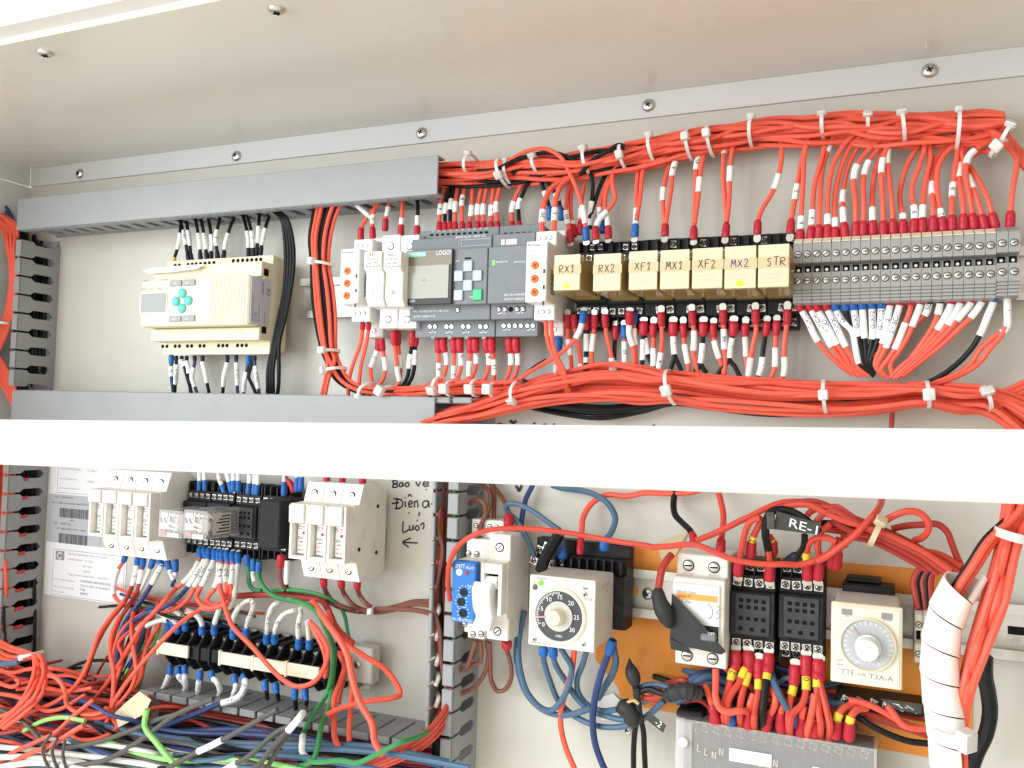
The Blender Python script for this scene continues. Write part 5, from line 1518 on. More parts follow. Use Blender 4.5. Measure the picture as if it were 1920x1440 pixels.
# ================================================================ lower compartment: papers and devices
def sheet(name, label, quad, m, d=.35, cat='paper'):
    """sheet of paper on the back panel: photo x left, y top, x right, y bottom"""
    l, t_, r, b = quad
    x0, x1 = P(l, (t_ + b) / 2, d).x, P(r, (t_ + b) / 2, d).x
    z1, z0 = P((l + r) / 2, t_, d).z, P((l + r) / 2, b, d).z
    t = thing(name, label, cat, ((x0 + x1) / 2, 0, z0))
    ob('sheet', MB().box(x0, x1, .0001, d / 1000, z0, z1), m, t)
    return t, x0, x1, z0, z1, d / 1000 + .0001
def rows(t, x0, x1, z0, z1, y, lines, m='ink_grey'):
    b = MB()
    for u, v, h, s, *w in lines:
        text(b, s, (x0 + (x1 - x0) * u, -y, z0 + (z1 - z0) * v), UX, UZ, h, 'l', w[0] * (x1 - x0) if w else None)
    return ob('lettering', b, m, t)
def border(t, x0, x1, z0, z1, y, u0, v0, u1, v1, w=.0004):
    W, H = x1 - x0, z1 - z0
    a, c, e, f = x0 + W * u0, x0 + W * u1, z0 + H * v0, z0 + H * v1
    b = MB()
    for q in ((a, c, e, e + w), (a, c, f - w, f), (a, a + w, e + w, f - w), (c - w, c, e + w, f - w)):
        b.box(q[0], q[1], y, y + .00005, q[2], q[3])
    ob('border', b, 'ink_grey', t)
g = sheet('certificate', 'white certificate sheet half hidden by the four pole fuse holder', (94, 850, 210, 930), 'paper')
border(*g, .13, .04, .98, 1.0)
rows(*g, [(.40, .80, .0018, 'Ngay kiem dinh'), (.17, .60, .0018, 'Ten va dia chi/unit(s) name'), (.62, .58, .0018, 'KT DIEN 2'), (.17, .36, .0018, 'Ma va dia chi/unit code'), (.62, .33, .0018, '0400295'), (.17, .14, .0018, 'Don vi quan ly/chu so huu')])
g = sheet('barcode_sheet', 'grey label sheet with two barcodes between the white certificates', (90, 929, 190, 1027), 'paper_grey', .45)
t, x0, x1, z0, z1, y = g
for k, (v0, v1) in enumerate(((.56, .74), (.06, .25))):
    b = MB()
    x = x0 + (x1 - x0) * .22
    while x < x0 + (x1 - x0) * .76:
        w = random.choice((.0004, .0007, .0011))
        b.box(x, x + w, y, y + .00005, z0 + (z1 - z0) * v0, z0 + (z1 - z0) * v1)
        x += w + random.choice((.0005, .0008))
    ob('barcode', b, 'ink', t)
rows(*g, [(.10, .93, .0018, 'TSCD     VCNM 201331'), (.05, .82, .0020, 'Cty co dien va may phat dien KTH 01', .72), (.42, .50, .0014, '000291'), (.10, .42, .0018, 'TSCD     VCNM 11762'), (.18, .32, .0020, 'KT DIEN MSCT-CTY - NAM', .55), (.42, .01, .0014, '000292')], 'ink')
g = sheet('certificate', 'white framed certificate sheet with a small emblem under the barcodes', (84, 1023, 236, 1125), 'paper', .6)
border(*g, .10, .02, .98, .88)
t, x0, x1, z0, z1, y = g
W, H = x1 - x0, z1 - z0
ob('emblem', MB().box(x0 + W * .13, x0 + W * .24, y, y + .00005, z0 + H * .68, z0 + H * .85), 'ink_grey', t)
b = MB()
pen(b, [[(.8, .75), (.45, .9), (.15, .5), (.45, .12), (.8, .3)]], (x0 + W * .14, -y - .0002, z0 + H * .69), UX, UZ, .0011, W * .09, H * .14)
ob('emblem_mark', b, 'paper', t)
rows(*g, [(.28, .80, .0018, 'TRUNG TAM KIEM DINH KY THUAT', .5), (.28, .70, .0018, 'CHUNG NHAN   SO 1.236', .32), (.48, .60, .0018, 'AN TOAN'), (.48, .50, .0018, 'THIET BI'), (.30, .42, .0018, 'Ngay kiem dinh/date    07/2017', .5), (.12, .30, .0018, 'Ten va dia chi/unit', .26), (.12, .16, .0018, 'Ma va dia chi/code', .26), (.12, .07, .0018, 'Don vi quan ly')])
rows(*g, [(.46, .32, .0022, 'SCHANGES ARMORED DIGITAL UP', .46), (.46, .24, .0022, 'Cty co dien va tu phan nghe an', .46), (.46, .17, .0022, 'dong'), (.46, .09, .0022, '0400291')], 'ink')

# ---- cartridge fuse holders of several poles
def fuse_bank(name_label, Z, n, tx0, tx1, ty0, ty1, dx0, dx1, dy0, dyh, dy1, by1, m, words):
    dT, dD = 50, 68
    ym = (dy0 + dy1) / 2
    x0, x1 = xz(Z, dx0, ym, dD)[0], xz(Z, dx1, ym, dD)[0]
    tm, dm = (tx0 + tx1) / 2, (dx0 + dx1) / 2
    zt1 = xz(Z, tm, ty0, dT)[1]
    zt0 = xz(Z, tm, ty1, dT)[1]
    zd0 = xz(Z, dm, dy1, dD)[1]
    zh = xz(Z, dm, dyh, dD)[1]
    zd1 = xz(Z, dm, dy0, dD)[1]
    zb0 = xz(Z, tm - 20, by1, dT)[1]
    W = (x1 - x0) / n
    t = thing('fuse_holder', name_label, 'fuse holder', ((x0 + x1) / 2, 0, zb0))
    for i in range(n):
        a, b = x0 + W * i + .0002, x0 + W * (i + 1) - .0002
        prof = [(.008, zb0 + .006), (.008, zt1 - .006), (.014, zt1 - .006), (.022, zt1), (dT / 1000 - .006, zt1), (dT / 1000, zt0), (dT / 1000 - .001, zd1), (.056, zd1), (.056, zd0), (dT / 1000 - .001, zd0), (dT / 1000 + .001, zd0 - .001), (dT / 1000 - .005, zb0), (.022, zb0)]
        pol = ob('pole', MB().prism(prof, a, b, .0005), m, t)
        hd = MB()
        hd.prism([(.0562, zh), (.0562, zd1 - .0002), (dD / 1000 - .001, zd1 - .0002), (dD / 1000 + .0012, zd1 - .002), (dD / 1000 + .0008, zh)], a + .0003, b - .003, .0006)
        ob('handle', hd, m, t)
        dr = MB()
        dr.box(a + .0003, a + .0026, .0562, dD / 1000 - .001, zd0 + .0004, zh - .0002, .0003)
        dr.box(b - .0026, b - .0003, .0562, dD / 1000 - .001, zd0 + .0004, zd1 - .0004, .0003)
        dr.box(a + .0027, b - .0027, .0562, dD / 1000 - .001, zd0 + .0004, zd0 + .0030, .0003)
        ob('drawer', dr, m, t)
        ob('fuse_label', MB().box(a + .0040, b - .0027, .0564, .0610, zd0 + .0040, zh - .0012, .0002), 'white', t)
        L0, L1, zl1, zl0 = a + .0042, b - .0028, zh - .0015, zd0 + .0045
        lw, lh = L1 - L0, zl1 - zl0
        tb = MB()
        text(tb, words, (L0, -.0612, zl1 - lh * .12), UX, UZ, .0016, 'l', lw * .95)
        tb.box(L0, L1, .0611, .0612, zl1 - lh * .17, zl1 - lh * .155)
        ob('lettering', tb, 'ink_red', t)
        tb = MB()
        text(tb, '32A', (L0, -.0612, zl1 - lh * .52), UX, UZ, .0022)
        text(tb, '~380V', (L0 + lw * .05, -.0612, zl1 - lh * .64), UX, UZ, .0014)
        text(tb, 'GB13539', (L0 + lw * .05, -.0612, zl1 - lh * .92), UX, UZ, .0013, 'l', lw * .8)
        ob('lettering', tb, 'ink', t)
        tb = MB()
        text(tb, '500V~', (L0 + lw * .05, -.0612, zl1 - lh * .78), UX, UZ, .0016)
        ob('lettering', tb, 'ink_pink', t)
        ob('indicator', MB().lathe((L0 + lw * .55, -.0610, zl1 - lh * .30), (0, -1, 0), [(.0013, 0), (.0013, .0005), (.0008, .0008)], 12), 'ink_red', t, 1)
        xc = (a + b) / 2
        put('screw', screw('well', 2.9), (xc, -(dT / 1000 - .0028), (zt1 + zt0) / 2), t)
        put('screw', screw('well', 2.9), (xc, -(dT / 1000 - .0018), (zd0 + zb0) / 2), t)
    for z, d_ in ((zt0 - .001, .022), ((zt0 + zd0) / 2 - .012, .048), (zd0 + .004, .022)):
        ob('rivet_hole', MB().cyl((x1 - .0001, -d_, z), (1, 0, 0), .0015, .0006, 12), 'hole', t)
    return t
fuse_bank('four pole white cartridge fuse holder beside the paper certificates', L1, 4, 790, 1245, 95, 240, 655, 1120, 240, 340, 605, 745, 'white_old', 'RT18-32')
fuse_bank('three pole white cartridge fuse holder with 32A labels and dark side print', L2, 3, 650, 1090, 185, 350, 560, 990, 345, 495, 775, 910, 'white_old', 'RT18-32')

# ---- black sockets, two clear relays and a black plug-in module
def socket(label, pl, pr, yt, yb, hy0, hy1, d=27, holes=False, group='black screw sockets', m='black', sc=1.7, cols=4, org=None):
    ym, xm = (yt + yb) / 2, (pl + pr) / 2
    x0, x1 = P(pl, ym, d).x, P(pr, ym, d).x
    z1, z0 = P(xm, yt, d).z, P(xm, yb, d).z
    zi1, zi0 = P(xm, hy0, d).z, P(xm, hy1, d).z
    t = thing('relay_socket', label, 'relay socket', ((x0 + x1) / 2, 0, z0), group)
    D_ = d / 1000
    prof = [(.008, z0), (.008, z1), (D_ - .008, z1), (D_ - .008, (z1 + zi1) / 2), (D_, (z1 + zi1) / 2), (D_, zi1), (D_ + .006, zi1 - .001), (D_ + .006, zi0 + .001), (D_, zi0), (D_, (z0 + zi0) / 2), (D_ - .008, (z0 + zi0) / 2), (D_ - .008, z0)]
    ob('socket_body', MB().prism(prof, x0, x1, .0005), m, t)
    w = x1 - x0
    for k in range(cols + 1):
        x = min(max(x0 + w * k / cols, x0 + .0006), x1 - .0006)
        ob('partition', MB().box(x - .0005, x + .0005, D_ - .0079, D_ - .0012, zi1 + .0003, z1 - .0006), m, t)
        ob('partition', MB().box(x - .0005, x + .0005, D_ - .0079, D_ - .0012, z0 + .0006, zi0 - .0003), m, t)
    for k in range(cols):
        x = x0 + w * (k + .5) / cols
        q = (z1 - zi1) / 4
        for zc, dd in ((zi1 + q, D_), (z1 - q, D_ - .008), (zi0 - q, D_), (z0 + q, D_ - .008)):
            put('screw', screw('cross', sc), (x, -dd, zc), t, random.uniform(-.16, .16))
    if holes:
        H = zi1 - zi0
        b = ob('pin_plate', MB().box(x0 + w * .12, x1 - w * .10, D_ + .0061, D_ + .0072, zi0 + H * .08, zi1 - H * .06, .0004), 'socket_grey', t)
        for v in (.80, .66, .42):
            for k in range(4):
                put('pin_slot', PIN, (x0 + w * (.25 + .17 * k), -D_ - .0073, zi0 + H * v), t)
        for u in (.25, .5, .76):
            put('pin_slot', PIN, (x0 + w * u, -D_ - .0073, zi0 + H * .20), t)
    return t, x0, x1, z0, z1
PIN = to_mesh('pin_slot', MB().box(-.0013, .0013, -.0003, .0003, -.0012, .0012, .0003), 'hole')
GS = 'black screw sockets in the fuse row'
socket('black screw socket behind the clear relay nearest the fuse holder', 350, 394, 902, 1040, 938, 1006, group=GS)
socket('black screw socket behind the clear relay beside the empty socket', 395, 438, 906, 1042, 941, 1010, group=GS)
socket('black empty screw socket next to the clear relays, with pin holes', 441, 488, 908, 1050, 947, 1012, holes=True, group=GS)
t, x0, x1, z0, z1 = socket('black screw socket holding the black plug-in module', 491, 540, 912, 1052, 948, 1016, group=GS)
mx0, mx1 = P(485, 985, 66).x, P(524, 985, 66).x
mz1, mz0 = P(505, 938, 66).z, P(505, 1030, 66).z
t = thing('plug_in_module', 'plain black plug-in module beside the three pole fuse holder', 'module', ((mx0 + mx1) / 2, -.034, mz0))
ob('case', MB().box(mx0, mx1, .0336, .066, mz0, mz1, .001), 'black_soft', t)
ob('rim', MB().box(mx0 - .0005, mx1 + .0005, .0335, .0365, mz0 - .0005, mz1 + .0005, .0006), 'black', t)
def clear_relay(label, pl, pr, yt, yb):
    d = 74
    ym, xm = (yt + yb) / 2, (pl + pr) / 2
    x0, x1 = P(pl, ym, d).x, P(pr, ym, d).x
    z1, z0 = P(xm, yt, d).z, P(xm, yb, d).z
    t = thing('clear_relay', label, 'relay', ((x0 + x1) / 2, -.033, z0), 'clear relays')
    D_ = d / 1000
    c = MB()
    k = .0008
    c.box(x0, x1, D_ - k, D_, z0, z1, .0003)
    c.box(x0, x0 + k, .0345, D_ - k, z0, z1)
    c.box(x1 - k, x1, .0345, D_ - k, z0, z1)
    c.box(x0 + k, x1 - k, .0345, D_ - k, z0, z0 + k)
    c.box(x0 + k, x1 - k, .0345, D_ - k, z1 - k, z1)
    ob('case', c, 'clear_case', t)
    ob('base', MB().box(x0 + .0003, x1 - .0003, .0332, .0344, z0, z1), 'black', t)
    W, H = x1 - x0, z1 - z0
    ob('coil', MB().cyl(((x0 + x1) / 2 - W * .05, -.036, z0 + H * .40), (0, -1, 0), W * .27, .026, 18), 'wire_white', t, 1)
    ob('yoke', MB().box(x0 + W * .15, x1 - W * .12, .036, .064, z0 + H * .72, z0 + H * .80), 'zinc', t)
    ob('contact_block', MB().box(x0 + W * .18, x1 - W * .15, .036, .066, z0 + H * .06, z0 + H * .16), 'relay_core', t)
    for i in range(4):
        x = x0 + W * (.2 + .19 * i)
        ob('contact_spring', MB().tube(spline([Vector((x, -.066, z0 + H * .12)), Vector((x + W * .1, -.069, z0 + H * .5)), Vector((x, -.066, z0 + H * .88))], 5), .0006, 6), 'tape_white' if i % 2 else 'copper', t, 1)
    for i in range(3):
        ob('lead', MB().tube(spline([Vector((x1 - W * .2, -.066 + i * .006, z0 + H * .85)), Vector((x1 - W * .05, -.058 + i * .006, z0 + H * .5)), Vector((x1 - W * .2, -.05 + i * .004, z0 + H * .2))], 6), .0007, 6), 'tape_white', t, 1)
    ob('side_label', MB().box(x1 + .00002, x1 + .00008, .045, .066, z0 + H * .14, z0 + H * .88), 'dial_light', t)
    b = MB()
    for i in range(6):
        zz_ = z0 + H * (.2 + .11 * i)
        b.box(x1 + .0001, x1 + .00015, .046, .062 - .003 * (i % 3), zz_, zz_ + H * .05)
    ob('printed_label', b, 'ink', t)
    b = MB()
    b.box(x0 + W * .1, x0 + W * .34, D_ + .0001, D_ + .0002, z0 + H * .08, z0 + H * .24)
    ob('print_and_glint', b, 'ink_pink', t)
    b = MB()
    b.box(x0 + W * .40, x0 + W * .88, D_ + .0001, D_ + .0002, z0 + H * .03, z0 + H * .17)
    b.box(x0 + W * .08, x0 + W * .45, D_ + .0001, D_ + .0002, z0 + H * .30, z0 + H * .52)
    b.box(x0 + W * .10, x0 + W * .40, D_ + .0001, D_ + .0002, z0 + H * .74, z0 + H * .90)
    pen(b, [[(0, 1), (.3, .2), (.9, .0)], [(.15, 1), (.5, .35), (1, .2)], [(.5, 1), (.45, .5), (.9, .3)]], (x0 + W * .12, -D_ - .0002, z0 + H * .3), UX, UZ, .0011, W * .75, H * .6)  # white strokes painted in as reflections on the clear front
    ob('print_and_glint', b, 'white', t)
clear_relay('clear relay with white wiring inside, close to the four pole fuse holder', 297, 341, 957, 1008)
clear_relay('clear relay with white wiring inside, beside the empty black socket', 344, 387, 957, 1011)

# ---- pen writing on the panel
b = MB()
def ptxt(strokes, w=.0013):
    for st in strokes:
        pts = [P(*zz(L2, [p])[0], .3) for p in st]
        pen(b, [[((p - pts[0]).x, (p - pts[0]).z) for p in pts]], pts[0], UX, UZ, w, 1, 1)
ptxt([[(1350, 165), (1346, 212)], [(1338, 170), (1375, 165), (1378, 182), (1352, 190), (1382, 196), (1376, 212), (1340, 214)], [(1420, 180), (1398, 184), (1396, 208), (1416, 204), (1420, 180), (1424, 210)], [(1455, 178), (1438, 192), (1448, 210), (1466, 200), (1462, 180), (1452, 178)], [(1518, 172), (1536, 206), (1552, 172)], [(1572, 192), (1612, 184), (1596, 168), (1574, 184), (1582, 208), (1616, 200)], [(1594, 228), (1598, 238)]])
ptxt([[(1378, 298), (1372, 372)], [(1352, 300), (1410, 312), (1420, 348), (1394, 372), (1360, 376)], [(1338, 336), (1392, 330)], [(1438, 318), (1440, 364)], [(1436, 290), (1440, 298)], [(1468, 344), (1492, 332), (1482, 316), (1464, 336), (1470, 362), (1494, 356)], [(1458, 284), (1472, 268), (1488, 286)], [(1508, 318), (1508, 366)], [(1508, 330), (1526, 316), (1534, 340), (1532, 366)], [(1466, 402), (1468, 412)],
      [(1612, 318), (1580, 320), (1568, 346), (1588, 368), (1610, 346), (1612, 318), (1618, 366)], [(1632, 342), (1648, 336)], [(1668, 312), (1660, 350)]])
ptxt([[(1424, 470), (1424, 552), (1468, 532)], [(1470, 500), (1474, 536), (1494, 530), (1496, 498), (1500, 536)], [(1526, 500), (1514, 520), (1526, 538), (1544, 522), (1530, 500)], [(1552, 500), (1574, 482), (1578, 512), (1568, 530)], [(1548, 402), (1540, 430)], [(1528, 458), (1530, 470)]])
ptxt([[(1532, 632), (1420, 628)], [(1480, 596), (1420, 628), (1466, 664)]])
ob('pen_writing', b, 'ink_marker', back)
b = MB()
for st in ([(588, 42), (600, 60), (612, 80), (634, 40)],):
    pts = [P(*zz(M1, [p])[0], .3) for p in st]
    pen(b, [[((p - pts[0]).x, (p - pts[0]).z) for p in pts]], pts[0], UX, UZ, .0026, 1, 1)
ob('pen_writing', b, 'ink_marker', back)

# ---- row of black barrier terminals with cream marker strips
nT = 15
xa, xb = P(296, 1225, 42).x, P(612, 1262, 42).x
zt1, zt0 = (P(340, 1190, 42).z + P(560, 1218, 42).z) / 2, (P(340, 1256, 42).z + P(560, 1292, 42).z) / 2
pw = (xb - xa) / nT
zmid = (zt1 + zt0) / 2
for i in range(nT):
    a = xa + pw * i
    t = thing('terminal_block', f'black barrier terminal, {ORD[i]} of the row counted from the side duct', 'terminal', (a + pw / 2, 0, zt0), 'black barrier terminals')
    h = (zt1 - zt0) / 2
    prof = [(.008, zmid - h), (.008, zmid + h), (.030, zmid + h), (.030, zmid + h * .42), (.042, zmid + h * .36), (.042, zmid - h * .36), (.030, zmid - h * .42), (.030, zmid - h)]
    ob('terminal_body', MB().prism(prof, a + .0002, a + pw - .0022, .0006), 'black', t)
    ob('partition', MB().prism([(.008, zmid - h * 1.15), (.008, zmid + h * 1.15), (.034, zmid + h * 1.1), (.0435, zmid + h * .45), (.0435, zmid - h * .45), (.034, zmid - h * 1.1)], a + pw - .0021, a + pw - .0002, .0003), 'black', t)
    put('screw', screw('cross', 1.8), (a + pw * .42, -.0302, zmid + h * .72), t, random.uniform(-.16, .16))
    put('screw', screw('cross', 1.8), (a + pw * .42, -.0302, zmid - h * .72), t, random.uniform(-.16, .16))
for (k0, k1), (Za, q0, q1), lb in (((0, 3), (L3, (1188, 510), (1415, 605)), 'cream marker strip alone at the start of the black terminal row'), ((0, 0), (L4, (52, 565), (288, 668)), 'cream marker strip after the bare black stretch of the terminal row'), ((0, 0), (L4, (297, 606), (543, 712)), 'cream marker strip in the middle of the black terminal row'), ((0, 0), (L4, (547, 640), (798, 738)), 'cream marker strip at the end of the black terminal row')):
    a_, z_a = xz(Za, q0[0], (q0[1] + q1[1]) / 2, 45)
    b_, z_b = xz(Za, q1[0], (q0[1] + q1[1]) / 2, 45)
    hh = .0052
    zc = zmid + .001
    st = MB().box(a_, b_, .0437, .0462, zc - hh, zc + hh, .0005)
    st.box(a_ - .001, a_ + .0015, .0437, .0468, zc - hh - .0012, zc + hh + .0012, .0004)
    tag(ob('marker_strip', st, 'cream'), lb, 'marker strip', 'cream marker strips')
rail('steel mounting rail behind the black terminal row', P(300, 1215, 8).x, P(690, 1275, 8).x, zmid)
t = thing('end_bracket', 'pale plastic end bracket on the rail past the black terminals', 'end bracket', P(655, 1250, 0))
q0, q1 = P(635, 1212, 30), P(686, 1290, 30)
ob('bracket_body', MB().box(q0.x, q1.x, .009, .022, q1.z, q0.z, .001), 'paint', t)
ob('clamp_screw', MB().lathe(((q0.x + q1.x) / 2, -.022, (q0.z + q1.z) / 2), (0, -1, 0), [(.003, 0), (.003, .001), (.002, .0016)], 14), 'zinc', t, 1)
ob('bracket_foot', MB().box(q0.x + .002, q1.x - .004, .009, .018, q1.z - .006, q1.z, .0006), 'paint', t)

# ================================================================ lower compartment, beyond the middle duct
# ---- orange backing plate and its screws
x0, x1 = P(1117, 1200, 1).x, P(1824, 1240, 1).x
z1, z0 = P(1400, 1040, 1).z, P(1500, 1372, 1).z
op = thing('backing_plate', 'orange painted backing plate behind the lower rail', 'plate', ((x0 + x1) / 2, 0, z0))
c0 = [(x0, z0 + .030), (x0, z1 - .020), (x0 + .018, z1 - .002), (x0 + .03, z1), (x1, z1), (x1, z0 - .004), (x0 + .022, z0), (x0 + .018, z0 + .012)]
ob('plate', MB().poly([(x, 0, z) for x, z in c0], (0, -1, 0), .0011), 'orange_plate', op)
screws(op, 'head', 4.2, [(1176, 1041, 1.3), (1176, 1367, 1.3)])
# peeling tape behind the plate's corner
for (lbl, pts) in (('yellowed torn tape at the upper corner of the orange plate', [(1232, 1020), (1290, 998), (1268, 1040), (1240, 1052)]), ('white torn tape at the lower corner of the orange plate', [(1118, 1310), (1150, 1300), (1168, 1318), (1160, 1352), (1128, 1350)])):
    tag(ob('torn_tape', MB().poly([P(x, y, 1.6) for x, y in pts], (0, -1, 0), .0003), 'tape_cream' if 'yellow' in lbl else 'tape_white'), lbl, 'tape')

rz = (P(1200, 1113, 8).z + P(1890, 1185, 8).z) / 2
rl2 = rail('steel mounting rail across the orange plate', P(1160, 1110, 8).x, XR - .002, rz)
screws(rl2, 'head', 4.4, [(1215, 1113.5, 2.2)])
for x, y in ((1183, 1108), (1908, 1183)):
    p = P(x, y, 2)
    ob('rail_slot', MB().box(p.x - .0055, p.x + .0055, .0019, .0021, p.z - .0026, p.z + .0026, .0), 'hole' if x > 1500 else 'orange_plate', rl2)

# ---- blue relay module with white switch body
d = 62
x0, x1 = P(847, 1110, d).x, P(891, 1110, d).x
z1, z0 = P(872, 1053, d).z, P(868, 1168, d).z
t = thing('monitoring_relay', 'blue fronted monitoring relay with three small black dials', 'relay', ((x0 + x1) / 2, 0, z0))
ob('housing', MB().prism([(.008, z0 - .012), (.008, z1 + .014), (.040, z1 + .014), (.040, z1), (.054, z1), (.054, z0), (.040, z0), (.040, z0 - .012)], x0 + .0003, x1 + .0016, .0006), 'white_old', t)
ob('front', MB().box(x0, x1, .0541, d / 1000, z0, z1, .0008), 'blue_face', t)
H, W = z1 - z0, x1 - x0
for u, v in ((.52, .50), (.42, .34), (.52, .16)):
    ob('dial', MB().lathe((x0 + W * u, -d / 1000, z0 + H * v), (0, -1, 0), [(.0030, 0), (.0030, .0008), (.0018, .0008), (.0018, .0004)], 16), 'black', t, 1)
    tk = MB()
    for k in range(10):
        a = math.radians(-60 + 33 * k)
        tk.box(x0 + W * u + math.cos(a) * .0046 - .0004, x0 + W * u + math.cos(a) * .0046 + .0004, d / 1000 + .0001, d / 1000 + .0002, z0 + H * v + math.sin(a) * .0046 - .0003, z0 + H * v + math.sin(a) * .0046 + .0003)
    ob('scale', tk, 'ink_white', t)
b = MB()
text(b, 'SMITT', (x0 + W * .12, -d / 1000 - .0002, z0 + H * .885), UX, UZ, .0030, 'l', W * .42)
text(b, 'RELAYS', (x0 + W * .58, -d / 1000 - .0002, z0 + H * .885), UX, UZ, .0020, 'l', W * .36)
text(b, 'FEM 17TB-VOLTAGE,L', (x0 + W * .06, -d / 1000 - .0002, z0 + H * .025), UX, UZ, .0020, 'l', W * .88)
text(b, 'Delay', (x0 + W * .66, -d / 1000 - .0002, z0 + H * .60), UX, UZ, .0014)
text(b, '[s]', (x0 + W * .70, -d / 1000 - .0002, z0 + H * .57), UX, UZ, .0014)
ob('lettering', b, 'ink_white', t)
ob('lamp', MB().lathe((x0 + W * .30, -d / 1000, z0 + H * .82), (0, -1, 0), [(.0022, 0), (.0022, .0006), (.0012, .0012)], 16), 'led_bright', t, 1)
ob('lamp', MB().lathe((x0 + W * .62, -d / 1000, z0 + H * .82), (0, -1, 0), [(.0014, 0), (.0014, .0006), (.0008, .0009)], 14), 'ink_red', t, 1)
for x, y in ((878.5, 1038), (894, 1039)):
    put('screw', screw('slot', 2.0), (P(x, y, 40).x, -.040, P(x, y, 40).z), t)
put('screw', screw('slot', 2.0), (P(871, 1172, 40).x, -.040, z0 - .006), t)
# white fuse switch next to it
d = 58
x0, x1 = P(902, 1110, d).x, P(938, 1110, d).x
zA = P(940, 1002, 46).z
zB = P(930, 1050, 46).z
zC = P(920, 1168, d).z
zD = P(930, 1200, 46).z
t = thing('fuse_switch', 'white switch disconnector with open lever beside the blue relay', 'switch', ((x0 + x1) / 2, 0, zD))
ob('housing', MB().prism([(.008, zD + .006), (.008, zA - .004), (.024, zA), (.046, zA), (.046, zB), (.050, zB), (.050, zC + .004), (.046, zC), (.046, zD), (.024, zD)], x0, x1 + .002, .0007), 'white_old', t)
fr = MB()
fr.box(x0 + .0002, x0 + .0030, .0501, .0600, zC + .018, zB - .0005, .0005)
fr.box(x1 - .0012, x1 + .0018, .0501, .0600, zC + .006, zB - .0005, .0005)
fr.box(x0 + .0031, x1 - .0013, .0501, .0600, zB - .008, zB - .0005, .0005)
ob('lever_guard', fr, 'white_old', t)
ob('opening', MB().box(x0 + .0031, x1 - .0013, .0500, .0503, zC + .010, zB - .0082), 'hole', t)
ob('contact', MB().obox(((x0 + x1) / 2, -.0555, zB - .015), (.0052, 0, 0), (0, .003, -.003), (0, .0022, .0022), .0006), 'white', t)
lv = MB().prism([(.0503, zC + .022), (.062, zC + .030), (.0665, zC + .024), (.064, zC + .012), (.060, zC + .004), (.064, zC - .004), (.060, zC - .006), (.0503, zC - .001)], x0 - .004, x1 - .005, .0008)
ob('lever', lv, 'white', t)
put('screw', screw('well', 3.4), ((x0 + x1) / 2 + .001, -.046, (zA + zB) / 2), t)
put('screw', screw('well', 3.2), ((x0 + x1) / 2 + .001, -.046, (zC + zD) / 2 - .001), t)
lt = MB().box(P(877, 1185, 44).x, P(908, 1185, 44).x, .020, .044, P(890, 1197, 44).z, P(890, 1178, 44).z, .0006)
ob('auxiliary_terminal', lt, 'white_old', t)
for x in (887, 902):
    q = P(x, 1189, 44)
    put('screw', screw('slot', 2.0), (q.x, -.044, q.z), t)
ut = MB().box(P(884, 992, 30).x, P(944, 992, 30).x, .010, .030, zA - .006, zA + .008, .0006)
ob('rear_terminal', ut, 'white_old', t)
for k in range(4):
    q = P(892 + k * 13, 1006, 30)
    put('screw', screw('slot', 1.7), (q.x, -.030, zA + .003), t)

# ---- square timer with a round dial
d = 80
x0, x1 = P(992, 1145, d).x, P(1115, 1155, d).x
z1, z0 = P(1055, 1083, d).z, P(1052, 1216, d).z
t = thing('timer', 'square cream timer with large round black dial and green power lamp', 'timer', ((x0 + x1) / 2, 0, z0))
D_ = d / 1000
W, H = x1 - x0, z1 - z0
ob('case', MB().box(x0 + .0008, x1 - .0008, .034, D_ - .0021, z0 + .0008, z1 - .0008, .001), 'timer_case', t)
ob('front', MB().box(x0, x1, D_ - .002, D_, z0, z1, .0012), 'timer_face', t)
cx, cz = x0 + W * .47, z0 + H * .455
Rr = W * .41
ob('dial_rim', MB().lathe((cx, -D_, cz), (0, -1, 0), [(Rr, 0), (Rr, .0012), (Rr * .95, .0020), (Rr * .88, .0016), (Rr * .86, .0008)], 48), 'timer_face', t, 1)
dl = ob('dial', MB().cyl((cx, -D_ - .0006, cz), (0, -1, 0), Rr * .86, .0006, 48), 'dial_grey', t)
ob('dial_disc', MB().cyl((cx, -D_ - .0012, cz), (0, -1, 0), Rr * .52, .0010, 40), 'dial_light', t)
ob('knob', MB().lathe((cx - W * .02, -D_ - .0022, cz), (0, -1, 0), [(Rr * .29, 0), (Rr * .29, .006), (Rr * .25, .0075), (Rr * .1, .0080)], 32), 'cream', t, 1)
b = MB()
for k in range(31):
    a = math.radians(205 - 115 * k / 30)
    r0, r1 = Rr * (.72 if k % 5 == 0 else .77), Rr * .84
    c, s = math.cos(a), math.sin(a)
    b.obox((cx + c * (r0 + r1) / 2, -D_ - .0014, cz + s * (r0 + r1) / 2), Vector((c, 0, s)) * (r1 - r0) / 2, (0, .00005, 0), Vector((-s, 0, c)) * .00022)
for s_, a in (('0', 212), ('5', 163), ('10', 125), ('15', 88), ('20', 48), ('25', 2), ('30', -40), ('min', -88)):
    a = math.radians(a)
    text(b, s_, (cx + math.cos(a) * Rr * .66, -D_ - .0014, cz + math.sin(a) * Rr * .66 - .0013), UX, UZ, .0030 if s_ != 'min' else .0022, 'c')
ob('dial_scale', b, 'ink_white', t)
a = math.radians(187)
ob('pointer', MB().obox((cx + math.cos(a) * Rr * .62, -D_ - .0026, cz + math.sin(a) * Rr * .62), Vector((math.cos(a), 0, math.sin(a))) * Rr * .24, (0, .0001, 0), Vector((-math.sin(a), 0, math.cos(a))) * .0005), 'ink_pink', t)
ob('lamp', MB().lathe((x0 + W * .175, -D_, z0 + H * .895), (0, -1, 0), [(.0019, 0), (.0019, .0005), (.001, .0009)], 16), 'led_green', t, 1)
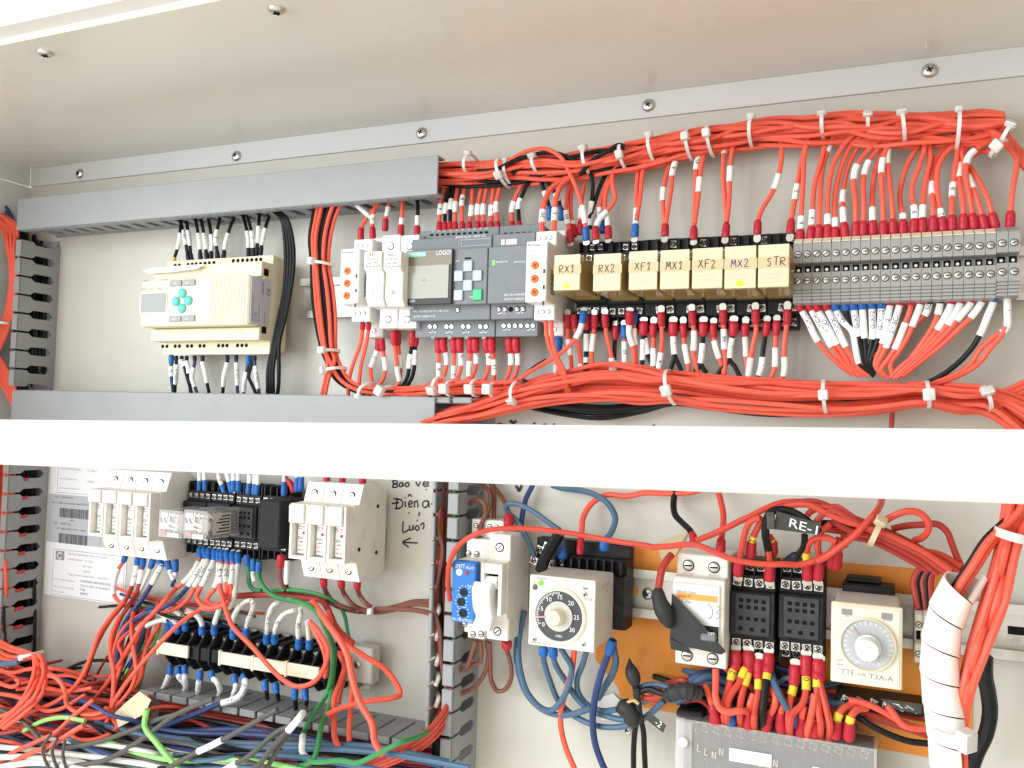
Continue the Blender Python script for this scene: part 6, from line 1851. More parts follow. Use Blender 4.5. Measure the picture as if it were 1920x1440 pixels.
ob('lamp', MB().lathe((x0 + W * .085, -D_, z0 + H * .825), (0, -1, 0), [(.0019, 0), (.0019, .0005), (.001, .0009)], 16), 'led_off', t, 1)
for u, v in ((.85, .80), (.10, .085), (.85, .10)):
    put('screw', screw('head', 2.6 if v > .5 else 2.3), (x0 + W * u, -D_ + .002, z0 + H * v), t, random.uniform(-1, 1))
b = MB()
text(b, 'POWER', (x0 + W * .11, -D_ - .0002, z0 + H * .935), UX, UZ, .0019, 'l', W * .155)
text(b, 'OUT', (x0 + W * .04, -D_ - .0002, z0 + H * .865), UX, UZ, .0019, 'l', W * .09)
text(b, 'MODE', (x0 + W * .83, -D_ - .0002, z0 + H * .715), UX, UZ, .0019, 'l', W * .135)
text(b, 'omron H3CR', (x0 + W * .04, -D_ - .0002, z0 + H * .018), UX, UZ, .0026, 'l', W * .32)
b.box(x0 + W * .82, x0 + W * .89, D_ + .0001, D_ + .0002, z0 + H * .86, z0 + H * .90)
b.box(x1 - .0007, x1 - .0006, .05, .052, z1 - .01, z1 - .012)
ob('lettering', b, 'ink_grey', t)
for k, s_ in enumerate(('C', 'UL', 'CE', 'P')):
    b = MB()
    text(b, s_, (x1 - .0006, -.070 + k * .0075, z1 - .0085), (0, 1, 0), UZ, .0030)
    ob('lettering', b, 'ink_grey', t)
t = thing('timer_socket', 'black screw socket behind the square cream timer', 'relay socket', ((x0 + x1) / 2, 0, z0))
sx0, sx1 = P(985, 1100, 24).x, P(1176, 1120, 24).x
sz1 = P(1080, 1042, 24).z
ob('socket_body', MB().prism([(.008, z0 + .004), (.008, sz1 + .010), (.018, sz1 + .010), (.018, sz1), (.026, sz1), (.026, z1 - .004), (.0335, z1 - .004), (.0335, z0 + .006), (.024, z0 + .004)], x0 - .002, sx1, .0007), 'black', t)
ob('rear_terminal', MB().box(P(1006, 1040, 20).x, P(1078, 1040, 20).x, .008, .020, P(1040, 1050, 20).z, P(1040, 1010, 20).z, .0006), 'black', t)
for k in range(9):
    x = x0 + .001 + (sx1 - x0 - .004) * k / 8
    ob('partition', MB().box(x - .0006, x + .0006, .0262, .033, z1 - .003, sz1 - .001), 'black', t)
for x, y, dd in ((1001, 1051, 27), (1035, 1058, 27), (1052, 1052, 27), (1026, 1024, 21), (1012, 1030, 21)):
    q = P(x, y, dd)
    put('screw', screw('cross', 2.3), (q.x, q.y, q.z), t, .3)

# ---- white two pole breaker with an orange stripe, partly taped over
d = 60
x0, x1 = P(1259, 1150, d).x, P(1357, 1150, d).x
zA, zB = P(1318, 1041, 46).z, P(1318, 1080, 46).z
zC, zD = P(1318, 1224, d).z, P(1318, 1250, 46).z
zB2 = P(1308, 1092, d).z
t = thing('circuit_breaker', 'white two pole circuit breaker with an orange stripe and black tape', 'breaker', ((x0 + x1) / 2, 0, zD))
ob('housing', MB().prism([(.008, zD), (.008, zA), (.046, zA), (.046, zB), (.056, zB2 + .002), (.058, zB2 - .002), (.058, zC), (.046, zC), (.046, zD)], x0, x1, .0008), 'white_old', t)
W, H = x1 - x0, zB2 - zC
ob('front', MB().box(x0 + .0006, x1 - W * .08, .0581, d / 1000, zC + H * .02, zB2 - .0015, .0006), 'white', t)
ob('stripe', MB().box(x0 + W * .09, x1 - W * .12, .0601, .0603, P(1308, 1126, 60).z, P(1308, 1114.5, 60).z), 'orange_stripe', t)
face_text(t, [('MERLIN GERIN', 1268, 1111.5, 60.3, 5.5, 'l', 36), ('NC45a', 1273, 1129, 60.3, 7, 'l', 22)], 'ink_grey')
face_text(t, [('multi 9', 1271, 1118.8, 60.6, 5.5, 'l', 23)], 'ink_red')
q = P(1327, 1160, 60.3)
for k in (0, 1):
    b = MB()
    pen(b, [[(0, 1), (.4, .8), (.4, .15), (0, 0)], [(0, 1.1), (.2, 1.1)]] if k == 0 else [[(0, 1), (.45, .8), (.1, .5), (.45, .3), (0, 0)]], q + UX * .0052 * k, UX, UZ, .0005, .006, .009)
    ob('lettering', b, 'ink_grey', t)
q0, q1 = P(1315, 1172, 60), P(1347, 1204, 60)
sw = ob('switch_well', MB().box(q0.x, q1.x, .0601, .0603, q1.z, q0.z), 'plc_dark', t)
ob('toggle', MB().box(q0.x + .0008, q1.x - .0008, .0604, .0665, q1.z + .0012, q0.z - .004, .0008), 'plc_grey', t)
face_text(t, [('OFF', 1327, 1190, 66.8, 5, 'l', 13)], 'ink_white')
for x, y in ((1291, 1060), (1339, 1064), (1288.5, 1229), (1336.5, 1235)):
    q = P(x, y, 46)
    put('screw', screw('slot', 3.2), (q.x, -.0462, q.z), t, .2)
    ob('screw_ring', MB().lathe((q.x, -.046, q.z), (0, -1, 0), [(.0042, -.0002), (.0042, .0002), (.0039, .0002)], 20), 'dial_light', t)
for x, y in ((1290, 1079), (1338, 1083)):
    q = P(x, y, 46)
    ob('label_window', MB().box(q.x - .0035, q.x + .0035, .0461, .0465, q.z - .002, q.z + .002, .0003), 'dial_light', t)
# black tape strap over it
tp = MB().poly([P(x, y, 67.5 + e) for x, y, e in ((1260, 1112, -5.5), (1312, 1165, -3), (1362, 1222, -2), (1352, 1227, -2), (1256, 1205, -5.5))], (0, -1, 0), .0007)
tp2 = tag(ob('insulating_tape', tp, 'tape_black'), 'black insulating tape stuck slantwise over the white breaker', 'tape')
ob('tape_fold', MB().poly([P(x, y, 63 + e) for x, y, e in ((1257, 1196, 0), (1290, 1214, 0), (1300, 1226, 0), (1258, 1216, 0))], (0, -1, 0), .0012), 'tape_black', tp2)

# ---- two empty black sockets under the red fan
GE = 'empty black sockets on the orange plate'
socket('black empty socket beside the white breaker, with printed pin holes', 1372, 1454, 1052, 1240, 1106, 1194, d=34, holes=True, group=GE, m='black', sc=2.3)
socket('black empty socket beside the round dial timer TTE', 1462, 1545, 1056, 1246, 1112, 1200, d=34, holes=True, group=GE, m='black', sc=2.3)

# ---- second timer with silver dial
d = 76
x0, x1 = P(1558, 1205, d).x, P(1692, 1215, d).x
z1, z0 = P(1626, 1134, d).z, P(1624, 1286, d).z
D_ = d / 1000
W, H = x1 - x0, z1 - z0
t = thing('timer', 'cream timer with silver round dial and white knob, type T3A-A', 'timer', ((x0 + x1) / 2, 0, z0))
ob('case', MB().box(x0 + .0015, x1 - .0015, .03, D_ - .0031, z0 + .0015, z1 - .0006, .001), 'timer_case', t)
ob('front', MB().box(x0, x1, D_ - .003, D_, z0, z1, .0014), 'cream', t)
ob('face_plate', MB().box(x0 + W * .04, x1 - W * .04, D_ + .0001, D_ + .0006, z0 + H * .03, z1 - H * .04, .0003), 'timer_face', t)
cx, cz = x0 + W * .525, z0 + H * .515
Rr = W * .40
ob('dial_rim', MB().lathe((cx, -D_ - .0006, cz), (0, -1, 0), [(Rr, 0), (Rr, .0022), (Rr * .96, .0028), (Rr * .92, .0022), (Rr * .91, .0008)], 44), 'cream', t, 1)
ob('dial', MB().cyl((cx, -D_ - .0012, cz), (0, -1, 0), Rr * .905, .0004, 44), 'dial_silver', t)
ob('dial_cover', MB().cyl((cx, -D_ - .0026, cz), (0, -1, 0), Rr * .90, .0006, 44), 'clear_case', t)
ob('knob', MB().lathe((cx, -D_ - .0034, cz - .001), (0, -1, 0), [(Rr * .46, 0), (Rr * .46, .001), (Rr * .41, .001), (Rr * .41, .009), (Rr * .37, .0100)], 36), 'white', t, 1)
b = MB()
for k in range(24):
    a = math.radians(-60 + 300 * k / 23)
    c, s = math.cos(a), math.sin(a)
    b.obox((cx + c * Rr * .80, -D_ - .0018, cz + s * Rr * .80), Vector((c, 0, s)) * Rr * (.06 if k % 4 else .10), (0, .00005, 0), Vector((-s, 0, c)) * .0003)
text(b, 'SECONDS', (cx, -D_ - .0018, cz - Rr * .74), UX, UZ, .0024, 'c')
ob('dial_scale', b, 'ink_white', t)
a = math.radians(130)
ob('pointer', MB().obox((cx + math.cos(a) * Rr * .62, -D_ - .0020, cz + math.sin(a) * Rr * .62), Vector((math.cos(a), 0, math.sin(a))) * Rr * .16, (0, .0001, 0), Vector((-math.sin(a), 0, math.cos(a))) * .0005), 'ink_red', t)
for x, y, wd in ((1588, 1147, 'ON'), (1663, 1155, 'POWER')):
    q = P(x, y, d)
    ob('lamp', MB().box(q.x - .0030, q.x + .0030, D_ + .0006, D_ + .0009, q.z - .0018, q.z + .0018, .0001), 'grey_key', t)
face_text(t, [('ON', 1584, 1156.5, d + .8, 3.5, 'l', 8), ('POWER', 1656, 1164, d + .8, 3.5, 'l', 16), ('TTE', 1576, 1263.5, d + .8, 10, 'l', 26), ('TYPE', 1607, 1267.5, d + .8, 6, 'l', 17), ('T3A-A', 1629, 1272.5, d + .8, 9.5, 'l', 45), ('220V', 1569, 1239, d + .8, 4, 'l', 12), ('60Hz', 1569, 1247, d + .8, 4, 'l', 12)], 'ink_grey')
ts = thing('timer_socket', 'black socket behind the timer with the silver dial', 'relay socket', ((x0 + x1) / 2, 0, z0))
ob('socket_body', MB().box(x0 + .004, x1 - .004, .008, .0295, z0 + .006, z1 + .004, .001), 'black', ts)
ob('rear_terminal', MB().box(x0 + .006, x1 - .012, .008, .022, z1 + .0045, z1 + .0075, .0008), 'black', ts)
# ---- small pale terminals beside it
for i, xx in enumerate((1715, 1731)):
    a, b_ = P(xx, 1190, 42).x, P(xx + 15, 1190, 42).x
    zt, zb = P(xx + 8, 1143, 42).z, P(xx + 8, 1247, 42).z
    t = thing('terminal_block', ('pale screw terminal against the silver dial timer', 'pale screw terminal next to the white spiral wrap')[i], 'terminal', ((a + b_) / 2, 0, zb))
    h = zt - zb
    ob('terminal_body', MB().prism([(.008, zb), (.008, zt), (.036, zt), (.042, zt - h * .1), (.042, zt - h * .38), (.035, zt - h * .40), (.035, zt - h * .60), (.042, zt - h * .62), (.042, zb + h * .1), (.036, zb)], a, b_, .0005), 'white_old', t)
    for v in (.27, .80):
        put('screw', screw('well', 2.0), ((a + b_) / 2, -.042, zt - h * v), t)
    ob('bridge_well', MB().box(a + .001, b_ - .001, .0350, .0353, zt - h * .58, zt - h * .42), 'hole', t)
# ---- clear cover over the lowest terminals
d = 44
x0, x1 = P(1266, 1400, d).x, P(1644, 1430, d).x
z1 = (P(1266, 1352, d).z + P(1600, 1393, d).z) / 2
z0 = z1 - .052
t = thing('terminal_cover', 'dusty clear plastic cover over the lowest terminal strip', 'cover', ((x0 + x1) / 2, 0, z0))
c = MB()
c.box(x0, x1, d / 1000 - .0015, d / 1000, z0, z1, .0005)
c.box(x0, x1, .012, d / 1000 - .0016, z1 - .0015, z1, .0003)
c.box(x0, x0 + .0015, .012, d / 1000 - .0016, z0, z1 - .0016, .0003)
c.box(x1 - .0015, x1, .012, d / 1000 - .0016, z0, z1 - .0016, .0003)
ob('cover', c, 'clear_cover', t)
ob('end_panel', MB().box(x0 + .0005, x0 + .0115, d / 1000 + .0001, d / 1000 + .0014, z0, z1 - .001, .0006), 'clear_cover', t)
ob('fixing_knob', MB().lathe((x0 + .0058, -d / 1000 - .0014, z1 - .0145), (0, -1, 0), [(.0032, 0), (.0032, .0014), (.002, .0024)], 18), 'white', t, 1)
for u0, u1, v in ((.285, .50, .0165), (.70, .735, .0195), (.81, .92, .0205)):
    q = MB().box(x0 + (x1 - x0) * u0, x0 + (x1 - x0) * u1, d / 1000 + .0001, d / 1000 + .0003, z1 - v - .0055, z1 - v + .0028)
    ob('paper_label', q, 'tape_white', t)
b = MB()
for k in range(8):
    pen(b, [HAND[random.choice('RNBELS')][0]], (x0 + (x1 - x0) * (.12 + .038 * (k % 4) + .5 * (k // 4) * .55), -d / 1000 - .0002, z1 - .0195 - .0015 * (k % 3)), UX, UZ, .0006, .0035, .0045)
ob('pen_marks', b, 'dial_light', t)
st = thing('terminal_strip', 'dark terminal strip under the dusty clear cover', 'terminal strip', ((x0 + x1) / 2, 0, z0))
ob('strip_base', MB().box(x0 + .002, x1 - .002, .008, .022, z0 + .004, z1 - .003, .0008), 'black', st)
for k in range(16):
    x = x0 + .004 + (x1 - x0 - .008) * k / 15
    ob('partition', MB().box(x - .0006, x + .0006, .0221, .032, z0 + .006, z1 - .004), 'black', st)
    if k < 15:
        put('screw', screw('cross', 2.0), (x + .0042, -.0222, z1 - .011), st, .3)
# ---- black housing just above the cover's end
t = thing('black_contactor', 'black box behind the wires over the clear cover', 'module', P(1265, 1340, 20))
q0, q1 = P(1268, 1330, 34), P(1318, 1352, 34)
ob('case', MB().box(q0.x, q1.x, .008, .034, q1.z, q0.z, .001), 'black', t)
q0, q1 = P(1566, 1302, 34), P(1732, 1330, 34)
t2 = thing('black_relay_base', 'dark relay base under the timer with the silver dial', 'module', P(1650, 1330, 0))
ob('case', MB().box(q0.x, q1.x, .008, .032, q1.z - .006, q0.z, .001), 'black', t2)
for k in range(6):
    q = P(1585 + k * 26, 1312 + k * 3.4, 33)
    put('screw', screw('cross', 2.0), (q.x, -.0322, q.z), t2, .4)
# ================================================================ wires of the lower compartment
NV, BU, GN, LM, BR, GY, RD = 'wire_navy', 'wire_blue', 'wire_green', 'wire_lime', 'wire_brown', 'wire_grey', 'wire_red_dark'
def run(Z, col, pts, label, group=None, r=1.75, d=30, lug0=None, lug1=None, marks=(), tip0=None, **k):
    """pts (x, y[, d]) in zoomed coordinates; d carries over until given again"""
    q = []
    for p in pts:
        if len(p) > 2:
            d = p[2]
        q.append((p[0], p[1], d))
    return wire(col, zz(Z, q), label, group, r, lug0=lug0, lug1=lug1, marks=[Mk(Z, *m) for m in marks], tip0=tip0, **k)

# ---- above the sockets of the fuse row: blue crimps with white sleeves
GA = 'blue crimped wires above the fuse row sockets'
for i, (x, y, x2, y2) in enumerate(((1498, 250, 1495, 60), (1540, 245, 1530, 60), (1690, 275, 1625, 60), (1740, 255, 1690, 60), (1752, 250, 1748, 60), (1790, 250, 1785, 60), (1862, 270, 1875, 60), (1905, 275, 1915, 60), (1925, 280, 1940, 60))):
    ym = y - 110
    c = 'wire_white' if i % 3 else NV
    xm = x + (x2 - x) * .62
    run(L1, c, [(x, y, 24), (x + (x2 - x) * .25, y - 50), (xm, ym), (x2, y2 - 20), (x2, y2 - 120, 20)], f'wire in the {ORD[i]} blue crimp above the fuse row sockets', GA, 1.5, lug0='B', marks=[(xm, ym + 5, 10, 'b' if i == 2 else '')], brad=2.7, blen=11, tip0=3)
for i, (c, x, y, x2, lg) in enumerate(((NV, 530, 280, 535, 'B'), (BR, 605, 255, 540, 'R'), (NV, 628, 250, 628, 'B'), (NV, 655, 245, 662, 'B'))):
    run(L2, c, [(x, y, 30), (x + (x2 - x) * .3, y - 60), (x2, 130), (x2, 40), (x2, -40, 22)], f'{"brown wire in a red" if c == BR else ORD[i] + " wire in a blue"} crimp above the black plug-in module', GA, 1.5, lug0=lg, marks=[] if c == BR else [(x2, 150, 8, '', 'ink', 'sleeve_old')], brad=2.8, blen=13)
for i, x in enumerate((852, 968, 1120)):
    run(L2, BR, [(x, 195, 30), (x, 150), (x + 2, 90), (x, 20), (x, -40)], f'brown wire in the top of the three pole fuse holder, {ORD[i]} pole', 'red crimps of the three pole fuse holder', 1.5, lug0='R', brad=3.0, blen=9)

# ---- below the four pole fuse holder
GF = 'wires below the four pole fuse holder'
run(L1, 'wire_red', [(942, 728, 34), (925, 770), (888, 830), (858, 920, 40), (850, 1000), (880, 1060), (940, 1090), (1000, 1090)], 'red wire with a bare white sleeve hooking round under the fuse holder', GF, 1.7, lug0='B', marks=[(866, 920, 24)], brad=2.7, blen=7)
run(L1, RD, [(1035, 740, 34), (1030, 790), (1012, 880, 38), (990, 960), (930, 1080, 50), (820, 1220), (730, 1380), (690, 1480), (650, 1600), (560, 1740), (420, 1830)], 'red wire with sleeve 157 under the fuse holder', GF, 2.0, lug0='B', marks=[(1016, 880, 18, '157')], brad=3.0, blen=9)
run(L1, RD, [(1075, 745, 34), (1070, 800), (1050, 900, 36), (1030, 1000), (960, 1110, 46), (900, 1210), (850, 1340), (840, 1450), (850, 1600), (860, 1780)], 'red wire with sleeve turned away under the fuse holder', GF, 2.0, lug0='B', marks=[(1055, 880, 12)], brad=3.0, blen=9)
run(L1, NV, [(1190, 760, 34), (1210, 800), (1170, 880, 38), (1120, 970), (1040, 1090, 44), (940, 1220), (890, 1340), (870, 1480), (900, 1600), (850, 1750)], 'blue wire with slanted sleeve under the fuse holder', GF, 2.2, lug0='B', marks=[(1178, 870, 20, 'J-2')], brad=3.0, blen=9)
run(L1, 'wire_white', [(1150, 755, 34), (1135, 800), (1100, 890), (1060, 970), (1010, 1060), (960, 1150)], 'white sleeved wire slanting under the fuse holder', GF, 1.9, lug0='B', brad=3.0, blen=9)
run(L1, NV, [(1255, 760, 32), (1265, 810), (1290, 880), (1310, 930)], 'short sleeved wire in a blue crimp under the fourth pole', GF, 1.6, lug0='B', marks=[(1285, 860, 14, '0')], brad=2.9, blen=10)
run(L1, NV, [(1315, 755, 30), (1318, 820), (1310, 890), (1290, 960)], 'blue crimped wire at the housing edge under the fourth pole', GF, 1.6, lug0='B', marks=[(1314, 860, 10)], brad=2.9, blen=12)

# ---- below the sockets: fan of blue crimps with white sleeves turning into red wires
GW = 'sleeved wires below the fuse row sockets'
fan = [('wire_red', (1498, 670), (1500, 740), (1440, 860), (1340, 960), 22, '', [(1330, 965), (1240, 1060, 60), (1140, 1170), (1080, 1230), (1000, 1360), (930, 1480), (860, 1600), (760, 1740), (640, 1870), (450, 1980), (250, 2090), (140, 2125), (108, 2085), (160, 2000), (300, 1890), (440, 1840)]),
       (NV, (1530, 670), (1540, 740), (1480, 860), (1400, 970), 26, '1-B20A', [(1390, 985), (1330, 1050, 50), (1240, 1110), (1100, 1160), (980, 1240), (910, 1350), (880, 1480), (890, 1620), (840, 1760)]),
       ('wire_red', (1570, 675), (1560, 750), (1520, 860), (1460, 960), 26, 'L5-20A', [(1450, 985), (1400, 1060, 46), (1300, 1130), (1150, 1150), (1010, 1200), (910, 1300), (860, 1430), (850, 1560)]),
       ('wire_red', (1610, 680), (1605, 760), (1560, 860), (1510, 960), 24, '-L.5', [(1490, 1000), (1480, 1050, 50), (1540, 1110), (1640, 1110), (1720, 1060)]),
       ('wire_red', (1640, 685), (1640, 770), (1640, 870), (1600, 990), 24, '1-L5-', [(1580, 1010), (1550, 1060, 46), (1600, 1100), (1690, 1080)]),
       ('wire_red', (1670, 690), (1665, 770), (1650, 870), (1650, 960), 20, '5-L8', [(1660, 1000), (1680, 1080, 60), (1700, 1150), (1740, 1250), (1900, 1420), (2030, 1570), (2140, 1670), (2240, 1710), (2360, 1670), (2430, 1570), (2460, 1440), (2400, 1310), (2320, 1220)]),
       ('wire_red', (1700, 690), (1705, 780), (1690, 870), (1700, 950), 20, '3-L5', [(1700, 1000), (1660, 1080, 44), (1560, 1110)]),
       ('wire_red', (1745, 700), (1745, 780), (1745, 870), (1730, 950), 20, '1-L3', [(1735, 1000), (1700, 1090, 42), (1600, 1130), (1500, 1120)]),
       ('wire_white', (1785, 705), (1785, 790), (1770, 900), (1755, 1040), 26, '', [(1750, 1060), (1720, 1120, 40)])]
for i, (c, a, b_, m_, e_, ln, w, tail) in enumerate(fan):
    run(L1, c, [(a[0], a[1], 26), (b_[0], b_[1], 30), (m_[0], m_[1], 38), (e_[0], e_[1], 44)] + tail, f'sleeved wire in the {ORD[i]} blue crimp below the fuse row sockets', GW, 2.0, lug0='B', marks=[(m_[0], m_[1], ln, w, 'ink', 'sleeve' if i % 2 else 'sleeve_old')], brad=3.1, blen=11, tip0=3)
run(L1, GN, [(1850, 720, 28), (1852, 770), (1865, 860), (1870, 940), (1900, 980), (1960, 990)], 'green wire in a blue crimp below the empty socket, inner one', GW, 1.8, lug0='B', brad=2.9, blen=10)
run(L2, 'wire_white', [(300, 755, 28), (300, 820), (300, 880), (308, 920)], 'short white sleeve hanging below the empty socket', GW, 1.6, lug0='B', marks=[(300, 885, 12, '0')], brad=2.9, blen=11)
# long green pair
run(L2, GN, [(346, 770, 30), (340, 850), (370, 950, 40), (440, 1020), (540, 1055), (660, 1080, 52), (740, 1120), (810, 1210), (865, 1320), (893, 1470), (885, 1620), (845, 1780), (745, 1920, 70), (690, 2030), (668, 2110, 90), (668, 2200), (695, 2240), (770, 2275, 100), (950, 2262), (1080, 2280), (1200, 2230), (1400, 2130), (1540, 2085, 80), (1640, 2010, 50), (1700, 1900, 30)], 'long green wire with white sleeve looping under the open duct', GW, 1.9, lug0='B', marks=[(668, 2150, 20)], brad=2.9, blen=11, k=5)
run(L2, GN, [(560, 1050, 44), (700, 1095), (790, 1170), (850, 1290), (905, 1440), (895, 1650), (870, 1850, 60), (810, 2000, 80), (780, 2180, 90), (740, 2270, 95), (600, 2310), (400, 2280)], 'second long green wire beside the sleeved one', GW, 2.1)
run(L2, GN, [(400, 1000, 32), (560, 985), (740, 1005), (850, 1040), (945, 1100, 24), (985, 1180), (1005, 1280), (1022, 1380)], 'dark green wire arching towards the end bracket', GW, 1.6)
run(L4, GN, [(1110, 560, 20), (1160, 650), (1165, 720), (1110, 800), (1030, 850)], 'green wire curling round the end bracket', GW, 1.8)

# ---- brown wires of the three pole fuse holder
GBn = 'brown wires of the three pole fuse holder'
run(L2, BR, [(826, 895, 34), (830, 940), (850, 1010, 26), (900, 1075), (1000, 1120), (1100, 1145, 18), (1220, 1140), (1400, 1100), (1500, 1072), (1640, 1070)], 'brown wire from the first pole of three pole fuse holder', GBn, 2.0, lug0='R', brad=3.2, blen=8)
run(L2, BR, [(958, 905, 34), (962, 950), (985, 1020, 26), (1040, 1090), (1110, 1130, 20), (1220, 1150), (1360, 1130), (1500, 1090), (1640, 1100)], 'brown wire from the second pole of three pole fuse holder', GBn, 2.0, lug0='R', brad=3.2, blen=8)
run(L2, BR, [(1082, 908, 34), (1080, 960), (1100, 1030, 26), (1150, 1090), (1210, 1130, 22), (1300, 1125), (1440, 1130), (1540, 1140), (1640, 1165)], 'brown wire from the third pole of three pole fuse holder', GBn, 2.0, lug0='R', brad=3.2, blen=8)
run(L2, BR, [(515, 720, 34), (505, 790), (500, 890), (530, 960), (620, 1000, 24), (760, 1040), (900, 1080), (1000, 1125)], 'brown wire curving down from the black plug-in module', GBn, 2.0, lug0='R', brad=4.0, blen=11)
run(L2, BLK, [(555, 760, 32), (552, 850), (548, 940), (545, 1000)], 'black wire with white sleeve under the black plug-in module', GBn, 1.9, marks=[(553, 850, 20)])
run(L2, RD, [(180, 1030, 26), (350, 1020), (520, 1025), (680, 1045), (800, 1060), (850, 1110, 34), (880, 1180), (940, 1290, 50), (1050, 1390)], 'dark red wire running level under the plug-in module then dropping', GBn, 2.6)
run(L2, BR, [(160, 1035, 20), (320, 1028), (500, 1015), (680, 1030), (830, 1060), (960, 1120), (1100, 1150)], 'brown wire running level under the plug-in module', GBn, 2.0)
ztie(L2, (1212, 1108), (1222, 1168), 20, 7, 'cable tie gathering the three brown wires', head=.2)

# ---- black terminal row: sleeved wires above and below
GK = 'sleeved wires on the black terminal row'
tops = [(L3, 1265, 400, [(1260, 330), (1180, 270), (1090, 285), (1050, 310)], NV, 'T8-L5'), (L3, 1330, 420, [(1310, 340), (1250, 290), (1170, 240), (1090, 250)], NV, 'T8-NN'), (L3, 1390, 400, [(1385, 330), (1330, 270), (1250, 240), (1160, 240)], NV, 'TB-NNN'), (L3, 1300, 400, [(1230, 330), (1150, 350), (1090, 380)], 'wire_white', ''),
        (L3, 1515, 430, [(1512, 350), (1480, 300), (1430, 270), (1390, 260)], 'wire_red', ''), (L3, 1608, 430, [(1612, 350), (1630, 290), (1645, 240), (1640, 200)], 'wire_red', ''), (L3, 1748, 460, [(1745, 350), (1770, 270), (1830, 200), (1880, 180)], 'wire_white', ''), (L3, 1845, 460, [(1855, 350), (1890, 270), (1900, 210), (1885, 190)], 'wire_white', '3-2'),
        (L4, 400, 500, [(402, 420), (415, 320), (440, 230), (480, 200)], 'wire_white', 'L5-20A'), (L4, 460, 500, [(462, 420), (490, 340), (540, 280), (610, 255)], 'wire_white', 'T0'), (L4, 640, 540, [(638, 450), (640, 360), (655, 280), (650, 240)], 'wire_white', 'G8'), (L4, 720, 540, [(718, 450), (712, 380), (705, 340)], 'wire_white', '')]
for i, (Z, x, y, pts, c, w) in enumerate(tops):
    q = [(x, y + 10, 34), (x, y - 40, 35)] + [(a, b_, 38 + 4 * j) for j, (a, b_) in enumerate(pts)]
    mk = pts[1] if len(pts) > 2 else pts[0]
    run(Z, c, q, f'sleeved wire in the {ORD[i]} blue crimp on top of the black terminals', GK, 1.8, lug0='B', marks=[(mk[0], mk[1], 22, w, 'ink', 'sleeve' if i < 6 else 'sleeve_old')], brad=3.2, blen=11)
bots = [(L3, 1275, 680, [(1262, 760), (1235, 820), (1200, 870)], '1-0'), (L3, 1335, 690, [(1345, 760), (1390, 810), (1400, 850)], '(0)'), (L3, 1385, 680, [(1385, 750), (1392, 820), (1380, 860)], ''), (L3, 1500, 720, [(1492, 790), (1485, 850), (1480, 900)], ''), (L3, 1590, 720, [(1625, 790), (1650, 850), (1640, 890)], 'J'), (L3, 1762, 750, [(1770, 830), (1755, 880), (1740, 910)], '4-2'),
        (L3, 1830, 740, [(1845, 800), (1800, 900), (1720, 940), (1640, 960), (1500, 1020), (1300, 1100), (1200, 1140)], 'T0-NNL5'), (L4, 390, 790, [(400, 870), (405, 920)], ''), (L4, 470, 810, [(480, 880), (490, 930)], ''), (L4, 612, 850, [(615, 920), (620, 1000)], ''), (L4, 690, 860, [(700, 930), (690, 1000)], '')]
for i, (Z, x, y, pts, w) in enumerate(bots):
    c = NV if i == 6 else (BLK if i > 6 else 'wire_white')
    q = [(x, y - 10, 36), (x, y + 40, 38)] + [(a, b_, 40 + (3 + 3 * j if i == 6 else 0) - (0 if i == 6 else 5 * j)) for j, (a, b_) in enumerate(pts)]
    mk = pts[0] if i != 6 else pts[1]
    run(Z, c, q, f'wire in the {ORD[i]} blue crimp under the black terminals', GK, 1.9 if i != 6 else 2.4, lug0='B', marks=[(mk[0], mk[1], 22 if i != 6 else 34, w, 'ink', 'sleeve')] if i < 7 else [], brad=3.0, blen=10)

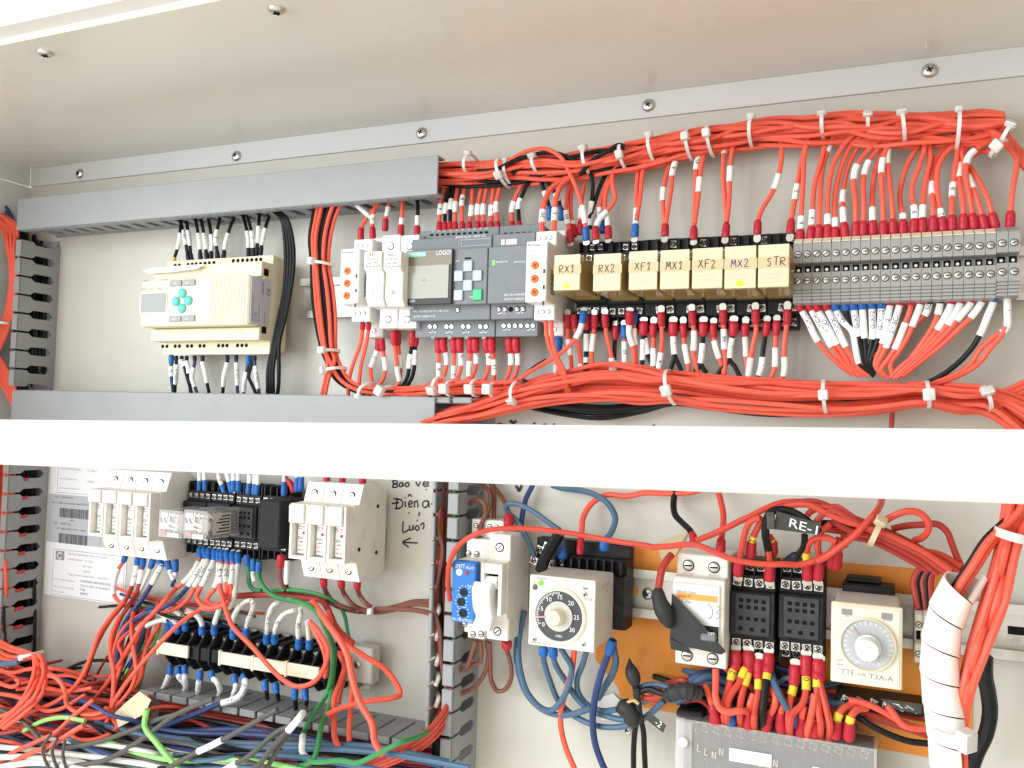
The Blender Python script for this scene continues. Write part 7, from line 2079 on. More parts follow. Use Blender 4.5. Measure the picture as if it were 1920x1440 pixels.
# ---- loose red wires hanging in front of the terminals
GL = 'loose red wires hanging below the fuse row'
X = 'wire_red'
loose = [
    ('red wire crossing slantwise in front of the black terminals', [(1500, 250, 70), (1380, 330, 80), (1270, 430, 86), (1140, 570, 90), (1010, 720, 90), (900, 870, 88), (850, 960, 84), (835, 1050, 80), (880, 1135, 80), (800, 1195, 86), (680, 1230, 92), (560, 1215, 95), (535, 1170, 95)], 2.3),
    ('red wire bowing towards the side duct below the certificates', [(930, 190, 56), (820, 320, 66), (740, 440, 74), (690, 580, 80), (620, 740, 84), (530, 860, 88), (400, 950, 90), (260, 1010, 90), (150, 1080, 92)], 2.2),
    ('red wire hanging straight in front of the dark duct mouth', [(900, 290, 60), (840, 430, 66), (825, 560, 70), (850, 700, 74), (850, 870, 78), (830, 1000, 80), (800, 1100, 84)], 2.3),
    ('red wire doubling over near the side duct', [(300, 775, 90), (380, 748, 94), (450, 790, 96), (492, 880, 96), (500, 960, 94), (570, 1020, 92), (700, 1040, 90), (810, 1005, 86), (790, 990, 80)], 2.3),
    ('red wire hanging in a wide bow by the terminal row', [(1010, 200, 40), (985, 400, 54), (1000, 540, 60), (1015, 640, 66), (1020, 730, 70), (985, 840, 72), (900, 950, 76), (800, 1050, 84), (650, 1070, 90), (500, 1075, 95)], 2.2),
    ('red wire slanting behind the blue one near the terminals', [(1090, 230, 36), (1040, 340, 44), (950, 430, 50), (890, 510, 54), (920, 600, 56), (900, 700, 60), (860, 800, 64)], 2.0),
    ('red wire close to the first black terminal', [(1260, 150, 30), (1215, 300, 36), (1180, 390, 40), (1130, 470, 44), (1080, 600, 48), (1060, 750, 48), (1000, 850, 46)], 2.4),
    ('dark red wire close beside the first black terminal', [(1200, 160, 28), (1150, 300, 32), (1115, 410, 36), (1100, 520, 40), (1090, 640, 42), (1030, 760, 44), (1010, 840, 44)], 2.4),
    ('red wire bridging from side duct to the yellowed tape', [(130, 850, 80), (300, 830, 84), (460, 860, 86), (600, 855, 84), (690, 840, 80)], 2.2),
    ('red wire lying low across the wires at the bottom', [(-40, 880, 86), (100, 900, 90), (240, 950, 92), (340, 1010, 92), (470, 990, 90), (640, 890, 84)], 2.2),
    ('red wire ending low beside the grey cable ends', [(-20, 1400, 100), (120, 1310, 104), (260, 1250, 104), (420, 1170, 100), (540, 1060, 96), (700, 930, 90)], 2.3),
    ('red wire ending at a cut tip near grey cable ends', [(-20, 1470, 104), (200, 1340, 108), (400, 1260, 108), (540, 1170, 106), (630, 1120, 104)], 2.6),
    ('orange-red hook of wire by the side duct mouth', [(-20, 790, 80), (40, 820, 86), (110, 830, 88), (145, 800, 88), (120, 775, 86)], 2.2),
    ('red wire level at the side duct mouth', [(-20, 700, 74), (100, 725, 78), (210, 700, 80), (330, 690, 76), (500, 710, 70), (640, 750, 60)], 2.2),
]
for lb, pts, r in loose:
    run(L3, X, pts, lb, GL, r * .8, k=5)
rnd = random.Random(13)
for i in range(4):
    o = i * 38
    j = lambda v=10: rnd.uniform(-v, v)
    run(L3, X, [(-30, 470 + o, 60), (80 + j(), 525 + o + j(), 70 + i * 4), (190 + j(), 560 + o * .6 + j(), 82 - i * 3), (250 + o * .5, 612 + j(), 88 + (i % 2) * 6), (262 + o * .8 + j(), 720, 94 - (i % 2) * 6), (205 + o * .9 + j(), 880 + j(), 100 + (i % 3) * 4), (100 + o * .8, 1000 + j(20), 104), (-30 + o * .5, 1080 + o * .5 + j(20), 106)], 'red wire of the bright bundle bending out of the side duct', 'red wires bending out of the side duct', 1.8)
ztie(L3, (205, 600), (280, 575), 86, 9, 'cable tie on the bright red bundle at the side duct', head=.9, hs=1.1)
loose4 = [
    ('red wire swinging wide over bare panel past the end bracket', [(860, 260, 40), (900, 380, 46), (990, 500, 50), (1150, 610, 50), (1290, 700, 46), (1385, 830, 44), (1400, 890, 46), (1340, 915, 52), (1150, 940, 60), (960, 990, 66), (850, 1040, 70)], 2.4),
    ('thick red wire falling past end bracket into the open duct', [(740, 190, 46), (860, 360, 56), (960, 500, 62), (1010, 610, 66), (1040, 760, 70), (1100, 950, 76), (1190, 1110, 82), (1210, 1240, 86), (1270, 1345, 88)], 2.8),
    ('red wire hanging straight over the duct fingers', [(950, 590, 30), (985, 680, 36), (950, 800, 44), (905, 930, 56), (905, 1100, 66), (910, 1210, 72), (950, 1305, 76)], 2.6),
    ('short red wire hanging straight beside the end bracket', [(1045, 820, 40), (1030, 1000, 56), (1020, 1130, 64), (1020, 1240, 68)], 2.4),
    ('dark red wire tucked behind green wires at terminal row end', [(720, 350, 40), (770, 430, 44), (830, 560, 48), (850, 680, 46), (840, 760, 44)], 2.3),
    ('red wire doubled beside the end bracket', [(920, 570, 26), (975, 600, 30), (985, 720, 32), (950, 880, 36), (940, 960, 40)], 2.3),
]
for lb, pts, r in loose4:
    run(L4, X, pts, lb, GL, r * .9, k=5)
# ---- deep wires in the bottom duct: reds, navy and black seen between the fingers
rnd = random.Random(21)
for i in range(9):
    pts = []
    for x in (300, 380, 470, 560, 650, 740, 830):
        pts.append((x, 1292 + .175 * (x - 257) + 16 + 7.5 * i + rnd.uniform(-4, 4), 14 + (i % 4) * 8))
    wire((X, RD, RD, BLK, X, RD, NV, RD, BLK)[i], pts, ('red', 'dark red', 'dark red', 'black', 'red', 'dark red', 'blue', 'dark red', 'black')[i] + ' wire lying in the open duct under the black terminals', 'wires lying in the open bottom duct', 2.2)
# ---- bottom run of blue, grey, green and cream wires
GBt = 'wires along the bottom of the compartment'
bot = [(BU, [(200, 1360), (330, 1392), (480, 1402), (620, 1404), (760, 1418), (880, 1440)], 78, 2.3), (BU, [(180, 1352), (300, 1380), (420, 1392), (560, 1396), (700, 1400), (840, 1428)], 70, 2.3), (NV, [(210, 1345), (330, 1372), (480, 1378), (620, 1392), (760, 1410), (860, 1440)], 62, 2.3),
       (BU, [(120, 1408), (220, 1428), (340, 1428), (470, 1416), (600, 1424), (720, 1446)], 92, 2.4), (BU, [(130, 1385), (200, 1420), (290, 1438), (420, 1440), (560, 1436)], 96, 2.2), (LM, [(200, 1390), (260, 1412), (330, 1426), (420, 1424), (500, 1430), (580, 1448)], 100, 2.1),
       (LM, [(45, 1370), (80, 1352), (118, 1345), (160, 1352)], 96, 1.9), (LM, [(276, 1330), (272, 1362), (295, 1394), (320, 1425), (345, 1455)], 108, 2.3), (GY, [(120, 1402), (180, 1392), (240, 1372), (300, 1348), (350, 1335)], 104, 1.9), (GY, [(140, 1436), (200, 1424), (260, 1390), (330, 1340), (400, 1310)], 106, 2.0),
       (GY, [(315, 1440), (370, 1410), (400, 1396), (460, 1364), (520, 1330)], 110, 2.0), (GY, [(420, 1445), (470, 1415), (520, 1372), (545, 1362)], 112, 2.0), (GY, [(478, 1445), (510, 1402), (545, 1365), (562, 1345)], 114, 2.1), (GY, [(498, 1445), (530, 1390), (556, 1352)], 108, 1.9),
       ('wire_white', [(-10, 1400), (80, 1408), (180, 1420), (280, 1434), (360, 1450)], 98, 2.4), ('wire_white', [(-10, 1420), (60, 1420), (160, 1436), (260, 1452)], 104, 2.6), ('wire_white', [(-10, 1440), (70, 1430), (170, 1446)], 108, 2.6), ('wire_white', [(60, 1380), (140, 1392), (230, 1402), (330, 1416), (440, 1432)], 86, 2.0),
       (GY, [(92, 1445), (80, 1405), (96, 1375)], 112, 1.3), (GY, [(108, 1445), (98, 1408), (108, 1385)], 112, 1.3), (GY, [(125, 1445), (118, 1415), (122, 1388)], 112, 1.3), (GY, [(0, 1330), (40, 1350), (70, 1380), (90, 1410)], 100, 1.8), (NV, [(40, 1310), (90, 1330), (140, 1340), (220, 1345)], 70, 2.4), (BU, [(-10, 1245), (20, 1244), (36, 1240)], 84, 2.6),
       (BLK, [(100, 1330), (220, 1362), (360, 1388), (520, 1400), (680, 1420)], 50, 2.4), (BLK, [(60, 1300), (200, 1350), (400, 1370), (600, 1395)], 40, 2.6), (NV, [(330, 1372), (450, 1368), (560, 1380), (700, 1404), (830, 1436)], 50, 2.6)]
wn = {BU: 'blue', NV: 'dark blue', LM: 'bright green', GY: 'grey', 'wire_white': 'cream', BLK: 'black'}
cnt = {}
for i, (c, pts, d, r) in enumerate(bot):
    cnt[c] = cnt.get(c, 0) + 1
    mk = [(395, 1397, 26, '0'), ] if i == 10 else ([(414, 1440, 14)] if i == 11 else ([(558, 1352, 24)] if i == 12 else []))
    ends = [(pts[-1][0] + 10, pts[-1][1] - 18, 46)] if i in (11, 12, 13) else []
    wire(c, [(x, y, d) for x, y in pts] + ends, f'{wn[c]} wire lying at the bottom under the open duct', GBt, r, marks=mk)
# yellowed tape flap
tag(ob('torn_tape', MB().poly([P(x, y, 84) for x, y in ((216, 1336), (222, 1364), (272, 1338), (284, 1312), (262, 1296), (238, 1316))], (0, -1, 0), .0004), 'nylon_old'), 'yellowed plastic tape flap hanging by the end of the open duct', 'tape')
# floor of loose dark cable mass behind, so no bare panel shows at the bottom
rnd = random.Random(5)
for i in range(16):
    y0 = 1268 + i * 11
    c = (RD, X, BLK, RD, NV, X)[i % 6]
    pts = [(-60, y0 - 10, 60)]
    for x in range(40, 300, 60):
        pts.append((x, y0 + (x * .09) + rnd.uniform(-9, 9), 40 + (i % 4) * 9))
    wire(c, pts, f'{ {RD: "dark red", X: "red", BLK: "black", NV: "dark blue"}[c]} wire in the tangle at the foot of the side duct', 'tangled wires at the foot of the side duct', 2.3)
# side duct below the crossbar: red wires inside
for i in range(7):
    x = -34 + i * 8
    wire(X, [(x + 12, 850, 30 + i % 3 * 6), (x + 10, 930, 34), (x + 4, 1020, 36 + i % 2 * 4), (x + 6, 1110, 34), (x - 2, 1200, 36), (x + 2, 1260, 40)], 'red wire running up inside the side duct below the crossbar', 'red wires in the side duct below the crossbar', 2.1)
for i in range(9):
    y = 897 + 34.4 * i
    wire(RD, [(6, y + 9, 30), (24 - i, y + 7, 31), (40 - i * 1.2, y + 4, 29), (52 - i * 1.2, y + 1, 24)], f'red wire poking into the {ORD[i]} slot of the side duct below the crossbar', 'red wires poking into the duct slots', 1.7)
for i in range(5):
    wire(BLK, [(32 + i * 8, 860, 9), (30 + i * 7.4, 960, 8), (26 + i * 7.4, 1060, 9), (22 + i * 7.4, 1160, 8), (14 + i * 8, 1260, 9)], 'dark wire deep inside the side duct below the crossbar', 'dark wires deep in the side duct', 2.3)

# ---- wires in the middle duct
GM = 'wires in the middle duct'
rnd = random.Random(8)
for i in range(16):
    x = 818 + (i % 8) * 5.2
    d = 8 + (i // 8) * 16 + rnd.uniform(0, 8)
    c = (BR, BLK, RD, GN, BLK, BR, NV, BLK)[(i * 3 + i // 8) % 8]
    pts = [(x + rnd.uniform(-4, 4), y, d) for y in range(880, 1330, 70)]
    pts += [(x - 22 - i, 1370, d + 10), (x - 70 - i * 3, 1425, d + 20)] if c in (RD, BR) else [(x - 3, 1380, d), (x - 8, 1450, d)]
    nm = {BR: 'brown', BLK: 'black', RD: 'dark red', GN: 'green', NV: 'dark blue'}[c]
    wire(c, pts, f'{nm} wire running down inside the middle duct', GM, 1.7)
for i in range(8):
    o = i * 22
    run(L4, X if i % 3 else RD, [(1790 - i * 6, 820 + o, 34 + i % 3 * 5), (1760 - i * 4, 960 + o, 44), (1650 - i * 10, 1120 + o, 56), (1450 - i * 14, 1270 + o * .8, 70), (1250 - i * 16, 1370 + o * .6, 80), (1080 - i * 18, 1450 + o * .5, 86)], 'red wire sweeping out of the foot of the middle duct', 'red wires sweeping out of the middle duct', 2.2)
run(L4, RD, [(1690, -230, 36), (1690, -60), (1670, 120), (1655, 300), (1690, 500), (1730, 700), (1780, 880)], 'dark red wire bulging through the near side of the middle duct', GM, 2.4)
run(L4, BR, [(1700, -500, 40), (1690, -350), (1720, -200), (1690, 0), (1650, 200), (1700, 420), (1710, 620), (1760, 860), (1800, 885)], 'brown wire bulging out along the middle duct', GM, 1.9)
for j, (y0, y1) in enumerate(((250, 330), (420, 500), (610, 720), (760, 850), (920, 990))):
    run(L4, 'wire_white', [(1668, y0 + 60, 38), (1680, y0 + 30), (1690, y0), (1684, y0 - 40, 30)], f'cream sleeve end showing in the middle duct, {ORD[j]} from its top', 'cream sleeves in the middle duct', 2.0)

# ---- around the blue relay and the white switch
GQ = 'brown wires around the blue relay'
brs = [('brown wire hooking out of a duct slot above the blue relay', [(140, 205, 20), (230, 185, 26), (300, 148, 30), (350, 175, 32), (362, 250, 32), (330, 330, 32), (300, 430, 36), (285, 480, 38)], None),
       ('brown wire dropping behind the white switch', [(330, 20, 14), (390, 90, 18), (400, 160, 20), (375, 260, 22), (345, 370, 26), (330, 450, 30)], None),
       ('brown wire dropping straight behind the white switch', [(400, 20, 12), (428, 120, 14), (425, 230, 16), (418, 340, 20), (380, 440, 26)], None)]
for lb, pts, lg in brs:
    run(M1, BR, pts, lb, GQ, 1.8)
run(M1, BR, [(535, 345, 28), (535, 300, 26), (525, 220, 20), (485, 130, 14), (420, 40, 10), (400, 0, 10)], 'brown wire in a red crimp on the white switch, top side', GQ, 1.8, lug0='R', brad=4.2, blen=9)
run(M2, BR, [(522, 490, 34), (520, 545, 30), (550, 660, 22), (555, 760, 18), (510, 850, 16), (450, 862, 16), (405, 780, 18), (398, 640, 24), (392, 500, 30)], 'brown wire looping from a red crimp under the white switch', GQ, 1.8, lug0='R', brad=4.0, blen=8)
run(M2, BR, [(370, 490, 30), (384, 600, 26), (350, 740, 22), (270, 840, 24), (180, 880, 30), (110, 890, 36)], 'brown wire under the white switch turning back into the duct', GQ, 1.8)
run(M2, BR, [(290, 490, 36), (262, 570, 36), (220, 680, 34), (130, 720, 34)], 'short brown wire under the blue relay', GQ, 1.8)
run(M2, BR, [(322, 490, 34), (330, 580, 32), (315, 650, 28), (250, 670, 30), (200, 710, 32)], 'brown wire curling under the blue relay', GQ, 1.8)
# long red wire over everything
wire('wire_red_old', zz(M1, [(95, 900, 50), (82, 780, 58), (92, 620, 66), (170, 480, 70), (320, 392, 70), (520, 362, 66), (720, 368, 62), (900, 385, 60), (1120, 420, 58), (1350, 462, 58), (1600, 498, 58)]) + zz(R1, [(0, 560, 58), (180, 556, 60), (330, 540, 62), (470, 545, 62), (600, 598, 62), (800, 680, 62), (1000, 722, 62), (1200, 738, 62), (1330, 735, 60), (1480, 740, 56), (1640, 700, 54), (1800, 620, 50), (1960, 530, 46)]),
     'long red wire looping over the timers and the breaker', None, 1.95, k=5)
GT2 = 'blue wires around the cream timer'
run(M1, NV, [(720, 30, 8), (665, 140, 10), (640, 250, 14), (628, 345, 20)], 'dark blue wire falling from behind the crossbar', GT2, 2.2)
run(M1, BU, [(735, 600, 26), (700, 500, 26), (655, 400, 24), (590, 300, 22), (520, 230, 22), (520, 190, 24), (580, 178, 26), (700, 225, 30), (830, 315, 34), (915, 375, 38)], 'blue wire looping back above the cream timer', GT2, 2.1)
run(M1, BLK, [(915, 400, 40), (870, 480, 40), (815, 570, 40), (775, 680, 38)], 'thick black taped lead slanting behind the cream timer', GT2, 4.6)
run(M1, BU, [(1250, 530, 34), (1255, 475, 34), (1310, 380, 30), (1335, 290, 26), (1290, 190, 20), (1200, 120, 14), (1080, 80, 10), (940, 62, 10), (860, 40, 8)], 'blue wire arching into a blue crimp behind the cream timer', GT2, 2.3, lug0='B', brad=3.6, blen=11)
run(M1, 'wire_red', [(1072, 560, 32), (1074, 480, 30), (1082, 400, 26), (1095, 280, 18), (1160, 175, 12), (1270, 112, 10), (1420, 122, 10), (1560, 96, 10), (1720, 102, 10), (1900, 92, 10), (2040, 40, 10), (2140, -60, 10)], 'red wire arching over the cream timer along the crossbar', GT2, 2.3, lug0='R', brad=3.0, blen=13)
run(M1, BU, [(940, 590, 30), (935, 530, 30), (930, 470, 28), (935, 440, 26)], 'short blue crimp with copper strands behind the cream timer', GT2, 2.4, lug0='B', brad=4.0, blen=8)
tm = [('blue wire in the first crimp under the cream timer', [(793, 530, 40), (795, 560, 40), (800, 640, 34), (850, 800, 24), (905, 930, 20), (1000, 1030, 20), (1150, 1110, 24), (1290, 1135, 28), (1430, 1120, 32), (1560, 1060, 34), (1700, 940, 36)], BU, 'B'),
      ('blue wire in the second crimp under the cream timer', [(866, 535, 40), (868, 570, 40), (885, 660, 34), (960, 785, 26), (1050, 920, 22), (1140, 1000, 22), (1270, 1050, 26), (1400, 1075, 30), (1520, 1050, 32)], BU, 'B'),
      ('blue wire in the third crimp under the cream timer', [(928, 545, 40), (955, 590, 38), (1005, 680, 34), (995, 790, 30), (940, 920, 28), (860, 1005, 26), (780, 990, 24), (680, 880, 24), (630, 740, 24), (608, 580, 24), (620, 420, 24), (655, 270, 22)], BU, None),
      ('red wire falling from under the cream timer', [(1028, 540, 36), (1010, 700, 30), (965, 860, 26), (928, 1000, 24), (925, 1120, 24), (960, 1280, 26), (1030, 1450, 30)], X, None),
      ('pale blue wire under the cream timer bending to the splice', [(1118, 560, 34), (1090, 660, 30), (1048, 780, 24), (1060, 880, 20), (1130, 970, 20), (1240, 1012, 24), (1350, 1000, 30)], BU, None),
      ('thick dark blue wire from the timer corner to the picture foot', [(1318, 480, 40), (1290, 560, 38), (1220, 760, 34), (1178, 940, 32), (1165, 1080, 32), (1182, 1250, 32), (1225, 1380, 32), (1260, 1460, 32)], NV, 'B'),
      ('blue wire beside the thick dark one at the timer corner', [(1322, 540, 36), (1338, 640, 32), (1310, 740, 28), (1250, 840, 24), (1205, 920, 22)], BU, None),
      ('blue wire hanging behind the cream timer in a wide loop', [(655, 265, 20), (612, 400, 20), (590, 560, 20), (612, 740, 20), (680, 900, 20), (790, 1005, 22), (930, 1045, 24), (1070, 1020, 26), (1150, 990, 26)], BU, None)]
for lb, pts, c, lg in tm:
    run(M2, c, pts, lb, GT2, 2.5 if 'thick' in lb else 2.2, lug0=lg, brad=3.6, blen=8 if 'thick' not in lb else 12, k=5)
# ---- taped splice
t = thing('taped_splice', 'black taped wire splice hanging in front of the orange plate', 'splice', P(1190, 1330, 30))
ob('taped_tip', MB().tube(spline([P(*p) for p in zz(M2, [(1440, 620, 36), (1450, 690, 38), (1475, 770, 40), (1490, 835, 40)])], 4), [.0006, .0012, .002, .003, .004, .0047, .005, .005, .0048, .0044, .004, .003, .0025], 9), 'tape_black', t, 1)
ob('taped_ball', MB().tube(spline([P(*p) for p in zz(M2, [(1380, 960, 40), (1420, 1000, 44), (1460, 1060, 44), (1440, 1105, 40)])], 4), [.003, .005, .0062, .0066, .0064, .006, .0056, .0055, .006, .0062, .0055, .004, .002], 10), 'tape_black', t, 1)
ob('bare_strands', MB().tube(spline([P(*p) for p in zz(M2, [(1400, 970, 46), (1470, 930, 46), (1510, 960, 46)])], 4), .0012, 6), 'brass', t, 1)
ob('taped_neck', MB().tube(spline([P(*p) for p in zz(M2, [(1490, 840, 42), (1500, 930, 42), (1510, 1020, 40), (1520, 1090, 36)])], 4), .0028, 8), 'tape_black', t, 1)
run(M2, BLK, [(1500, 1060, 36), (1482, 1160, 32), (1472, 1300, 28), (1472, 1460, 26)], 'black wire hanging from the taped splice, first one', 'black wires under the splice', 2.0)
run(M2, BLK, [(1520, 1060, 36), (1545, 1160, 32), (1552, 1300, 28), (1560, 1460, 26)], 'black wire hanging from the taped splice, second one', 'black wires under the splice', 2.0)
run(M2, BLK, [(1500, 880, 40), (1590, 850, 42), (1680, 880, 44), (1760, 890, 46)], 'black wire from the splice to the tape wound lump', None, 2.2)
run(M2, 'wire_red_dark', [(1540, 915, 38), (1620, 920, 40), (1680, 890, 42), (1770, 850, 44)], 'red wire from the splice to the tape wound lump', None, 2.2)
run(M2, BU, [(1500, 860, 36), (1560, 820, 36), (1660, 815, 36), (1740, 840, 38)], 'blue wire arching from the splice', None, 2.0)
pts = [P(*p) for p in zz(R2, [(150, 720, 46), (220, 690, 48), (300, 670, 50), (380, 670, 50), (440, 690, 48), (500, 700, 46)])]
sp = spline(pts, 4)
tag(ob('tape_wound_joint', MB().tube(sp, [.0028 + .0022 * math.sin(math.pi * i / (len(sp) - 1)) + random.uniform(0, .0016) for i in range(len(sp))], 9), 'tape_black', smooth=1), 'lump of wires wound in wrinkled black tape under the breaker', 'taped joint')
def flag(name, label, Z, quad, d, words, at, size, w, rot):
    q = [P(*zz(Z, [p])[0], d + (p[2] if len(p) > 2 else 0)) for p in quad]
    t = thing(name, label, 'label tape', q[0])
    ob('strip', MB().poly(q, (0, -1, 0), .0005), 'dymo', t)
    ux = (q[1] - q[0]).normalized()
    uy = (q[0] - q[3]).normalized()
    b = MB()
    o = q[3] + (q[2] - q[3]) * at + (q[0] - q[3]) * .26 + Vector((0, -.0008, 0))
    text(b, words, o, ux, uy, size, 'l', w)
    ob('lettering', b, 'ink_white', t)
flag('embossed_label', 'black embossed label reading -2 on the taped splice', M2, [(1590, 1020), (1715, 1120), (1695, 1175), (1560, 1070)], 48, '-2', .45, .0042, None, 0)
flag('embossed_label', 'black embossed label reading RE-1 above the empty sockets', R1, [(1260, 205), (1700, 330), (1680, 440), (1230, 385)], 66, 'RE-1', .30, .0055, .020, 0)
run(R1, BLK, [(1690, 420, 64), (1560, 300, 62), (1420, 215, 60), (1300, 190, 60), (1200, 220, 62), (1150, 330, 60), (1150, 450, 56), (1170, 560, 50), (1195, 680, 46)], 'black wire looping through the RE-1 label', None, 2.6)
for i in range(3):
    run(R1, 'wire_grey', [(1180 + i * 18, 225, 67), (1185 + i * 18, 290, 69), (1185 + i * 18, 375, 67)], f'strip of clear tape holding the RE-1 label, {ORD[i]} fold', 'clear tape folds at the RE-1 label', 1.4)

XO = 'wire_red_old'
# ---- breaker and sockets on the orange plate: wires above
GO = 'wires above the empty sockets'
run(R1, BLK, [(430, 545, 44), (430, 480, 42), (395, 400, 36), (310, 315, 26), (245, 240, 20), (228, 140, 14), (240, 20, 10), (245, -60, 10)], 'black wire in a red crimp on top of the breaker', GO, 2.3, lug0='R', brad=3.0, blen=10)
run(R1, XO, [(700, 620, 44), (702, 560, 42), (716, 400, 34), (728, 250, 26), (700, 100, 18), (680, 20, 14), (675, -60, 12)], 'red wire dropping straight onto the breaker', GO, 2.1, lug0='R', brad=3.3, blen=11)
run(R1, XO, [(450, 500, 50), (560, 460, 48), (700, 400, 46), (860, 320, 44), (1010, 250, 42), (1150, 180, 40), (1290, 125, 38), (1450, 110, 36), (1620, 130, 34), (1800, 200, 32)], 'red wire rising from the breaker into the fan of wires', GO, 2.1)
run(R1, 'wire_red_dark', [(210, 640, 50), (160, 700, 54), (110, 800, 58), (90, 900, 60), (75, 1000, 62)], 'orange-red lead ending in black tape beside the breaker', GO, 2.6)
pts = [P(*p) for p in zz(R1, [(75, 980, 62), (85, 1080, 64), (130, 1200, 66), (170, 1310, 66), (185, 1370, 64)])]
sp = spline(pts, 4)
tag(ob('taped_joint', MB().tube(sp, [.003, .0038, .0044, .0048, .005, .0052, .0056, .006, .0062, .0058, .0055, .005, .0045, .0038, .003, .0022, .001][:len(sp)], 9), 'tape_black', smooth=1), 'black taped wire end hanging beside the breaker', 'taped joint')
up = [(875, 850, [(878, 760), (895, 660), (915, 560), (945, 420), (1000, 310), (1100, 270)], 'R', None), (1000, 660, [(1002, 600), (1015, 500), (1050, 410), (1110, 310), (1180, 260)], 'R', (1018, 480)), (1215, 650, [(1218, 590), (1215, 520), (1190, 450)], 'R', (1218, 520)), (1188, 900, [(1190, 800), (1192, 700), (1180, 600)], 'R', None),
      (1360, 760, [(1400, 690), (1470, 640), (1530, 560), (1540, 440)], 'K', None), (1565, 890, [(1570, 800), (1560, 680), (1570, 560), (1640, 480), (1760, 470), (1860, 520)], 'R', (1552, 662)), (1675, 890, [(1680, 800), (1690, 680), (1670, 560), (1700, 420), (1800, 330)], 'R', None), (1800, 760, [(1810, 680), (1830, 580), (1880, 480)], 'R', (1850, 720)), (1855, 780, [(1860, 700), (1880, 600), (1920, 500)], 'R', None)]
for i, (x, y, pts, lg, mk) in enumerate(up):
    q = [(x, y, 42)] + [(a, b_, 44 + 3 * j) for j, (a, b_) in enumerate(pts)]
    run(R1, BLK if lg == 'K' else XO, q, f'wire in the {ORD[i]} crimp above the empty sockets, counted from the breaker', GO, 2.1, lug0=lg, marks=[(mk[0], mk[1], 6, '2' if i == 1 else '', 'ink', 'sleeve_yellow')] if mk else [], brad=3.6, blen=13, tip0=5 if i in (0, 3, 5, 6) else None)
# fan of reds sweeping to the spiral wrap
fanr = [[(1300, 170), (1450, 120), (1650, 110), (1850, 190), (2000, 260), (2250, 360), (2500, 470), (2800, 640), (3100, 850)], [(1290, 200), (1450, 140), (1650, 160), (1850, 260), (2050, 330), (2300, 430), (2550, 520), (2850, 720), (3080, 900)],
        [(1540, 290), (1600, 210), (1740, 170), (1900, 230), (2100, 340), (2350, 470), (2600, 560), (2900, 760)], [(1650, 320), (1720, 240), (1850, 210), (2000, 290), (2200, 400), (2450, 520), (2700, 640), (2950, 820)], [(1700, 380), (1850, 400), (2000, 420), (2200, 440), (2450, 540), (2700, 600), (2900, 640), (3100, 760)],
        [(1860, 540), (1960, 470), (2080, 400), (2160, 420), (2350, 520), (2600, 620), (2800, 720), (3000, 860)], [(1800, 300), (1950, 380), (2100, 440), (2250, 470), (2450, 560), (2700, 700), (2880, 840)],
        [(1250, 190), (1400, 150), (1560, 140), (1760, 230), (1960, 310), (2200, 380), (2450, 480), (2720, 610), (3000, 800)], [(1720, 210), (1850, 160), (2000, 250), (2180, 360), (2400, 450), (2650, 580), (2900, 700), (3100, 840)], [(1900, 450), (2050, 470), (2200, 500), (2400, 590), (2600, 700), (2780, 800)]]
for i, pts in enumerate(fanr):
    run(R1, XO if i % 3 else RD, [(x, y, 40 + (i % 4) * 6) for x, y in pts], 'red wire of the fan that sweeps from the empty sockets to the spiral wrap', 'red wires of the fan', 2.0)
run(R1, BLK, [(1700, 330, 40), (1850, 340, 38), (2000, 380, 36), (2200, 430, 34)], 'black wire inside the red fan', GO, 2.6)
run(R3, XO, [(500, 320, 50), (620, 250, 54), (760, 205, 56), (880, 225, 56), (960, 310, 56), (960, 400, 54), (900, 470, 50), (820, 500, 46)], 'red wire making a full loop above the silver dial timer', None, 2.1)
run(R3, RD, [(600, 380, 40), (760, 350, 42), (900, 340, 44), (1050, 335, 44), (1150, 410, 42), (1195, 520, 40), (1240, 640, 38), (1300, 780, 36), (1340, 950, 34)], 'dark red wire arching behind the loop above the timer', None, 2.1)
run(R3, XO, [(500, 60, 20), (480, 150, 40), (420, 240, 56), (330, 340, 60), (200, 470, 62), (80, 560, 62), (-60, 660, 60), (-140, 700, 56)], 'red wire slanting down from the crossbar across the fan', None, 2.1)
ztie(R3, (500, 275), (375, 540), 52, 14, 'yellowed cable tie around the red fan', m='nylon_old', head=.75, hs=1.5, w=3.4)
for i in range(5):
    run(R3, BLK if i % 2 else RD, [(1080 + i * 25, 640 + i * 10, 34), (1000 + i * 20, 720, 34), (880 + i * 34, 790, 32), (820 + i * 40, 900, 32), (840 + i * 36, 1040, 34), (870 + i * 30, 1190, 38)], f'dark wire curling down into the pale terminals, {ORD[i]} from the timer', 'dark wires into the pale terminals', 2.4)

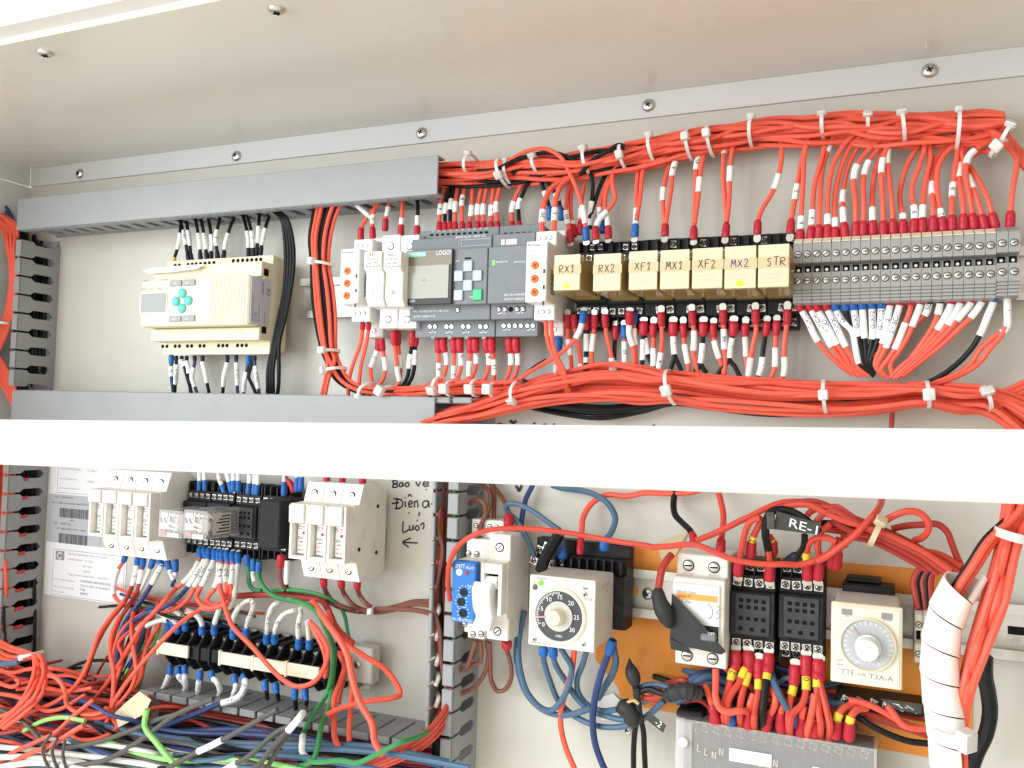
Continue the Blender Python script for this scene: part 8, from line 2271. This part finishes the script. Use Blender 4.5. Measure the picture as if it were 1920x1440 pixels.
# ---- wires below the empty sockets: red crimps with yellow sleeves
GY2 = 'yellow sleeved wires below the empty sockets'
yel = [(855, 265, [(855, 400), (815, 490, 1), (790, 600), (750, 740), (735, 880), (735, 1010)], '2'), (975, 265, [(975, 420), (935, 470, 1), (890, 580), (820, 680), (775, 780), (765, 900), (770, 1010)], '1'), (985, 280, [(985, 420), (960, 540, 1), (925, 660), (900, 780), (892, 900), (900, 1030)], '/'), (1080, 350, [(1080, 480), (1080, 580, 1), (1075, 700), (1045, 860), (1035, 960), (1040, 1060)], '1J'), (1180, 290, [(1178, 400), (1168, 480, 1), (1155, 580), (1140, 700), (1120, 900), (1130, 1080)], '5'),
       (1446, 410, [(1440, 520), (1425, 640, 1), (1400, 740), (1385, 860), (1380, 980), (1385, 1110)], '1L'), (1555, 315, [(1555, 460), (1555, 580, 1), (1550, 700), (1510, 810), (1420, 900), (1395, 1000), (1400, 1110)], '10'), (1672, 350, [(1672, 470), (1665, 555, 1), (1665, 680), (1680, 860), (1700, 1000), (1690, 1150)], '9'), (1690, 370, [(1690, 480), (1690, 580), (1720, 700), (1760, 860), (1790, 1000), (1780, 1160)], '')]
for i, (x, y, pts, w) in enumerate(yel):
    q = [(x, y, 36)] + [(p[0], p[1], 38 + 3 * j if j < len(pts) - 1 else 34) for j, p in enumerate(pts)]
    mk = [(p[0], p[1], 10, w, 'ink', 'sleeve_yellow') for p in pts if len(p) > 2]
    run(R2, BLK if i == 4 else XO, q, f'{"black" if i == 4 else "red"} wire in the {ORD[i]} crimp under the empty sockets, counted from the breaker', GY2, 2.25, lug0='R', marks=mk, brad=4.0, blen=14, tip0=5)
low2 = [(X, [(650, 455, 46), (650, 600, 50), (650, 730, 54), (690, 840, 56), (780, 880, 56), (900, 865, 54), (990, 900, 44), (1020, 1040, 32)], None), (X, [(640, 1000, 40), (640, 900, 42), (600, 760, 42), (560, 640, 40), (540, 600, 36)], 'R'), (BU, [(800, 1010, 40), (800, 920, 42), (785, 830, 42), (760, 780, 40)], 'B'), (X, [(975, 1040, 40), (980, 940, 44), (990, 820, 46), (1030, 700, 44)], 'R'), (X, [(1150, 1060, 40), (1165, 950, 42), (1230, 840, 46), (1250, 740, 46), (1210, 640, 40)], 'R'), (X, [(1305, 1080, 40), (1305, 960, 42), (1310, 850, 44), (1330, 790, 42)], 'R'),
        (BU, [(1455, 1020, 40), (1440, 950, 44), (1350, 820, 48), (1280, 690, 48), (1230, 570, 42), (1210, 500, 36)], 'B'), (X, [(1495, 1110, 40), (1505, 1000, 44), (1515, 900, 46), (1530, 820, 46)], 'R'), (X, [(1560, 1150, 34), (1570, 1050, 46), (1600, 940, 48), (1620, 840, 48), (1640, 700, 46)], None), (X, [(1640, 1120, 40), (1640, 1020, 42), (1630, 940, 44)], 'R'), (X, [(1850, 1140, 40), (1855, 1030, 42), (1870, 930, 44), (1930, 840, 40), (2040, 800, 34)], 'R'), (X, [(1980, 1160, 40), (1985, 1050, 42), (2000, 940, 44), (2060, 860, 40), (2160, 840, 34)], 'R')]
for i, (c, pts, lg) in enumerate(low2):
    run(R2, c, pts, f'{"blue" if c == BU else "red"} wire entering the covered strip, {ORD[i]} from the breaker side', 'wires entering the covered strip', 2.25, lug0=lg, brad=3.8, blen=14, marks=[(pts[1][0], pts[1][1] - 60, 9, '5', 'ink', 'sleeve_yellow')] if i > 9 else [])
for i, (c, pts) in enumerate(((BU, [(380, 640, 40), (480, 560, 40), (600, 520, 36), (720, 560, 30), (840, 620, 26)]), (BU, [(400, 600, 36), (480, 580, 38), (580, 590, 36), (700, 650, 30), (780, 780, 28)]), (NV, [(390, 560, 30), (500, 500, 30), (680, 480, 24), (800, 500, 20)]), (RD, [(560, 700, 26), (760, 640, 22), (1000, 700, 20), (1250, 760, 20), (1500, 800, 20)]), (RD, [(700, 760, 24), (900, 830, 22), (1150, 860, 22), (1400, 860, 22), (1700, 900, 22)]), (NV, [(1230, 440, 22), (1350, 460, 22), (1500, 560, 22), (1700, 700, 24), (1900, 800, 26)]), (BU, [(1740, 790, 30), (1850, 800, 32), (1960, 790, 32), (2060, 760, 30)]), (RD, [(1200, 860, 18), (1450, 960, 18), (1700, 1010, 18), (1900, 1020, 18)]), (BLK, [(1240, 720, 16), (1400, 900, 16), (1600, 980, 16), (1800, 960, 16)]))):
    run(R2, c, pts, f'{ {BU: "blue", NV: "dark blue", RD: "dark red", BLK: "black"}[c]} wire crossing low behind the yellow sleeved ones, {ORD[i]} from the breaker', 'wires crossing behind the yellow sleeves', 2.4)
for i, (c, pts) in enumerate(((X, [(170, 760, 36), (350, 800, 36), (520, 880, 36), (700, 980, 36), (860, 1040, 34), (1050, 1060, 32)]), (RD, [(60, 820, 30), (300, 880, 30), (560, 960, 28), (800, 1060, 28), (1050, 1100, 28)]), (X, [(560, 820, 40), (620, 900, 42), (700, 1000, 42), (800, 1040, 40), (1000, 1050, 36)]), (RD, [(240, 780, 26), (500, 840, 26), (760, 920, 24), (1050, 960, 24)]), (BLK, [(240, 920, 34), (400, 1020, 36), (560, 1100, 36), (760, 1170, 36), (1000, 1200, 34)]), (BLK, [(100, 820, 20), (400, 860, 20), (700, 900, 20), (1000, 930, 20)]), (RD, [(200, 960, 28), (420, 950, 28), (640, 1010, 26), (1000, 1130, 26)]))):
    run(R4, c, pts, f'{ {X: "red", RD: "dark red", BLK: "black"}[c]} wire under the silver dial timer, {ORD[i]} of its set from the top', 'wires under the silver dial timer', 2.1)
flag('embossed_label', 'black embossed label reading 1-1 under the silver dial timer', R4, [(480, 745), (905, 800), (890, 900), (640, 850)], 46, 'T-1', .3, .0048, None, 0)
# black cable beyond the spiral wrap
run(R4, BLK, [(1530, 330, 60), (1530, 520, 56), (1560, 680, 50), (1580, 880, 46), (1540, 1100, 44), (1450, 1290, 42), (1390, 1460, 40)], 'thick black cable hanging beyond the spiral wrap', None, 4.4)

# ---- white spiral wrap and the bright wires beside it, hanging near the front opening
dS = 165
sp = spline([P(x, y, dS) for x, y in ((1824, 1062), (1796, 1105), (1772, 1160), (1762, 1225), (1764, 1290), (1772, 1350), (1778, 1400), (1782, 1470))], 10)
t = thing('spiral_wrap', 'white plastic spiral wrap around the hanging red wires', 'spiral wrap', sp[-1])
turns, seg = 6, len(sp) - 1
rr = .0086
V, F, N = [], [], 26
A = [0.0]
for i in range(1, len(sp)):
    A.append(A[-1] + (sp[i] - sp[i - 1]).length)
tot = A[-1]
pit = tot / turns
M = turns * N
for k in range(M + 1):
    ang = 2 * math.pi * k / N + 2.2
    for w in (0.02, .812):
        s = tot * k / M * (1 - 1 / turns) + pit * w * 1.0
        s = min(s, tot)
        c = cut(sp, A, s, s + 1e-5)[0]
        e = cut(sp, A, min(s + .001, tot), min(s + .001, tot) + 1e-5)[0]
        b0 = cut(sp, A, max(s - .001, 0), max(s - .001, 0) + 1e-5)[0]
        tn = (e - b0).normalized()
        a_ = tn.cross(Vector((0, -1, 0))).normalized()
        b_ = a_.cross(tn)
        r_ = rr * (1.0 if w < .5 else 1.05)
        for ro in (r_, r_ - .0009):
            V.append(c + (a_ * math.cos(ang) + b_ * math.sin(ang)) * ro)
for k in range(M):
    i, j = k * 4, k * 4 + 4
    F += [(i, j, j + 2, i + 2), (i + 1, i + 3, j + 3, j + 1), (i, i + 1, j + 1, j), (i + 2, j + 2, j + 3, i + 3)]
ob('wrap', MB().add(V, F), 'spiral', t, 1)
rs = random.Random(4)
for i in range(5):
    pts = []
    for x, y in ((1920, 900), (1890, 960), (1858, 1010), (1824, 1062), (1796, 1105), (1772, 1160), (1762, 1225), (1764, 1290), (1772, 1350), (1778, 1400), (1782, 1470)):
        pts.append((x + (i - 2) * 4.5 + (20 if y < 1000 else 0), y + (i % 2) * 4, dS + (i % 3 - 1) * 3))
    wire(X if i else BLK, pts, ('red' if i else 'black') + ' wire leading down into the spiral wrap', 'wires in the spiral wrap', 1.7)
for i in range(6):
    o = i * 11
    pts = [(1892 + o * .9, 900, dS - 10 + i % 3 * 9), (1884 + o * .85, 960, dS - 8 + i % 2 * 8), (1872 + o * .62, 1030, dS - 4 + i % 3 * 5), (1844 + o * .72, 1130, dS - 6 + i % 2 * 9), (1818 + o * .56, 1220, dS - 4 + i % 3 * 6), (1803 + o * .36, 1290, dS - 3 + i % 2 * 7), (1797 + o * .22, 1350, dS), (1800 + o * .12, 1400, dS), (1804 + o * .08, 1470, dS - 4 + i * 2)]
    wire(X, pts, 'bright red wire hanging beside the white spiral wrap', 'bright red wires beside the spiral wrap', 1.95)
tie((1868, 995), (1935, 1012), dS, 14, 'white cable tie round the bright wires above the spiral wrap', head=-.75, hs=2.0, w=4.2)
tie((1744, 1364), (1812, 1376), dS + 2, 12, 'white cable tie round the lower part of the spiral wrap', head=-.7, hs=2.0, w=4.2)

# ---- the rest of the tangle at the foot of the compartment: past counting, one mass
rnd = random.Random(77)
tb = MB()
cols = ['wire_red', 'wire_red_dark', 'wire_black', 'wire_blue', 'wire_navy', 'wire_white', 'wire_grey', 'wire_lime']
def mass(n, xs, ys, slope, ds, weights, r, wig, length, spread=.3):
    for i in range(n):
        x, y = rnd.uniform(*xs), rnd.uniform(*ys)
        L = rnd.uniform(*length)
        a = slope + rnd.uniform(-spread, spread)
        d = rnd.uniform(*ds)
        pts = []
        for j in range(6):
            u = (j / 5 - .5) * L
            pts.append(P(x + u * math.cos(a), y + u * math.sin(a) + rnd.uniform(-wig, wig), (d + rnd.uniform(-8, 8)) * (.3, .8, 1, 1, .8, .3)[j]))
        tb.tube(spline(pts, 4), r / 1000 * rnd.uniform(.8, 1.15), 7, m=rnd.choices(range(8), weights)[0])
mass(56, (-30, 130), (1262, 1330), .12, (28, 62), (6, 7, 5, 1, 2, 0, 1, 0), 1.6, 14, (200, 320))
mass(56, (-20, 190), (1328, 1402), .16, (50, 92), (8, 5, 3, 3, 1, 1, 2, 1), 1.5, 12, (260, 420))
mass(20, (42, 84), (560, 610), 1.59, (3, 9), (0, 0, 1, 0, 0, 0, 0, 0), 1.9, 2, (220, 260), .01)  # black strands added so the upper side duct slots look shaded
mass(20, (24, 66), (940, 1150), 1.59, (3, 9), (0, 0, 1, 0, 0, 0, 0, 0), 1.9, 2, (240, 330), .01)  # same black filling, put in as shade behind the lower side duct slots
mass(44, (0, 480), (1400, 1455), .10, (60, 100), (1, 1, 2, 5, 3, 5, 4, 1), 1.7, 9, (300, 520), .2)
mass(34, (300, 640), (1368, 1440), .16, (26, 66), (3, 5, 4, 4, 5, 0, 2, 0), 1.9, 8, (220, 340), .12)
mass(26, (-10, 20), (900, 1240), 1.56, (24, 38), (6, 5, 3, 0, 0, 0, 0, 0), 1.6, 5, (200, 340), .03)
mass(18, (820, 844), (960, 1320), 1.57, (8, 34), (2, 4, 6, 0, 2, 0, 1, 0), 1.6, 4, (200, 320), .03)
mass(44, (1270, 1540), (1278, 1335), .30, (10, 30), (5, 8, 3, 2, 1, 0, 0, 0), 1.9, 12, (120, 240), .4)
mass(16, (215, 285), (1185, 1290), 2.0, (26, 54), (5, 5, 2, 1, 4, 0, 0, 1), 1.45, 10, (150, 220), .22)
mass(8, (300, 420), (1128, 1150), .2, (24, 44), (5, 5, 1, 1, 2, 0, 0, 1), 1.45, 6, (160, 240), .12)
o = ob('wire_tangle', tb, cols, smooth=1)
tag(o, 'dense tangle of thin red, black and blue wires at the foot of the cabinet', 'wires', None, 'stuff')
